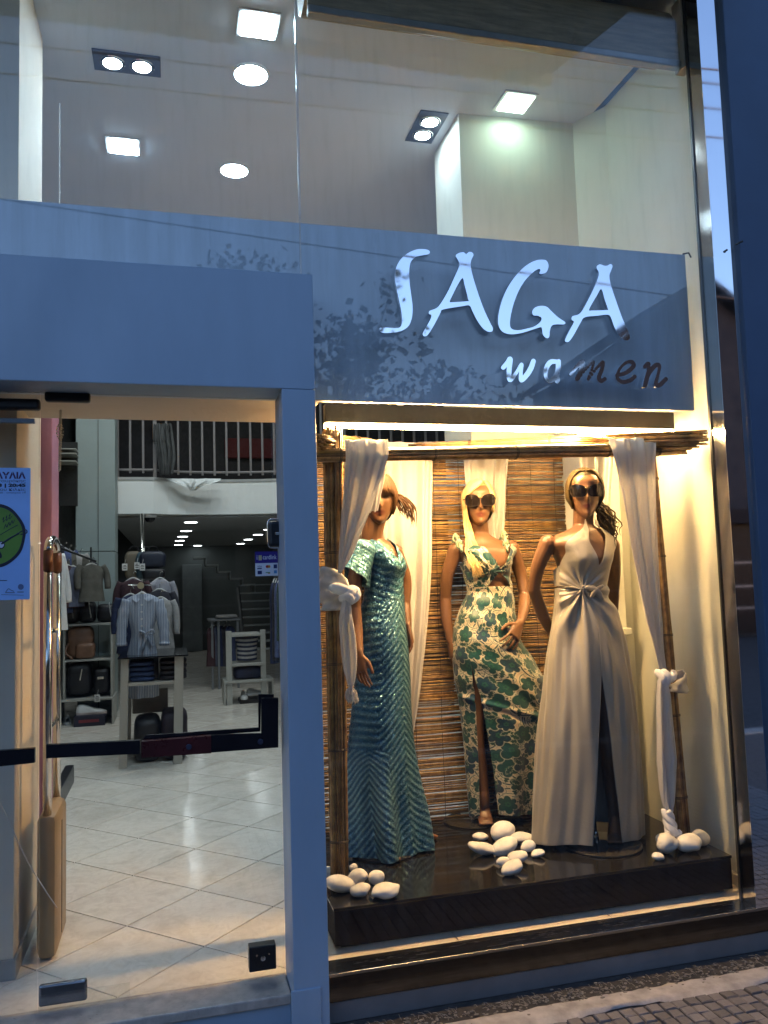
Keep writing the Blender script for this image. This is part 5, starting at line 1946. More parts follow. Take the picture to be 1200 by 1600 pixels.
def ztop2(t):
    d = ang_d(t, F2)
    a = np.abs(d)
    return np.interp(a, [0, .12, .45, .78, 1.0, 1.5, math.pi], [zw + .014, zw + .034, zst - .006, zst + .006, zst - .02, zsd - .01, zsd - .03])


def zbot2(t):
    d = ang_d(t, F2)
    return np.interp(np.abs(d), [0, .08, .40, .72, 1.0, 1.6, math.pi], [zw - .004, zw - .012, zw - .050, zlow + .010, zlow, zlow, zlow])


def twist_disp(T, x0, z0, amp, n_, fall, side=None):
    def f(TH, Z):
        p = T.pt(TH, Z, 0.0)
        dx, dz = p[..., 0] - x0, p[..., 2] - z0
        r = np.hypot(dx, dz)
        phi = np.arctan2(dz, dx)
        fr = np.cos(TH - .15) > .15
        return amp * (np.cos(n_ * phi + .8 * np.sin(3 * phi)) * .6 + .4 * np.cos(1.7 * n_ * phi + 1)) * np.exp(-(r / fall) ** 1.6) * np.clip(r / .03, 0, 1) * fr + .012 * np.exp(-(r / .022) ** 2) * fr
    return f


G, TH, Z = dress_grid(T2, th, ztop2, zbot2, 110, .003, twist_disp(T2, xw, zw, .0065, 11, .13))
add_sheet(mb, cols, G, floral(TH * .155, Z, 5))
# skirt with the slit
zwst = at(600, 922, Y2)[2]
z_s0, z_h = at(600, 1043, Y2)[2], ZPL + .045
ths = -.84
nv, nu = 460, 420
v = np.linspace(0, 1, nv)
zz = zwst * (1 - v) + z_h * v
k = np.clip((z_s0 - zz) / (z_s0 - z_h), 0, 1)
ga = ths + .40 * k ** .9            # right edge of the slit
gb = ths - .22 * k ** 1.1            # left edge
TH2 = np.array([np.linspace(a, b + 2 * math.pi, nu) for a, b in zip(ga, gb)])


def disp2(TH, Z):
    low = 1 - sstep(Z, .55, 1.15)
    d = low * (.012 * np.cos(5 * TH + .4) + .007 * np.cos(9 * TH))
    p = T2.pt(TH, Z, 0.0)
    # soft diagonal drapes over the hips and thigh
    q = (p[..., 2] - zwst) + .55 * (p[..., 0] - xw)
    band = sstep(Z, .80, .98) * (1 - sstep(Z, zwst - .03, zwst + .0)) * (np.cos(TH) > 0)
    d = d + .0030 * np.cos(q * 2 * math.pi / .11 + 1.4 * np.sin(p[..., 0] * 11)) * band
    q2 = (p[..., 2] - .98) + .30 * (p[..., 0] - xw)
    d = d + .007 * np.exp(-(q2 / .012) ** 2) * (np.cos(TH) > .1) - .004 * np.exp(-((q2 + .03) / .018) ** 2) * (np.cos(TH) > .1)
    return d


G, TH, Z = dress_grid(T2, TH2, lambda t: np.full_like(t, zwst), lambda t: z_h + .012 * np.cos(2 * t + 1), nv, .004, disp2)
add_sheet(mb, cols, G, floral(np.where(TH < math.pi, TH, TH - 2 * math.pi) * .17 + Z * .05, Z, 9))
# straps with little knots
for (pts, kn) in (((((793, 862), (790, 848), (787, 834))), (2.5)), ((((722, 862), (717, 848), (712, 838))), 2.5)):
    pp = [P3(px, py, Y2 - yo_) for (px, py), yo_ in zip(pts, (.085, .06, .02))]
    pp += [pp[-1] + np.array((0, .045, -.020)), pp[-1] + np.array((0, .09, -.10))]
    n0 = mb.n
    mb.tube(smooth_curve(pp, 16), .0085, 8, flat=.6)
    for q in (4, 8):
        c_ = smooth_curve(pp, 16)[q]
        mb.ellip(c_ + (0, -.006, 0), (.014, .011, .017), seg=10, rings=8)
        a_ = np.linspace(0, 2 * math.pi, 12)
        mb.tube(np.stack([c_[0] + .016 * np.cos(a_), np.full(12, c_[1] - .008), c_[2] - .012 + .020 * np.sin(a_)], 1), .0045, 6)
    cc = np.tile(np.array((.30, .34, .22, 1.0)), (mb.n - n0, 1))
    cc[::3, :3] = (.02, .10, .085)
    cols.append(cc)
dress_build(mb, cols, M_PRINT, m2)
stand(m2, 1.47, .96, .145, rodxy=tuple(P3(738, 1262, .95)[:2]))
# hair: platinum, side parting on the right, long lock over the left shoulder
rg = np.random.default_rng(33)
M_HBL = hair_mat('blonde_hair', (.80, .58, .27, 1))
locks = []
part = lambda q: on_skull(.38 + .25 * q, 1.05 - .1 * q, 1.02)
for i in range(120):      # swept fringe to the left
    q = rg.random()
    s = part(q * .6)
    locks.append(([s, on_skull(.08 - .3 * q, .72 + .35 * q, 1.09), on_skull(-.62 - .3 * q, .32 + .25 * q, 1.10), on_skull(-1.2 - .3 * q, -.15, 1.06), on_skull(-1.45 - .2 * q, -.75, 1.05)], .0050))
for i in range(170):      # left side and back falling into the lock on the chest
    az = -1.0 - 1.6 * rg.random()
    e = [part(rg.random()), on_skull(az * .5, 1.0, 1.05), on_skull(az, .35, 1.08), on_skull(az * .95, -.35, 1.07), np.array((-.062 + rg.normal(0, .008), -.03, -.14)) , np.array((-.050 + rg.normal(0, .014), -.075 + rg.normal(0, .006), -.235))]
    if rg.random() < .75:
        e.append(np.array((-.030 + rg.normal(0, .016), -.118 + rg.normal(0, .006), -.33 - .05 * rg.random())))
    locks.append((e, .0052))
for i in range(90):      # right side tucked behind
    az = .75 + 2.0 * rg.random()
    locks.append(([part(.2 + .5 * rg.random()), on_skull(az * .8, .85, 1.05), on_skull(az, .2, 1.06), on_skull(az + .1, -.45, 1.03)], .0052))
hair_build(m2, M_HBL, hc2, R2, locks, [((0, .008, .008), (.081, .105, .119), lambda p: p[2] > .062 or p[1] > 0)], 5)
sunglasses('large dark sunglasses on the blonde mannequin', hc2, R2, w=.150, hh=.058)

# ------------------------------------------------------------------ mannequin in the champagne dress (right)
Y3 = .47
T3 = Torso([(810, 897, 927, .95, .01), (821, 894, 930, .92, .01), (829, 881, 941, .78, .01), (837, 862, 954, .6, .01), (849, 850, 960, .52, 0), (864, 860, 955, .6, 0),
            (880, 867, 950, .7, 0), (900, 869, 947, .7, 0), (922, 870, 945, .68, 0), (950, 869, 956, .72, 0), (985, 865, 967, .74, 0), (1030, 858, 977, .72, 0),
            (1090, 851, 985, .68, 0), (1140, 846, 990, .64, 0), (1230, 842, 996, .60, 0), (1318, 838, 1001, .58, 0)], Y3, front=.1)
T3.bust = (float(T3.pt(0., at(600, 882, Y3)[2])[2]), .034, .47, .055)
m3 = thing('mannequin', 'dark mannequin with curly side ponytail in a champagne satin halter dress', 'mannequin', (1.9, .47, ZPL))
mb = MB()
torso_body(mb, T3, 815, 1015)
hc3 = at(914, 772, .44)
R3 = head_mesh(mb, hc3, math.radians(-22), math.radians(3))
limb(mb, [P3(911, 845, .50), P3(911, 822, .49), hc3 + (.004, .025, -.055)], [.062, .050, .049])
limb(mb, [P3(856, 849, .47), P3(841, 885, .50), P3(834, 920, .54)], [.042, .034, .029])
limb(mb, [P3(834, 920, .54), P3(848, 960, .60), P3(868, 1000, .64)], [.030, .029, .020])
hand(mb, P3(868, 1000, .64), P3(884, 1030, .66) - P3(868, 1000, .64), (.3, -.9, 0), 1, curl=(.3, .3, .3, .3))
limb(mb, [P3(955, 853, .49), P3(959, 890, .53), P3(958, 930, .57)], [.042, .034, .029])
limb(mb, [P3(958, 930, .57), P3(955, 965, .62), P3(948, 1000, .66)], [.030, .029, .020])
hand(mb, P3(948, 1000, .66), P3(938, 1030, .68) - P3(948, 1000, .66), (-.3, -.9, 0), -1, curl=(.3, .3, .3, .3))
limb(mb, [P3(938, 1005, .47), P3(945, 1100, .45), P3(950, 1180, .45), P3(957, 1235, .48), P3(960, 1280, .48)], [.080, .054, .038, .036, .025], 26)
foot(mb, P3(960, 1276, .48), at(962, 1319, z=ZPL + .012))
limb(mb, [P3(893, 1005, .50), P3(884, 1100, .53), P3(870, 1180, .56), P3(860, 1270, .60)], [.084, .062, .047, .030], 20)
foot(mb, P3(862, 1266, .60), at(843, 1305, z=ZPL + .012))
finish_body(mb, m3, M_SKIN, (hc3, R3, .225))

mb = MB(); cols = []
F3 = .20
kn = at(913, 922, Y3 - .10)
zn, zV, zS, zB = at(600, 811, Y3)[2], at(600, 893, Y3 - .09)[2], at(600, 884, Y3)[2], at(600, 925, Y3)[2]
th = np.linspace(-math.pi, math.pi, 320)


def ztop3(t):
    d = ang_d(t, F3)
    a = np.abs(d)
    return np.interp(a, [0, .04, .16, .32, .52, .60, .75, 1.0, 1.4, 2, math.pi], [zV, zV + .01, zV + .075, zV + .16, zn - .012, zn - .018, zn - .10, zS + .035, zS - .02, zS - .045, zS - .05])


def zbot3(t):
    d = ang_d(t, F3)
    return np.interp(np.abs(d), [0, .3, 1.1, 1.7, math.pi], [kn[2] + .004, kn[2] + .006, zB - .002, zB, zB])


off3 = lambda TH, Z: .004 + 0 * Z
G, TH, Z = dress_grid(T3, th, ztop3, zbot3, 120, .004, twist_disp(T3, kn[0], kn[2], .0075, 12, .15))
one = np.ones(G.shape)
add_sheet(mb, cols, G, one)
# the halter closes behind the neck
# skirt from the knot, slit on the right
zk = at(600, 929, Y3)[2]
nv, nu = 360, 340
v = np.linspace(0, 1, nv) ** 1.1
z_h = ZPL + .028
zz = zk * (1 - v) + z_h * v
z_s = at(600, 1072, Y3)[2]
k = np.clip((z_s - zz) / (z_s - z_h), 0, 1)
ga = -.06 + .40 * k ** .95
gb = -.06 - .20 * k ** .8
TH3 = np.array([np.linspace(a, b + 2 * math.pi, nu) for a, b in zip(ga, gb)])


def disp3(TH, Z):
    t = twist_disp(T3, kn[0], kn[2], .012, 9, .42)(TH, Z)
    p = T3.pt(TH, Z, 0.0)
    phi = np.arctan2(p[..., 0] - kn[0], kn[2] - p[..., 2] + .02)
    t = t + .008 * np.cos(15 * phi + .6) * sstep(Z, .45, .8) * (np.cos(TH) > 0) * np.exp(-((phi + .25) / .5) ** 2)
    low = 1 - sstep(Z, .5, 1.2)
    fine = .0022 * np.cos(13 * TH + 2 * np.sin(Z * 4)) + .0016 * np.cos(23 * TH + 1.3 + 1.5 * np.sin(Z * 6))
    return t + low * (.012 * np.cos(4 * TH + .3) + .008 * np.cos(7 * TH + 1)) + fine * sstep(kn[2] - Z, .05, .35)


G, TH, Z = dress_grid(T3, TH3, lambda t: zk + .012 * np.cos(t) * (np.cos(t) > 0), lambda t: z_h + .01 * np.cos(2 * t + .8), nv, .004, disp3, power=1.1)
add_sheet(mb, cols, G, np.ones(G.shape))
# the knot itself
for (a_, b_, r0) in (((-.045, .0, .014), (.03, -.010, -.05), .013), ((.045, -.0, .016), (-.03, -.010, -.035), .011)):
    n0 = mb.n
    kc = T3.pt(T3.theta(913, 922), kn[2], .014)
    mb.tube(smooth_curve([kc + a_, kc + (np.array(a_) * .3 + (0, -.010, 0)), kc + (np.array(b_) * .35 + (0, -.010, 0)), kc + b_], 18), np.array([.35] + [.7] * 3 + [1] * 10 + [.75] * 3 + [.3]) * r0, 10, flat=.6, side=(0, -.2, 1))
    cols.append(np.ones((mb.n - n0, 4)))
dress_build(mb, cols, M_SATIN, m3)
bc = at(955, 1322, z=ZPL)
stand(m3, bc[0] - .03, bc[1] + .02, .175, rodxy=(bc[0] - .02, bc[1] + .1))
rg = np.random.default_rng(44)
M_HDK = hair_mat('olive_brown_hair', (.055, .036, .012, 1))
locks = []
for i in range(230):     # swept back from a centre parting
    az = math.copysign(1.02 + 1.75 * rg.random(), rg.random() - .5)
    locks.append(([on_skull(.05 * np.sign(az), 1.02 - .12 * rg.random(), 1.03), on_skull(az * .62, .86, 1.06), on_skull(az * .97, .40, 1.09), on_skull(az * 1.08, -.15, 1.08), on_skull(az * 1.15 + .15, -.55, .98)], .0052))
for i in range(110):     # curls of the ponytail on the right shoulder
    b0 = np.array((.062, .055, -.055)) + rg.normal(0, .012, 3)
    ln = rg.uniform(.10, .20)
    wv = rg.uniform(.012, .022); f_ = rg.uniform(14, 22); p_ = rg.uniform(0, 6.28)
    q = np.linspace(0, 1, 9)
    out_ = rg.uniform(.02, .075)
    pts = [b0 + np.array((out_ * math.sin(1.6 * s_) + wv * s_ * math.cos(f_ * s_ + p_), -.03 * s_ + wv * s_ * math.sin(f_ * s_ + p_), -ln * s_ + .025 * math.sin(3 * s_))) for s_ in q]
    locks.append((pts, .0042))
hair_build(m3, M_HDK, hc3, R3, locks, [((0, .008, .008), (.083, .108, .121), lambda p: p[2] > .088 or (p[1] > -.02 and p[2] > -.07))], 6)
sunglasses('angular black sunglasses on the curly haired mannequin', hc3, R3, w=.152, hh=.056)
# ------------------------------------------------------------------ glass door, fittings, stickers, poster
YD = .06
dx = at(61, 1100, YD)[0]
zd0, zd1 = ZF + .022, at(250, 612, YD)[2]
t = thing('glass_door', 'frameless glass entrance door with a black push bar', 'door', (dx, YD, zd0))
MB().box(dx + .003, ci - .008, YD - .005, YD + .005, zd0, zd1).build('pane', M_GLASS, t)


def plate(name, mat, parent, x0, y0, x1, y1, yy, th=.03, bev=.008, front=None):
    a, b_ = at(x0, y0, yy - th / 2), at(x1, y1, yy - th / 2)
    return MB().box(a[0], b_[0], yy - th / 2, yy + th / 2, b_[2], a[2], bev=bev).build(name, mat, parent)


plate('top_hinge', M_BLACK, t, 69, 610, 141, 628, YD, .036, .010)
a = plate('bottom_hinge', pbr('hinge_steel', (.30, .31, .33), .18, 1.0), t, 60, 1541, 136, 1564, YD, .022, .008)
plate('lock', M_BLACK, t, 389, 1481, 432, 1514, YD, .045, .004)
lk = at(411, 1497, YD - .0235)
MB().lathe([(.009, 0), (.009, -.004), (.004, -.005)], tuple(lk), 14, 'y').build('keyhole', M_CHROME, t)
for sx in (-.022, .022):
    MB().lathe([(.003, 0), (.003, -.002)], tuple(lk + (sx, 0, .012)), 8, 'y').build('screw', M_CHROME, t)
# push bar with upturned end, and its dull red grip
M_BAR = pbr('bar_black', (.010, .010, .014), .22, var=.2)
M_RED = pbr('bar_dark_red', (.055, .012, .014), .28, var=.3, vscale=8)
yb_ = YD - .055
def bar_poly(parent, name, mat, pts, yy, th):
    P = [at(px, py, yy) for px, py in pts]
    return MB().prism([(p[0], p[2]) for p in P], [], yy, yy + th).build(name, mat, parent)
bar_poly(t, 'push_bar', M_BAR, [(72, 1185), (72, 1164), (219, 1157), (219, 1178)], yb_, .022)
bar_poly(t, 'push_bar_arm', M_BAR, [(330, 1149), (409, 1147), (409, 1091), (435, 1091), (435, 1168), (330, 1176)], yb_ - .012, .024)
bar_poly(t, 'push_bar_grip', M_RED, [(221, 1184), (221, 1159), (330, 1150), (330, 1177)], yb_ - .014, .028)
bar_poly(t, 'bar_backing', M_BAR, [(222, 1157), (228, 1149), (404, 1137), (404, 1085), (428, 1085), (428, 1090), (408, 1091), (407, 1143), (330, 1148.5), (221, 1158)], yb_ + .03, .012)
for px, py in ((100, 1174), (318, 1163), (422, 1150)):
    p = at(px, py, yb_)
    MB().lathe([(.008, 0), (.008, .05)], (p[0], yb_ + .005, p[2]), 10, 'y').build('bar_spacer', M_CHROME, t)
for px, py in ((295, 1167), (407, 1159)):
    p = at(px, py, yb_ - .0145)
    MB().lathe([(.010, 0), (.010, -.003), (.006, -.004)], tuple(p), 16, 'y').build('bar_button', pbr('button_blue', (.06, .07, .12), .3, .5), t)
# lock case on the strike side
plate('lock_case', M_BLACK, t, 419, 814, 447, 854, YD, .05, .012)
p = at(437, 834, YD - .026)
MB().box(p[0] - .018, p[0] + .012, p[1] - .012, p[1], p[2] - .006, p[2] + .006, bev=.003).build('thumb_turn', M_CHROME, t)
a, b_ = at(418, 813, YD), at(447.5, 855, YD)
fr = MB()
zc_ = (a[2] + b_[2]) / 2
hx, hz_ = (b_[0] - a[0]) / 2 + .003, (a[2] - b_[2]) / 2 + .003
qa = np.linspace(0, 2 * math.pi, 40, endpoint=False)
rim = np.stack([(a[0] + b_[0]) / 2 + hx * np.sign(np.cos(qa)) * np.abs(np.cos(qa)) ** .35, np.full(40, YD - .022), zc_ + hz_ * np.sign(np.sin(qa)) * np.abs(np.sin(qa)) ** .35], 1)
fr.tube(np.vstack([rim, rim[:1]]), .003, 6)
fr.build('lock_case_rim', M_CHROME, t, smooth=True)
# bottom guide plate
a = at(55, 1590, YD - .02)
b = MB(); b.box(dx + .005, at(203, 1550, YD)[0], YD - .012, YD - .008, ZF + .018, ZF + .075)
b.build('glass_guard', M_GLASS, t)

t = thing('fixed_glass_pane', 'fixed frameless glass pane left of the entrance door', 'glass pane', (dx - .6, YD, zd0))
MB().box(-2.6, dx - .003, YD - .005, YD + .005, zd0, zd1).build('pane', M_GLASS, t)
plate('top_patch', M_BLACK, t, -40, 620, 62, 640, YD, .04, .010)
plate('rail', pbr('rail_blue_grey', (.16, .2, .26), .4), t, -40, 652, 54, 661, YD + .01, .02, .002)
bar_poly(t, 'push_bar', M_BAR, [(-60, 1204), (-60, 1177), (54, 1169), (54, 1192)], yb_, .022)

# sticker with card symbols
t = thing('card_sticker', 'purple and white payment card sticker on the door glass by the lock', 'sticker', tuple(at(422, 880, YD - .008)))
s0, s1 = at(398.5, 862, YD - .0065), at(448, 899, YD - .0065)
ys = YD - .0065
zm = at(422, 879.5, ys)[2]
s1[0] = min(s1[0], ci - .004)
V_ = lambda x0, x1, z0, z1, dy=0: ([(x0, ys - dy, z0), (x1, ys - dy, z0), (x1, ys - dy, z1), (x0, ys - dy, z1)], [(0, 1, 2, 3)])
MB().box(s0[0], s1[0], ys, ys + .0008, zm, s0[2]).build('header', pbr('sticker_indigo', (.03, .015, .20), .4), t)
MB().box(s0[0], s1[0], ys, ys + .0008, s1[2], zm - .0003).build('card_field', pbr('sticker_white', (.66, .68, .74), .4), t)
M_INKW = pbr('ink_white', (.75, .75, .8), .5); M_INKN = pbr('ink_navy', (.015, .025, .12), .5); M_INKR = pbr('ink_red', (.5, .03, .02), .5); M_INKO = pbr('ink_orange', (.6, .25, .02), .5)
M_INKG = pbr('ink_green', (.05, .25, .08), .5); M_INKY = pbr('ink_gold', (.45, .38, .2), .5); M_INKB = pbr('ink_light_blue', (.08, .25, .5), .5)
W_, H1 = s1[0] - s0[0], s0[2] - zm
text_on(t, 'i', s0[0] + .07 * W_, zm + .3 * H1, ys - .0006, H1 * .62, M_INKW, width=W_ * .022)
text_on(t, 'cardlink', s0[0] + .34 * W_, zm + .32 * H1, ys - .0006, H1 * .55, M_INKW, width=W_ * .60)
MB().add(*V_(s0[0] + .15 * W_, s0[0] + .29 * W_, zm + .24 * H1, zm + .68 * H1, .0005)).build('badge', M_INKY, t)
H2 = zm - s1[2]
def cell(cx, cz, w, h, mt_, nm='card_symbol'):
    MB().add(*V_(s0[0] + (cx - w / 2) * W_, s0[0] + (cx + w / 2) * W_, s1[2] + (cz - h / 2) * H2, s1[2] + (cz + h / 2) * H2, .0005)).build(nm, mt_, t)
def disc_(cx, cz, r, mt_):
    MB().add([(s0[0] + cx * W_ + r * W_ * math.cos(q), ys - .0007, s1[2] + cz * H2 + r * W_ * math.sin(q)) for q in np.linspace(0, 6.283, 18, endpoint=False)], [tuple(range(18))]).build('card_symbol', mt_, t)
text_on(t, 'VISA', s0[0] + .08 * W_, s1[2] + .66 * H2, ys - .0006, H2 * .22, M_INKN, width=W_ * .20, slant=.15)
cell(.18, .58, .20, .08, M_INKN)
cell(.19, .28, .19, .26, M_INKN)
cell(.55, .26, .20, .06, M_INKG); cell(.60, .19, .10, .05, M_INKO)
cell(.88, .72, .15, .30, M_INKN); cell(.88, .3, .13, .24, M_INKB)
disc_(.52, .72, .065, M_INKR); disc_(.60, .72, .065, M_INKO)

# concert poster on the fixed pane
t = thing('poster', 'light blue concert poster with a green drum stuck inside the glass left of the door', 'poster', tuple(at(20, 830, YD - .008)))
yp = YD - .0065
r0, r1 = at(50.5, 733, yp), at(42, 938, yp)
xr_ = (at(50, 800, yp)[0] + at(44, 930, yp)[0]) / 2
xl_ = xr_ - .34
zt_, zb_ = at(25, 731, yp)[2], at(25, 937, yp)[2]
MB().box(xl_, xr_, yp, yp + .0006, zb_, zt_).build('sheet', pbr('poster_blue', (.27, .48, .90), .5, var=.05), t)
M_PINK = pbr('ink_purple', (.045, .008, .09), .5); M_INKD = pbr('ink_dark', (.008, .008, .03), .5); M_GRN = pbr('ink_drum_green', (.11, .24, .03), .55, var=.15, vscale=12)
hgt = zt_ - zb_
xe = xr_ - .016
def ptxt(s, ytop, h, w, mt_, bold=0.0, x=None):
    zz = at(25, ytop, yp)[2]
    text_on(t, s, (xe - w) if x is None else x, zz, yp - .0006, h, mt_, width=w, bold=bold)
ptxt('ΣΥΝΑΥΛΙΑ', 747.5, .030, .165, M_PINK, .0012)
ptxt('ήλης Τσαυράκης', 753.5, .014, .155, M_INKN)
ptxt('2023 | 20:45', 760.5, .015, .128, M_INKD, .0008)
ptxt('ρο Λόφου Κιλκίς', 767, .014, .15, M_INKN)
ptxt('είσοδος  20 - ανοιχτά 19', 771, .008, .14, M_INKN)
# the drum: green disc with a dark hand drawn rim, tension lug and scribbles
cx_, cz_ = at(-8, 837, yp)[0], at(-8, 837, yp)[2]
Rr = at(38.5, 837, yp)[0] - cx_
q = np.linspace(0, 2 * math.pi, 64, endpoint=False)
ring = lambda r, dy, jit=0: np.stack([cx_ + (r + jit * np.sin(q * 7)) * np.cos(q), np.full(64, yp - dy), cz_ + (r + jit * np.cos(q * 5)) * 1.12 * np.sin(q)], 1)
MB().add(ring(Rr * .97, .0006), [tuple(range(64))]).build('drum_skin', M_GRN, t)
MB().grid(np.stack([ring(Rr * .93, .0009, .001), ring(Rr * 1.03, .0009, .0015)]), closed_u=True).build('drum_rim', M_INKD, t)
pp = lambda px, py: at(px, py, yp - .0011)
def pen(pts, r, mt_, nm='pen_line'):
    MB().tube(smooth_curve([pp(*a) for a in pts], 20), r, 4, flat=.2, side=(0, 0, 1)).build(nm, mt_, t)
pen([(0, 836), (15, 827), (28, 820)], .0012, M_INKD)
pen([(2, 850), (14, 842), (22, 837), (30, 833)], .0032, M_INKD)
pen([(5, 846), (14, 840), (26, 834)], .0016, M_GRN)
pen([(30, 832), (36, 829), (41, 828), (42, 832), (38, 834), (32, 835)], .0018, M_INKD)
for dxx in (0, 5, 10):
    pen([(4 + dxx, 812 - dxx * .5), (6 + dxx, 808 - dxx * .5), (5 + dxx, 816 - dxx * .5), (9 + dxx, 811 - dxx * .5)], .0010, M_INKD)
    pen([(6 + dxx, 827 - dxx * .6), (9 + dxx, 819 - dxx * .6), (10 + dxx, 824 - dxx * .6), (13 + dxx, 818 - dxx * .6)], .0010, M_INKD)
MB().add([pp(2 + 5 * math.cos(a), 851 + 5 * math.sin(a)) for a in np.linspace(0, 6.28, 16, endpoint=False)], [tuple(range(16))[::-1]]).build('cymbal', pbr('ink_pale', (.55, .6, .75), .5), t)
pen([(-2, 851), (1, 846), (5, 848), (7, 852), (3, 857), (-1, 856)], .0016, M_INKD)
pen([(-2, 862), (1, 868), (0, 872)], .004, M_INKD)
MB().add([pp(32.5 + 4.5 * math.cos(a), 917 + 4.5 * math.sin(a)) for a in np.linspace(0, 6.28, 20, endpoint=False)], [tuple(range(20))[::-1]]).build('round_stamp', pbr('ink_slate', (.10, .15, .30), .5), t)
pen([(9, 925), (13, 920), (17, 922), (22, 924)], .0012, pbr('ink_slate', (.1, .1, .2), .5)); pen([(8, 926), (23, 926)], .0014, pbr('ink_slate', (.1, .1, .2), .5)); pen([(27, 925), (37, 925)], .0016, pbr('ink_slate', (.1, .1, .2), .5)); pen([(2, 929), (37, 930)], .0008, pbr('ink_slate', (.1, .1, .2), .5)); pen([(-2, 907), (11, 907)], .0010, M_INKD)

# ------------------------------------------------------------------ security pedestal behind the door
t = thing('security_pedestal', 'slim chrome anti theft loop on a tan base just inside the door', 'security gate', tuple(at(72, 1488, .55)[:2]) + (ZF,))
ya, yb2 = .52, .80
xa = at(72, 1488, ya)[0]
ztop_ = at(70, 840, ya)[2]
zmid = at(70, 1262, .62)[2]
M_TAN = pbr('tan_plastic', (.30, .205, .105), .45, var=.06)
for i, (yy) in enumerate((ya, yb2)):
    MB().tube([(xa + .002, yy, zmid - .05), (xa + .002, yy, ztop_ - .06)], .017, 14).build('upright', M_CHROME, t, smooth=True)
    MB().tube([(xa + .002, yy, ztop_ - .135), (xa + .002, yy, ztop_ - .055)], .0195, 14).build('grip_sleeve', pbr('brown_sleeve', (.16, .055, .022), .4), t, smooth=True)
arc = [(xa + .002, (ya + yb2) / 2 - (yb2 - ya) / 2 * math.cos(q), ztop_ - .055 + .055 * math.sin(q)) for q in np.linspace(0, math.pi, 16)]
MB().tube(arc, .017, 14).build('top_loop', M_CHROME, t, smooth=True)
for py in (985, 1127):
    zz = at(75, py, .75)[2]
    MB().tube([(xa + .002, ya, zz), (xa + .002, yb2, zz)], .011, 10).build('cross_bar', M_CHROME, t, smooth=True)
MB().box(xa - .035, xa + .042, ya - .03, yb2 + .02, ZF + .004, zmid, bev=.03).build('base_cover', M_TAN, t, smooth=True, auto=40)
MB().box(xa - .037, xa + .044, ya + .12, ya + .126, ZF + .05, zmid - .06).build('seam_line', M_BLACK, t)
cb_ = MB(); cb_.tube(smooth_curve([at(-6, 1246, .2), at(10, 1275, .25), at(40, 1340, .36), at(70, 1390, .44), at(89, 1418, .47)], 30), .0022, 6)
tag(cb_.build('thin_cord', pbr('white_cord', (.6, .58, .55), .6)), 'thin white cord stretched across behind the fixed pane to the tan base', 'cord')
# ------------------------------------------------------------------ ceiling lights behind the upper glass
M_LED = emit('cool_led', (.60, .82, 1.0), 54)
M_LEDS = emit('cool_spot', (.72, .88, 1.0), 42)
M_TRIM = pbr('trim_white', (.6, .6, .6), .4)
gl = 'recessed lights in the front ceiling'
for px, py, lab in ((392, 115, 'big round recessed light left of the glass seam, nearer the window'), (366, 265, 'round recessed light left of the glass seam, deeper in the ceiling')):
    c = at(px, py, z=ZC)
    t = thing('round_downlight', lab, 'ceiling light', (c[0], c[1], ZC), gl)
    MB().lathe([(.098, 0), (.098, -.006), (.086, -.010), (.086, -.002)], (c[0], c[1], ZC - .0005), 32).build('rim', M_TRIM, t, smooth=True, auto=30)
    MB().lathe([(.084, -.011), (.0845, -.006)], (c[0], c[1], ZC), 32).build('diffuser', M_LED, t)
for px, py, lab in ((403, 37, 'square ceiling light at the top beside the glass seam'), (192, 227, 'square recessed ceiling light at the left above the entrance'), (805, 159, 'square ceiling light over the pale wall on the right')):
    c = at(px, py, z=ZC)
    t = thing('square_downlight', lab, 'ceiling light', (c[0], c[1], ZC), gl)
    q = MB(); q.box(c[0] - .10, c[0] + .10, c[1] - .10, c[1] + .10, ZC - .008, ZC - .001, bev=.003)
    q.build('rim', M_TRIM, t)
    MB().box(c[0] - .078, c[0] + .084, c[1] - .08, c[1] + .084, ZC - .012, ZC - .0085).build('diffuser', M_LED if px < 700 else emit('green_led', (.72, 1.0, .82), 9), t)
M_DBL = pbr('dark_fitting', (.045, .055, .085), .4)
for (a0, a1, lab, rotn) in (((148, 95), (249, 97), 'black twin spotlight plate at the upper left of the ceiling', 0), ((684, 180), (645, 218), 'black twin spotlight plate beside the bright wall end', 1)):
    if rotn == 0:
        p = (at(148, 95, z=ZC) + at(249, 100, z=ZC)) / 2
        hx, hy = .165, .085
    else:
        p = at(666, 198, z=ZC)
        hx, hy = .085, .165
    t = thing('twin_spotlight', lab, 'ceiling light', (p[0], p[1], ZC), gl)
    MB().box(p[0] - hx, p[0] + hx, p[1] - hy, p[1] + hy, ZC - .008, ZC - .001, bev=.002).build('plate', M_DBL, t)
    for s_ in (-1, 1):
        cx, cy = (p[0] + s_ * .072 * (1 - rotn), p[1] + s_ * .072 * rotn)
        tl_ = -.22 * (1 - rotn)
        MB().lathe([(.062, -.009), (.064, -.013), (.058, -.016), (.054, -.0135), (.054, -.009)], (cx, cy, ZC), 28).build('ring', M_CHROME, t, smooth=True, auto=30)
        sp = MB().lathe([(.046, -.0175), (.046, -.011)], (cx, cy, ZC), 24).build('lamp', M_LEDS, t)
        MB().lathe([(.0535, -.0165), (.0535, -.010), (.0475, -.010), (.0475, -.0165)], (cx, cy, ZC), 24).build('reflector', M_BLACKG, t, smooth=True, auto=30)

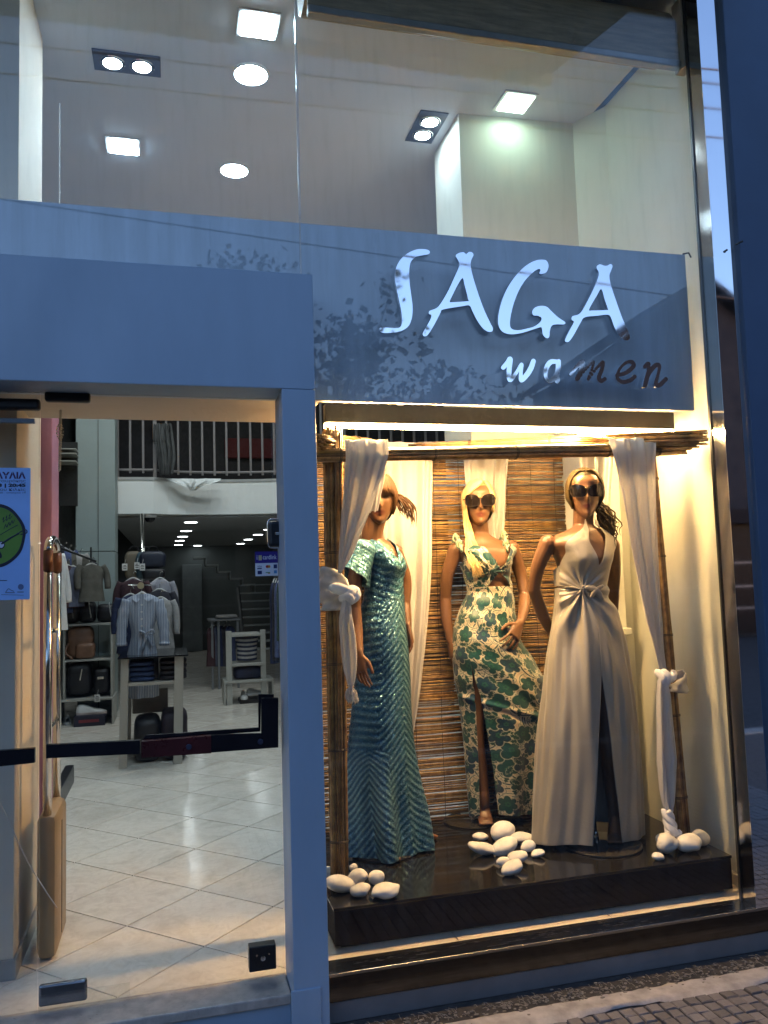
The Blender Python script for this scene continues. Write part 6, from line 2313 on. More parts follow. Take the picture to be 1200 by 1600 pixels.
# lamps under the mezzanine
M_LED2 = emit('hall_led', (.90, .97, 1.0), 6)
zl = zs0 - .03
for k, (px, py) in enumerate(((298, 815.5), (291, 829), (285.5, 838), (281, 844.5), (279, 851), (307, 855), (403, 835), (388, 842.5), (376, 849), (415, 827))):
    c = at(px, py, z=zl)
    if c[1] > 15.4: c[1] = 15.3
    t = thing('hall_downlight', ('nearest light of the left row under the mezzanine', 'second light of the left row under the mezzanine', 'third light of the left row under the mezzanine', 'fourth light of the left row under the mezzanine', 'farthest light of the left row under the mezzanine', 'single light just right of the far end of the left row', 'nearest light of the right row under the mezzanine', 'middle light of the right row under the mezzanine', 'farthest light of the right row under the mezzanine', 'tiny light beside the lock case of the door')[k], 'ceiling light', (c[0], c[1], zl), 'recessed lights under the mezzanine')
    MB().lathe([(.085 if k != 9 else .03, -.010), (.085 if k != 9 else .03, -.001)], (c[0], c[1], zl), 20).build('diffuser', M_LED2, t)
    MB().lathe([(.098, -.006), (.098, -.0005), (.088, -.0005), (.088, -.006)], (c[0], c[1], zl), 20).build('rim', M_TRIM, t)
p = at(234, 810, 7.45)
t = thing('security_camera', 'white dome camera under the mezzanine edge', 'camera', (p[0], 7.48, zs0))
MB().lathe([(.09, 0), (.09, -.03), (.075, -.045)], (p[0], 7.48, zs0 - .001), 20).build('housing', M_TRIM, t, smooth=True, auto=30)
MB().ellip((p[0], 7.48, zs0 - .045), (.066, .066, .06)).build('dome', M_BLACKG, t, smooth=True)

# lamps high in the hall: their light lies on the floor and on the mezzanine edge
M_LED3 = emit('hall_lamp', (.90, .97, 1.0), 42)
for k, (xx, yy) in enumerate(((-.6, 4.0), (.5, 4.0), (1.6, 4.0), (-.6, 5.6), (.5, 5.6), (1.6, 5.6))):
    t = thing('hall_lamp', 'round white lamp high in the hall ceiling over the %s of the shop floor' % ('front left', 'front middle', 'front right', 'back left', 'back middle', 'back right')[k], 'ceiling light', (xx, yy, 5.6), 'lamps high over the hall')
    MB().lathe([(.14, -.012), (.14, -.001)], (xx, yy, 5.6), 20).build('diffuser', M_LED3, t)
    MB().lathe([(.155, -.008), (.155, -.0005), (.142, -.0005), (.142, -.008)], (xx, yy, 5.6), 20).build('rim', M_TRIM, t)

# bead chains
def chain(label, a, b_, n, r, zig=0.0):
    mb = MB()
    for i in range(n):
        f = i / (n - 1)
        mb.ellip(np.asarray(a) * (1 - f) + np.asarray(b_) * f + ((-1) ** i * zig, 0, 0), (r, r, r * 1.2), seg=6, rings=5)
    t = thing('bead_chain', label, 'chain', tuple(a))
    tag(mb.build('beads', pbr('bead_white', (.6, .6, .58), .4), t, smooth=True), kind='stuff')
    return t
t = chain('white bead chain hanging in a knot inside the door', at(95, 634, .5), at(93, 735, .5), 60, .0042, .002)
qa = np.linspace(0, 2 * math.pi, 14)
mb = MB()
c = at(94, 675, .5)
for q in qa: mb.ellip(c + (.012 * math.cos(q), -.01, .030 * math.sin(q)), (.004, .004, .005), seg=6, rings=5)
mb.build('loop', pbr('bead_white', (.6, .6, .58), .4), t, smooth=True)
chain('long thin bead chain hanging behind the upper glass on the left', at(93, 163, .75), at(93, 330, .75), 90, .0032)

# ------------------------------------------------------------------ goods in the shop
M_FRAME = pbr('shelf_frame', (.34, .34, .31), .5, var=.06)
M_WOODL = pbr('pale_wood', (.36, .335, .29), .5, var=.1, vscale=8, scale=(1, 1, .15))
M_BAGK = pbr('black_bag', (.008, .008, .011), .5, var=.4, bump=.2)
M_BAGBR = pbr('brown_leather', (.17, .085, .05), .45, var=.25, vscale=10, bump=.2, bscale=40)
M_STRAP = pbr('white_strap', (.55, .55, .53), .6)
M_NAVY = pbr('navy_fabric', (.010, .016, .045), .7, var=.3)
M_DENIM = pbr('denim', (.02, .04, .11), .8, var=.35, vscale=20)


def sag_box(mb, x0, x1, y0, y1, z0, z1, puff=.12, seed=0, n=10):
    """Soft bag: a superellipsoid with slumps."""
    rg = np.random.default_rng(seed)
    ph = np.linspace(-math.pi / 2, math.pi / 2, n + 4); th = np.linspace(0, 2 * math.pi, 2 * n + 4, endpoint=False)
    e = .45
    sg = lambda v, p: np.sign(v) * np.abs(v) ** p
    X = sg(np.cos(ph), e)[:, None] * sg(np.cos(th), e); Y = sg(np.cos(ph), e)[:, None] * sg(np.sin(th), e); Z = sg(np.sin(ph), e)[:, None] * np.ones(len(th))
    k = 1 + .05 * np.sin(4 * X + rg.uniform(0, 6)) * np.sin(5 * Z + rg.uniform(0, 6))
    P = np.stack([(x0 + x1) / 2 + X * k * (x1 - x0) / 2, (y0 + y1) / 2 + Y * k * (y1 - y0) / 2, (z0 + z1) / 2 + Z * (z1 - z0) / 2 * (1 - .10 * puff * X ** 2)], -1)
    return mb.grid(P, closed_u=True, cap=True)


def open_frame(parent, x0, x1, y0, y1, z0, z1, th=.022, shelves=(), name='frame_bar'):
    for (a, b_, c, d, e, f) in ((x0, x0 + th, y0, y1, z0, z1), (x1 - th, x1, y0, y1, z0, z1)):
        MB().box(a, b_, c, d, e, f, bev=.002).build('side_panel', M_FRAME, parent)
    MB().box(x0 + th, x1 - th, y0, y1, z1 - th, z1, bev=.002).build('top_panel', M_FRAME, parent)
    for z in shelves:
        MB().box(x0 + th, x1 - th, y0, y1, z, z + th, bev=.002).build('shelf', M_FRAME, parent)


# cube stand at the left with bags and the sneaker box
YC = 6.28
x0, x1 = at(98, 1050, YC)[0], at(176, 1050, YC)[0]
zt1, zm1, zb1 = at(140, 974, YC)[2], at(140, 1033, YC)[2], at(140, 1092, YC)[2]
t = thing('display_cube', 'pale open two tier display cube holding the brown bag', 'shelf', ((x0 + x1) / 2, YC, zb1))
open_frame(t, x0, x1, YC, YC + .4, zb1 + .012, zt1, .022, (zm1, ))
x2, x3 = at(88, 1110, YC - .06)[0], at(178, 1110, YC - .06)[0]
t = thing('display_table', 'low pale open stand below the bag cube', 'stand', ((x2 + x3) / 2, YC, ZF))
open_frame(t, x2, x3, YC - .06, YC + .45, ZF, zb1 + .010, .022)
b = sag_box(MB(), x0 + .03, x0 + .30, YC + .03, YC + .3, zm1 + .024, zt1 - .03, seed=1)
b = sag_box(b, x0 + .12, x0 + .32, YC + .0, YC + .15, zm1 + .024, zm1 + .20, seed=2)
b.tube(smooth_curve([(x0 + .05, YC + .05, zm1 + .2), (x0 + .03, YC + .01, zm1 + .1), (x0 + .1, YC + .0, zm1 + .03)], 10), .012, 6)
t = tag(b.build('leather_bag', M_BAGBR, None, smooth=True), 'brown leather bag standing in the upper half of the display cube', 'bag')
b = sag_box(MB(), x0 + .03, x0 + .28, YC + .02, YC + .3, zb1 + .036, zm1 - .02, seed=3)
t = tag(b.build('handbag', M_BAGK, None, smooth=True), 'black handbag at the left of the lower half of the display cube', 'bag')
MB().tube([(x0 + .17, YC + .0, zb1 + .20), (x0 + .19, YC + .0, zb1 + .32)], .007, 6, flat=.4).build('buckle', M_CHROME, t)
b = sag_box(MB(), x0 + .30, x1 - .03, YC + .02, YC + .3, zb1 + .036, zm1 - .08, seed=4)
t = tag(b.build('handbag', M_BAGK, None, smooth=True), 'black handbag with a silver clasp in the lower half of the cube', 'bag')
MB().box(x1 - .16, x1 - .09, YC - .004, YC + .02, zb1 + .2, zb1 + .23, bev=.006).build('clasp', M_CHROME, t)
for k, (px0, px1, pt, lab) in enumerate(((84, 124, 933, 'black duffel bag with a white strap at the left on the display cube'), (122, 148, 940, 'black bag with a white strap in the middle on the display cube'), (150, 181, 945, 'black bag with a white strap at the right on the display cube'))):
    a0, a1 = at(px0, 960, YC + .05)[0], at(px1, 960, YC + .05)[0]
    zt2 = at(130, pt, YC + .05)[2]
    t = tag(sag_box(MB(), a0, a1, YC + .05, YC + .38, zt1 + .002, zt2, seed=10 + k).build('duffel_bag', M_BAGK, None, smooth=True), lab, 'bag')
    xs_ = a0 + (a1 - a0) * .72
    MB().tube(smooth_curve([(xs_ - .02, YC + .2, zt2 + .004), (xs_ - .01, YC + .04, zt2 - .02), (xs_ + .01, YC + .035, zt1 + .06)], 10), .012, 6, flat=.4).build('strap', M_STRAP, t)
# sneaker on its box
xb0, xb1 = at(115, 1120, YC - .1)[0], at(164, 1120, YC - .1)[0]
zbx = at(140, 1118, YC - .1)[2]
t = tag(MB().box(xb0, xb1, YC - .1, YC + .12, ZF, zbx, bev=.004).build('shoe_box', pbr('shoe_box', (.012, .012, .03), .5), None), 'dark shoe box with a red stripe under the white sneaker', 'box')
MB().box(xb0 + .05, xb1 - .06, YC - .103, YC - .1, ZF + .04, ZF + .07).build('stripe', pbr('stripe_red', (.18, .02, .03), .5), t)


def sneaker(label, x, y, z, ln, rot, mt_, mt2):
    t = thing('sneaker', label, 'shoe', (x, y, z), None)
    M_ = Matrix.Translation((x, y, z)) @ Matrix.Rotation(rot, 4, 'Z')
    rows = []
    q = np.linspace(0, 1, 16)
    W = scurve(q, [0, .1, .35, .6, .85, 1], [.018, .034, .034, .044, .042, .016]) * ln / .28
    Ht = scurve(q, [0, .08, .25, .38, .6, .85, 1], [.075, .10, .098, .085, .058, .046, .03]) * ln / .28
    a = np.linspace(0, math.pi, 12)
    for s_, w, h in zip(q, W, Ht):
        rows.append([tuple(M_ @ Vector((s_ * ln, -w * math.cos(v), .022 + (h - .022) * math.sin(v) ** .7))) for v in a])
    MB().grid(np.array(rows)).build('upper', mt_, t, smooth=True)
    rows = []
    for s_, w in zip(q, W * 1.08):
        rows.append([tuple(M_ @ Vector((s_ * ln * 1.03 - .004, sx * w, zz))) for sx, zz in ((-1, 0), (1, 0), (1.02, .024), (-1.02, .024))])
    MB().grid(np.array(rows), closed_u=True, cap=True).build('sole', mt2, t)
    for k in range(4):
        s_ = .40 + .07 * k
        w, h = np.interp(s_, q, W), np.interp(s_, q, Ht)
        MB().tube([tuple(M_ @ Vector((s_ * ln, -w * .55, h * .95))), tuple(M_ @ Vector((s_ * ln + .004, 0, h + .006))), tuple(M_ @ Vector((s_ * ln, w * .55, h * .95)))], .004, 5).build('lace', M_STRAP, t)
    return t


M_SHW = pbr('sneaker_white', (.62, .63, .63), .5, var=.05)
sneaker('white sneaker standing on the dark shoe box', xb0 + .02, YC - .02, zbx + .001, .30, 0.06, M_SHW, pbr('sole_pink', (.5, .42, .4), .5))
pp_ = at(106, 1132, z=ZF)
sneaker('pale grey slipper on end beside the shoe box', pp_[0], YC + .1, ZF + .001, .26, math.pi / 2 + .2, pbr('slipper_grey', (.26, .27, .27), .7), M_SHW)
# price tags
def price_tag(label, px, py, y, w=.055, h=.075):
    p = at(px, py, y)
    t = tag(MB().box(p[0] - w / 2, p[0] + w / 2, y, y + .003, p[2] - h / 2, p[2] + h / 2).build('price_tag', pbr('tag_white', (.6, .6, .58), .6), None), label, 'price tag')
    M_ = pbr('tag_print', (.05, .05, .06), .6)
    for dz, ww in ((.018, .5), (.002, .7), (-.018, .6)):
        MB().box(p[0] - w * ww / 2, p[0] + w * ww / 2, y - .0012, y - .0002, p[2] + dz - .004, p[2] + dz + .004).build('print_line', M_, t)
    MB().tube([(p[0], y + .001, p[2] + h / 2), (p[0] + .01, y + .03, p[2] + h / 2 + .05)], .0015, 4).build('string', M_STRAP, t)
price_tag('white price tag hanging above the white sneaker', 152, 1091, YC - .13)

# bag tower with the striped shirt dress, centre
YT = 4.15
px_pole = 220
pz = at(220, 1000, YT + .25)[0]
t = thing('rack_pole', 'polished pole reaching from the table up to the mezzanine', 'pole', (pz, 7.3, ZF))
pz2 = at(222, 840, 7.35)[0]
MB().tube([(pz2, 7.35, ZF), (pz2, 7.35, zs0 - .002)], .028, 14).build('tube', M_CHROME, t, smooth=True)
MB().lathe([(.07, 0), (.07, .012), (.03, .02)], (pz2, 7.35, ZF + .001), 18).build('foot_plate', M_CHROME, t, smooth=True, auto=30)
# backpacks hung on the pole
YBG = 6.55
for k, (a, b_, c, d, mt_, lab) in enumerate(((195, 222, 861, 905, pbr('bag_taupe', (.115, .095, .065), .6, var=.2), 'taupe shoulder bag on the pole, leftmost'), (212, 240, 862, 905, pbr('bag_petrol', (.035, .07, .09), .5, var=.2), 'petrol blue bag on the pole between two others'), (218, 259, 861, 888, pbr('bag_navy', (.010, .014, .03), .5, var=.3), 'navy bag on the pole, upper right'), (222, 258, 888, 906, M_BAGK, 'black bag on the pole, below the navy bag'))):
    yk = YBG - (.0, .06, .12, .14)[k]
    A, B = at(a, d, yk), at(b_, c, yk)
    o = tag(sag_box(MB(), A[0], B[0], yk - .07, yk + .08, A[2], B[2], seed=30 + k).build('shoulder_bag', mt_, None, smooth=True), lab, 'bag')
    q = MB(); xm = (A[0] + B[0]) / 2
    q.tube(smooth_curve([(xm - .06, yk, B[2] - .01), (xm - .02, yk, B[2] + .05), (xm + .04, yk, B[2] + .045), (xm + .06, yk, B[2] - .01)], 12), .006, 6)
    q.build('handle', M_BAGK, o)
price_tag('white price tag on the taupe bag', 195, 886, YBG - .16); price_tag('white price tag tilted on the petrol blue bag', 214, 884, YBG - .18); price_tag('white price tag on the navy bag', 222.5, 886, YBG - .22)
# clothes on the round rack behind the dress
M_CL = [pbr('cloth_%d' % i, c, .85, var=.25, vscale=12, bump=.2, bscale=30) for i, c in enumerate(((.02, .02, .03), (.07, .08, .12), (.30, .30, .34), (.04, .015, .02), (.012, .02, .06), (.32, .31, .30), (.06, .08, .18), (.09, .085, .07), (.02, .05, .03)))]


def garment(label, mt_, px, pt, pb, y, w, seed, group=None, sleeves=True, yaw=0.0):
    """Shirt or coat hanging on a hanger: shoulders, body and two sleeves."""
    rg = np.random.default_rng(seed)
    top, bot = at(px, pt, y), at(px, pb, y)
    x, zt_, zb_ = top[0], top[2], bot[2]
    L_ = zt_ - zb_
    t = thing('garment', label, 'garment', (x, y, zt_), group)
    R = np.array(Matrix.Rotation(yaw, 3, 'Z'))
    nu, nv = 28, 22
    a = np.linspace(0, 2 * math.pi, nu, endpoint=False)
    rows = []
    for v in np.linspace(0, 1, nv):
        ww = w * scurve(v, [0, .06, .14, .5, 1], [.22, .80, 1.0, .88, 1.05])
        dd = .05 * scurve(v, [0, .1, .5, 1], [.5, .9, 1.2, 1.4])
        fo = 1 + .16 * v * np.sin(a * 5 + rg.normal(0, .1)) + .07 * np.sin(a * 9 + 2)
        rows.append(np.stack([ww * np.cos(a), dd * np.sin(a) * fo, np.full(nu, -v * L_) + 0 * a], 1) @ R.T + (x, y, zt_))
    MB().grid(np.array(rows), closed_u=True).build('body', mt_, t, smooth=True)
    if sleeves:
        for s_ in (-1, 1):
            p = [(s_ * w * .82, 0, -.05 * L_), (s_ * w * 1.1, -.01, -.22 * L_), (s_ * w * 1.18, -.03, -.48 * L_), (s_ * w * 1.16, -.04, -.66 * L_)]
            MB().tube(smooth_curve(np.array(p) @ R.T + (x, y, zt_), 14), np.linspace(.058, .046, 14) * w / .2, 10).build('sleeve', mt_, t, smooth=True)
    MB().tube(smooth_curve(np.array([(-w * .7, 0, -.04), (0, 0, .012), (w * .7, 0, -.04)]) @ R.T + (x, y, zt_), 12), .008, 6).build('hanger', M_STRAP, t)
    hk_ = [(0, 0, .012), (0, 0, .05), (.018, 0, .075), (.03, 0, .06)]
    MB().tube(smooth_curve(np.array(hk_) @ R.T + (x, y, zt_), 10), .003, 5).build('hook', M_CHROME, t)
    return t


for k, (px, pt, pb, y, w, mi, lab) in enumerate(((250, 905, 1005, 5.0, .12, 2, 'pale lilac blouse behind the striped dress, upper right'), (249, 922, 1012, 4.85, .13, 0, 'black jacket behind the striped dress, right'), (251, 935, 1020, 4.75, .12, 5, 'grey shirt behind the striped dress, far right'),
                                 (208, 905, 1000, 4.95, .13, 3, 'dark red brown top behind the striped dress, left'), (204, 930, 1020, 4.8, .12, 4, 'navy shirt behind the striped dress, left'))):
    garment(lab, M_CL[mi], px, pt, pb, y, w, 60 + k, 'clothes on the centre rack')

# shirt dress
def stripe_mat():
    mt, nt, out = new_mat('striped_cotton')
    b = N(nt, 'ShaderNodeBsdfPrincipled')
    tc = N(nt, 'ShaderNodeTexCoord')
    w = N(nt, 'ShaderNodeTexWave', wave_type='BANDS', bands_direction='X')
    w.inputs['Scale'].default_value = 24; w.inputs['Distortion'].default_value = 1.4; w.inputs['Detail'].default_value = 2; w.inputs['Detail Scale'].default_value = .6
    L(nt, tc.outputs['Object'], w.inputs['Vector'])
    L(nt, ramp(nt, w.outputs[0], [(.40, (.14, .18, .27)), (.62, (.42, .45, .50))]), b.inputs['Base Color'])
    b.inputs['Roughness'].default_value = .8
    L(nt, b.outputs[0], out.inputs[0])
    return mt


M_STRIPE = stripe_mat()
YG = 4.2
t = thing('shirt_dress', 'blue and white striped belted shirt dress on a white hanger', 'dress', tuple(at(222, 930, YG)))
wd = np.linalg.norm(at(240, 960, YG) - at(205, 960, YG))
rows = []
a = np.linspace(0, 2 * math.pi, 60, endpoint=False)
prof = ((928, 9), (931, 16), (936, 24), (945, 25.5), (960, 22), (980, 17), (990, 15.5), (1000, 17), (1015, 20.5), (1030, 23))
pys = np.linspace(928, 1088, 50)
for py in pys:
    hw = np.interp(py, [q[0] for q in prof] + [1090], [q[1] for q in prof] + [24])
    c = at(222.5, py, YG)
    r_ = hw / FPX * (YG + 3.05)
    v = (py - 928) / 160
    fo = 1 + .12 * np.sin(a * 6 + .5) * min(1, v * 2) + .05 * np.sin(a * 13)
    rows.append(np.stack([c[0] + r_ * np.cos(a), YG + .07 * np.sin(a) * fo * (1 + v), np.full(60, c[2])], 1))
MB().grid(np.array(rows), closed_u=True).build('body', M_STRIPE, t, smooth=True)
for s_, pts in ((-1, ((201, 938), (193, 960), (190, 985), (190, 1007))), (1, ((245, 938), (252, 960), (256, 985), (257, 1006)))):
    P = [at(px, py, YG - .02 - .012 * i) for i, (px, py) in enumerate(pts)]
    MB().tube(smooth_curve(P, 20), np.linspace(.052, .040, 20) * (1 + .06 * np.sin(np.arange(20) * 1.4)), 12, flat=.7).build('sleeve', M_STRIPE, t, smooth=True)
    MB().tube([P[-1] + (0, 0, .015), P[-1] - (0, 0, .012)], .044, 12, flat=.75).build('cuff', M_STRIPE, t, smooth=True)
for s_ in (-1, 1):
    c0 = at(222.5 + s_ * 2, 932, YG - .075)
    MB().add([c0 + (0, 0, .006), c0 + (s_ * .055, .03, .02), c0 + (s_ * .075, -.005, -.018), c0 + (s_ * .035, -.02, -.050), c0 + (s_ * .004, -.006, -.02)], [(0, 1, 2, 3, 4)]).build('collar', M_STRIPE, t)
b = MB()
cb = at(222.5, 989, YG)
rb = 16 / FPX * (YG + 3.05)
b.grid(np.stack([np.stack([cb[0] + rb * np.cos(a), YG + .10 * np.sin(a), np.full(60, cb[2] + dz)], 1) for dz in (-.022, .022)]), closed_u=True)
b.build('belt', M_STRIPE, t, smooth=True)
k0 = at(228, 991, YG - .12)
for e in (((-.03, 0, .0), (-.05, -.02, .03), (-.015, -.01, .02), (.0, -.01, .0)), ((0, -.01, 0), (.05, -.02, .035), (.06, -.01, .005), (.01, -.01, 0)), ((0, -.01, 0), (-.01, -.015, -.06), (-.03, -.01, -.13)), ((0, -.01, 0), (.03, -.015, -.05), (.05, -.01, -.11))):
    MB().tube(smooth_curve([k0 + q for q in e], 14), .012, 6, flat=.4).build('bow', M_STRIPE, t, smooth=True)
for k in range(4):
    p = at(221.5, 945 + 11 * k, YG - .078)
    MB().lathe([(.008, 0), (.008, -.004)], tuple(p + (0, -.018, 0)), 10, 'y').build('button', M_STRAP, t)
hg = MB()
hg.tube(smooth_curve([at(207, 934, YG), at(215, 930, YG), at(222, 926, YG), at(229, 930, YG), at(238, 934, YG)], 16), .012, 8)
hg.build('hanger', M_STRAP, t, smooth=True)
MB().tube(smooth_curve([at(222, 926, YG), at(222, 921, YG), at(224.5, 916, YG), at(222, 912, YG), at(219, 914, YG)], 14), .0035, 6).build('hook', M_CHROME, t)
p = at(220, 915, YG)
MB().lathe([(.028, 0), (.028, -.006)], tuple(p + (0, -.01, 0)), 16, 'y').build('size_disc', pbr('disc_amber', (.4, .33, .2), .4), t)
MB().tube([at(200, 914, YG), at(222, 914.5, YG), at(246, 914, YG + .9)], .008, 8).build('rail', M_CHROME, t)

# trapezoid table with folded jeans
t = thing('display_table', 'grey wooden table with splayed legs and a black glass top', 'table', tuple(at(235, 1200, z=ZF)))
YA = 3.93
top = at(238, 1027, YA)[2]
xa0, xa1 = at(184, 1027, YA)[0], at(294, 1027, YA)[0]
MB().box(xa0, xa1, YA - .05, YA + .75, top, top + .012, bev=.002).build('glass_top', M_BLACKG, t)
for yy in (YA, YA + .62):
    for (pa_, pb_, pc_, pd_) in ((189, 201, 185, 198), (273, 287, 271, 285)):
        o = MB()
        A, B, Cc, D = at(pa_, 1031, YA), at(pb_, 1031, YA), at(pc_, 1203, YA), at(pd_, 1203, YA)
        o.prism([(A[0], top - .002), (Cc[0], ZF + .001), (D[0], ZF + .001), (B[0], top - .002)], [], yy, yy + .06)
        o.build('leg', M_WOODL, t)
    zc_ = at(238, 1068, YA)[2]
    MB().box(at(199, 1068, YA)[0], at(272, 1068, YA)[0], yy + .01, yy + .05, zc_ - .014, zc_ + .014, bev=.003).build('cross_bar', M_WOODL, t)
MB().box(at(199, 1068, YA)[0], at(272, 1068, YA)[0], YA + .055, YA + .615, zc_ + .002, zc_ + .012).build('shelf', M_WOODL, t)
for k in range(4):
    zz = zc_ + .014 + k * .042
    xo = at(201, 1050, YA)[0]
    j = sag_box(MB(), xo, xo + .20, YA + .03, YA + .35, zz, zz + .04, seed=80 + k)
    tag(j.build('folded_jeans', M_DENIM, None, smooth=True), ('folded blue jeans at the bottom of the left stack under the glass top', 'folded blue jeans second from the bottom under the glass top', 'folded blue jeans second from the top under the glass top', 'folded blue jeans on top of the left stack under the glass top')[k], 'jeans')
    j = sag_box(MB(), xo + .24, xo + .46, YA + .03, YA + .35, zz, zz + .04, seed=90 + k)
    tag(j.build('folded_trousers', pbr('dark_trousers', (.018, .014, .018), .8, var=.4), None, smooth=True), ('folded dark trousers at the bottom of the right stack under the glass top', 'folded dark trousers second from the bottom under the glass top', 'folded dark trousers second from the top under the glass top', 'folded dark trousers on top of the right stack under the glass top')[k], 'trousers')
xo = at(202, 1100, YA)[0]
for k, (a0, a1, h_, mt_, lab) in enumerate(((.02, .24, .42, M_BAGK, 'black bag on the floor under the table, left'), (.24, .46, .46, pbr('bag_plum', (.02, .012, .02), .6, var=.3), 'plum black bag on the floor under the table, right'))):
    tag(sag_box(MB(), xo + a0, xo + a1, YA + .12, YA + .5, ZF + .002, ZF + h_ - .05, seed=95 + k).build('tote_bag', mt_, None, smooth=True), lab, 'bag')
tag(MB().box(xo + .0, xo + .30, YA + .52, YA + .60, ZF + .35, ZF + .55, bev=.01).build('carton', pbr('carton', (.20, .17, .14), .8), None), 'pale carton behind the bags under the table', 'box')
# stand on the right with the striped top
YR = 7.0
t = thing('display_stand', 'grey stand with a striped top and shoes at the back right of the shop', 'stand', tuple(at(390, 1090, z=ZF)))
X_ = lambda px: at(px, 1000, YR)[0]
Zp = lambda py: at(390, py, YR)[2]
for a0, a1 in ((353, 362), (407, 415)):
    MB().box(X_(a0), X_(a1), YR, YR + .06, ZF, Zp(985), bev=.003).build('post', M_FRAME, t)
for p0, p1, w0, w1 in ((990, 994, 362, 407), (1036, 1040, 361, 413), (1062, 1066, 349, 426)):
    MB().box(X_(w0), X_(w1), YR - .02, YR + .4, Zp(p1), Zp(p0), bev=.003).build('shelf', M_FRAME, t)
for a0, a1 in ((349, 351.5), (423.5, 426)):
    MB().box(X_(a0), X_(a1), YR - .02, YR + .4, ZF, Zp(1066), bev=.002).build('side_panel', M_FRAME, t)
# striped top: white bands on navy, each band its own strip of cloth
t = thing('striped_top', 'navy and white striped top hanging in the grey stand', 'top', (X_(388), YR + .1, Zp(995)))
for k in range(11):
    py = 996 + k * 3.4
    wv = .9 if k > 1 else (.6 + .15 * k)
    hw = (X_(404) - X_(370)) / 2 * (1.06 if k < 3 else .96 - .004 * k)
    a = np.linspace(0, 2 * math.pi, 24, endpoint=False)
    mt_ = M_CL[5] if k % 2 else M_NAVY
    g_ = MB().grid(np.stack([np.stack([X_(387) + hw * np.cos(a), YR + .12 + .05 * np.sin(a), np.full(24, Zp(q)) - .012 * np.cos(a) ** 2 * -1], 1) for q in (py, py + 3.4)]), closed_u=True)
    g_.build('stripe_band', mt_, t, smooth=True)
tag(sag_box(MB(), X_(365), X_(411), YR + .02, YR + .3, Zp(1061.5), Zp(1043), seed=7).build('folded_sweater', M_NAVY, None, smooth=True), 'folded navy sweater lying on the middle shelf of the grey stand', 'sweater')
sneaker('pale sneaker pointing forward under the grey stand', X_(381), YR + .25, Zp(1093), .24, -math.pi / 2, M_SHW, M_SHW)
sneaker('pale sneaker lying sideways under the grey stand', X_(386), YR + .15, Zp(1089), .24, 0.1, pbr('slipper_grey', (.26, .27, .27), .7), M_SHW)
tag(MB().box(X_(374), X_(412), YR + .05, YR + .35, ZF, Zp(1094), bev=.004).build('shoe_box', M_BAGK, None), 'black shoe box under the grey stand', 'box')
# rack behind it
YK = 8.6
t = thing('clothes_rack', 'dark table rack with folded and hanging clothes behind the striped top', 'rack', tuple(at(345, 1040, YK)))
X2 = lambda px: at(px, 1000, YK)[0]
Z2 = lambda py: at(350, py, YK)[2]
for a0 in (330, 340, 370):
    MB().box(X2(a0), X2(a0 + 3.5), YK, YK + .05, ZF, Z2(968), bev=.003).build('post', pbr('rack_grey', (.14, .15, .16), .5), t)
MB().box(X2(326), X2(376), YK - .03, YK + .5, Z2(970), Z2(967), bev=.003).build('top_panel', pbr('rack_grey', (.14, .15, .16), .5), t)
tag(sag_box(MB(), X2(338), X2(372), YK, YK + .3, Z2(966.5), Z2(961), seed=8).build('folded_shirt', M_CL[5], None, smooth=True), 'folded white shirt on top of the dark rack', 'shirt')
for k, (px, mi) in enumerate(((333, 3), (337, 1), (345, 4), (352, 0), (358, 6))):
    garment(('red garment', 'slate garment', 'navy garment', 'black garment', 'blue garment')[k] + ' hanging on the dark rack behind the striped top', M_CL[mi], px, 978, 1040, YK + .1 + .03 * k, .13, 120 + k, 'clothes on the dark rack', sleeves=False, yaw=.9)
# wall rail on the right
for k, (px, mi, pb) in enumerate(((430, 4, 1035), (434, 0, 1030), (438, 6, 1025), (442, 8, 1000), (446, 8, 1010))):
    garment(('long navy coat', 'long black coat', 'long blue dress', 'dark green dress', 'deep green dress nearest the door post')[k] + ' on the right hand wall rail', M_CL[mi], px, 905, pb, 6.6 - .35 * k, .17, 140 + k, 'clothes on the right wall rail', sleeves=False, yaw=1.2)
pa, pb_ = at(428, 900, 6.9), at(448, 900, 4.8)
tag(MB().tube([pa, pb_], .014, 8).build('wall_rail', M_CHROME), 'chrome clothes rail along the right side of the shop', 'rail')
# clothes hanging at the left, over the bags
for k, (px, pt, pb, mi, yaw, lab) in enumerate(((92, 852, 935, 0, 1.1, 'black coat on the left wall rail'), (101, 858, 932, 6, .9, 'blue patterned blouse on the left wall rail'), (109, 862, 928, 7, .9, 'sage green top on the left wall rail'), (117, 864, 926, 5, .8, 'light grey shirt on the left wall rail'), (126, 868, 925, 7, .8, 'olive shirt on the left wall rail'), (134, 875, 930, 0, .7, 'black skirt on the left wall rail'))):
    garment(lab, M_CL[mi], px, pt, pb, 6.1 + .05 * k, .15, 160 + k, 'clothes on the left wall rail', sleeves=k in (1, 3), yaw=yaw)
tag(MB().tube([at(86, 853, 5.9), at(150, 877, 6.1)], .012, 8).build('wall_rail', M_BLACK), 'dark clothes rail along the left wall over the bags', 'rail')
tag(MB().box(at(141, 870, 6.22)[0], at(143.5, 870, 6.22)[0], 6.2, 6.24, at(142, 905, 6.22)[2], at(142, 855, 6.22)[2]).build('rail_upright', M_BLACK), 'short dark upright against the green column', 'upright')
garment('white blouse hanging close behind the security pedestal', pbr('blouse_white', (.55, .56, .56), .8), 84, 860, 985, 2.6, .10, 199, None, True, 1.2)
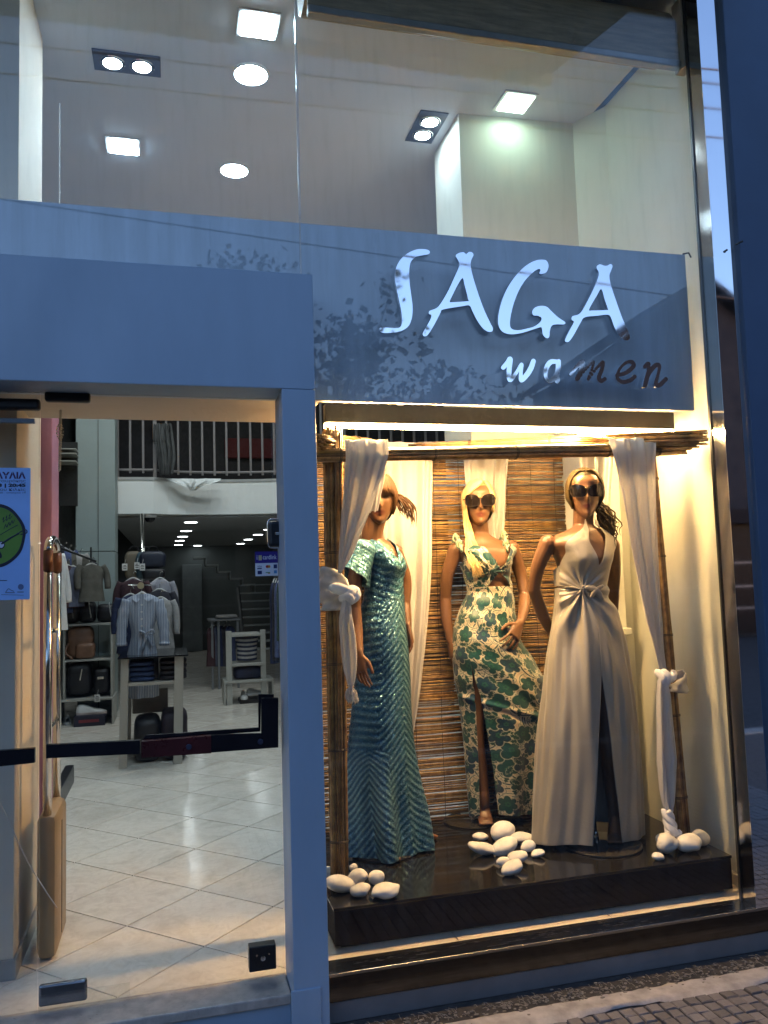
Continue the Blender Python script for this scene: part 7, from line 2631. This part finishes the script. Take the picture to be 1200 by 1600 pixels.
for k, (px, pt, pb, mi, yaw, lab) in enumerate(((88, 880, 960, 0, 1.0, 'black jacket half hidden behind the pedestal loop'), (96, 884, 958, 4, .9, 'navy cardigan in front of the left wall rail'), (105, 884, 950, 3, .9, 'dark wine top in front of the left wall rail'), (114, 886, 948, 1, .8, 'slate top in front of the left wall rail'), (143, 882, 940, 7, .5, 'khaki top hanging at the corner of the green column'))):
    garment(lab, M_CL[mi], px, pt, pb, 6.0 + .04 * k, .14, 260 + k, 'clothes on the left wall rail', sleeves=True, yaw=yaw)
# recess shelves up at the left
t = thing('wall_shelf', 'dark recess with thin shelves at the upper left', 'shelf', tuple(at(104, 720, 6.4)))
for py in (702, 709, 721):
    A, B = at(88, py, 6.35), at(121, py, 6.35)
    MB().box(A[0], B[0] - .01, 6.3, 6.6, A[2] - .006, A[2] + .006).build('shelf', M_FRAME, t)
MB().box(at(86, 700, 6.7)[0], at(122, 700, 6.7)[0], 6.62, 6.68, at(100, 790, 6.6)[2], at(100, 690, 6.6)[2]).build('back_panel', pbr('recess_black', (.006, .007, .007), .7), t)
tag(MB().box(at(88, 1250, 3.1)[0], at(103, 1250, 3.1)[0], 2.5, 3.6, ZF + .002, ZF + .13, bev=.004).build('floor_plinth', M_BLACK, None), 'low black plinth on the floor behind the security pedestal', 'plinth')
# crumpled cloth over the railing
mb = drape(MB(), [(238, 262, 690, 7.36), (240, 268, 662, 7.40), (242, 272, 690, 7.34), (246, 274, 715, 7.32), (250, 270, 742, 7.32)], 3, .03, 40, 40, seed=51)
solid(tag(mb.build('draped_cloth', pbr('grey_cloth', (.06, .065, .065), .8, var=.3), None, smooth=True), 'grey crumpled cloth hung over the mezzanine railing', 'cloth'), .004)
mb = drape(MB(), [(258, 345, 748, 7.42), (268, 340, 752, 7.38), (286, 320, 759, 7.37), (296, 306, 766, 7.40)], 3, .02, 40, 30, seed=52)
solid(tag(mb.build('banner_sheet', pbr('sheet_white', (.72, .76, .76), .7), None, smooth=True), 'rumpled white sheet hanging over the mezzanine edge', 'sheet'), .003)
# stairs at the back
t = thing('staircase', 'dark open staircase rising along the back wall', 'stairs', tuple(at(400, 1060, 10.4)))
M_STAIR = pbr('stair_dark', (.05, .055, .055), .5, var=.1); M_NOSE = pbr('stair_edge', (.22, .24, .24), .5)
Xs = lambda px: at(px, 900, 10.4)[0]
Zs = lambda py: at(400, py, 10.4)[2]
for k, (px, py) in enumerate(((303, 868), (322, 880), (341, 891), (360, 902), (379, 912))):
    MB().box(Xs(px), Xs(px + 20), 10.4, 10.9, Zs(py + 3), Zs(py), bev=.003).build('step', M_NOSE, t)
    MB().box(Xs(px + 18), Xs(px + 20), 10.4, 10.9, Zs(py + 13), Zs(py + 3.2)).build('riser', M_NOSE, t)
for k in range(9):
    py = 913 + 12.5 * k
    MB().box(Xs(373), Xs(424), 10.2 - .14 * k, 10.45 - .14 * k, at(400, py + 2, 10.3 - .14 * k)[2], at(400, py, 10.3 - .14 * k)[2], bev=.003).build('step', M_NOSE, t)
for px in (371, 425):
    P = [(Xs(px), 10.3 - .14 * k, at(400, 918 + 12.5 * k, 10.3 - .14 * k)[2]) for k in range(9)]
    MB().tube(P, .03, 6).build('stringer', M_STAIR, t)
tag(MB().box(at(285, 960, 15.4)[0], at(316, 960, 15.4)[0], 15.4, 15.59, ZF, at(300, 882, 15.4)[2], bev=.01).build('back_door', pbr('door_grey', (.13, .15, .155), .6), None), 'grey door in the back wall of the shop', 'door')
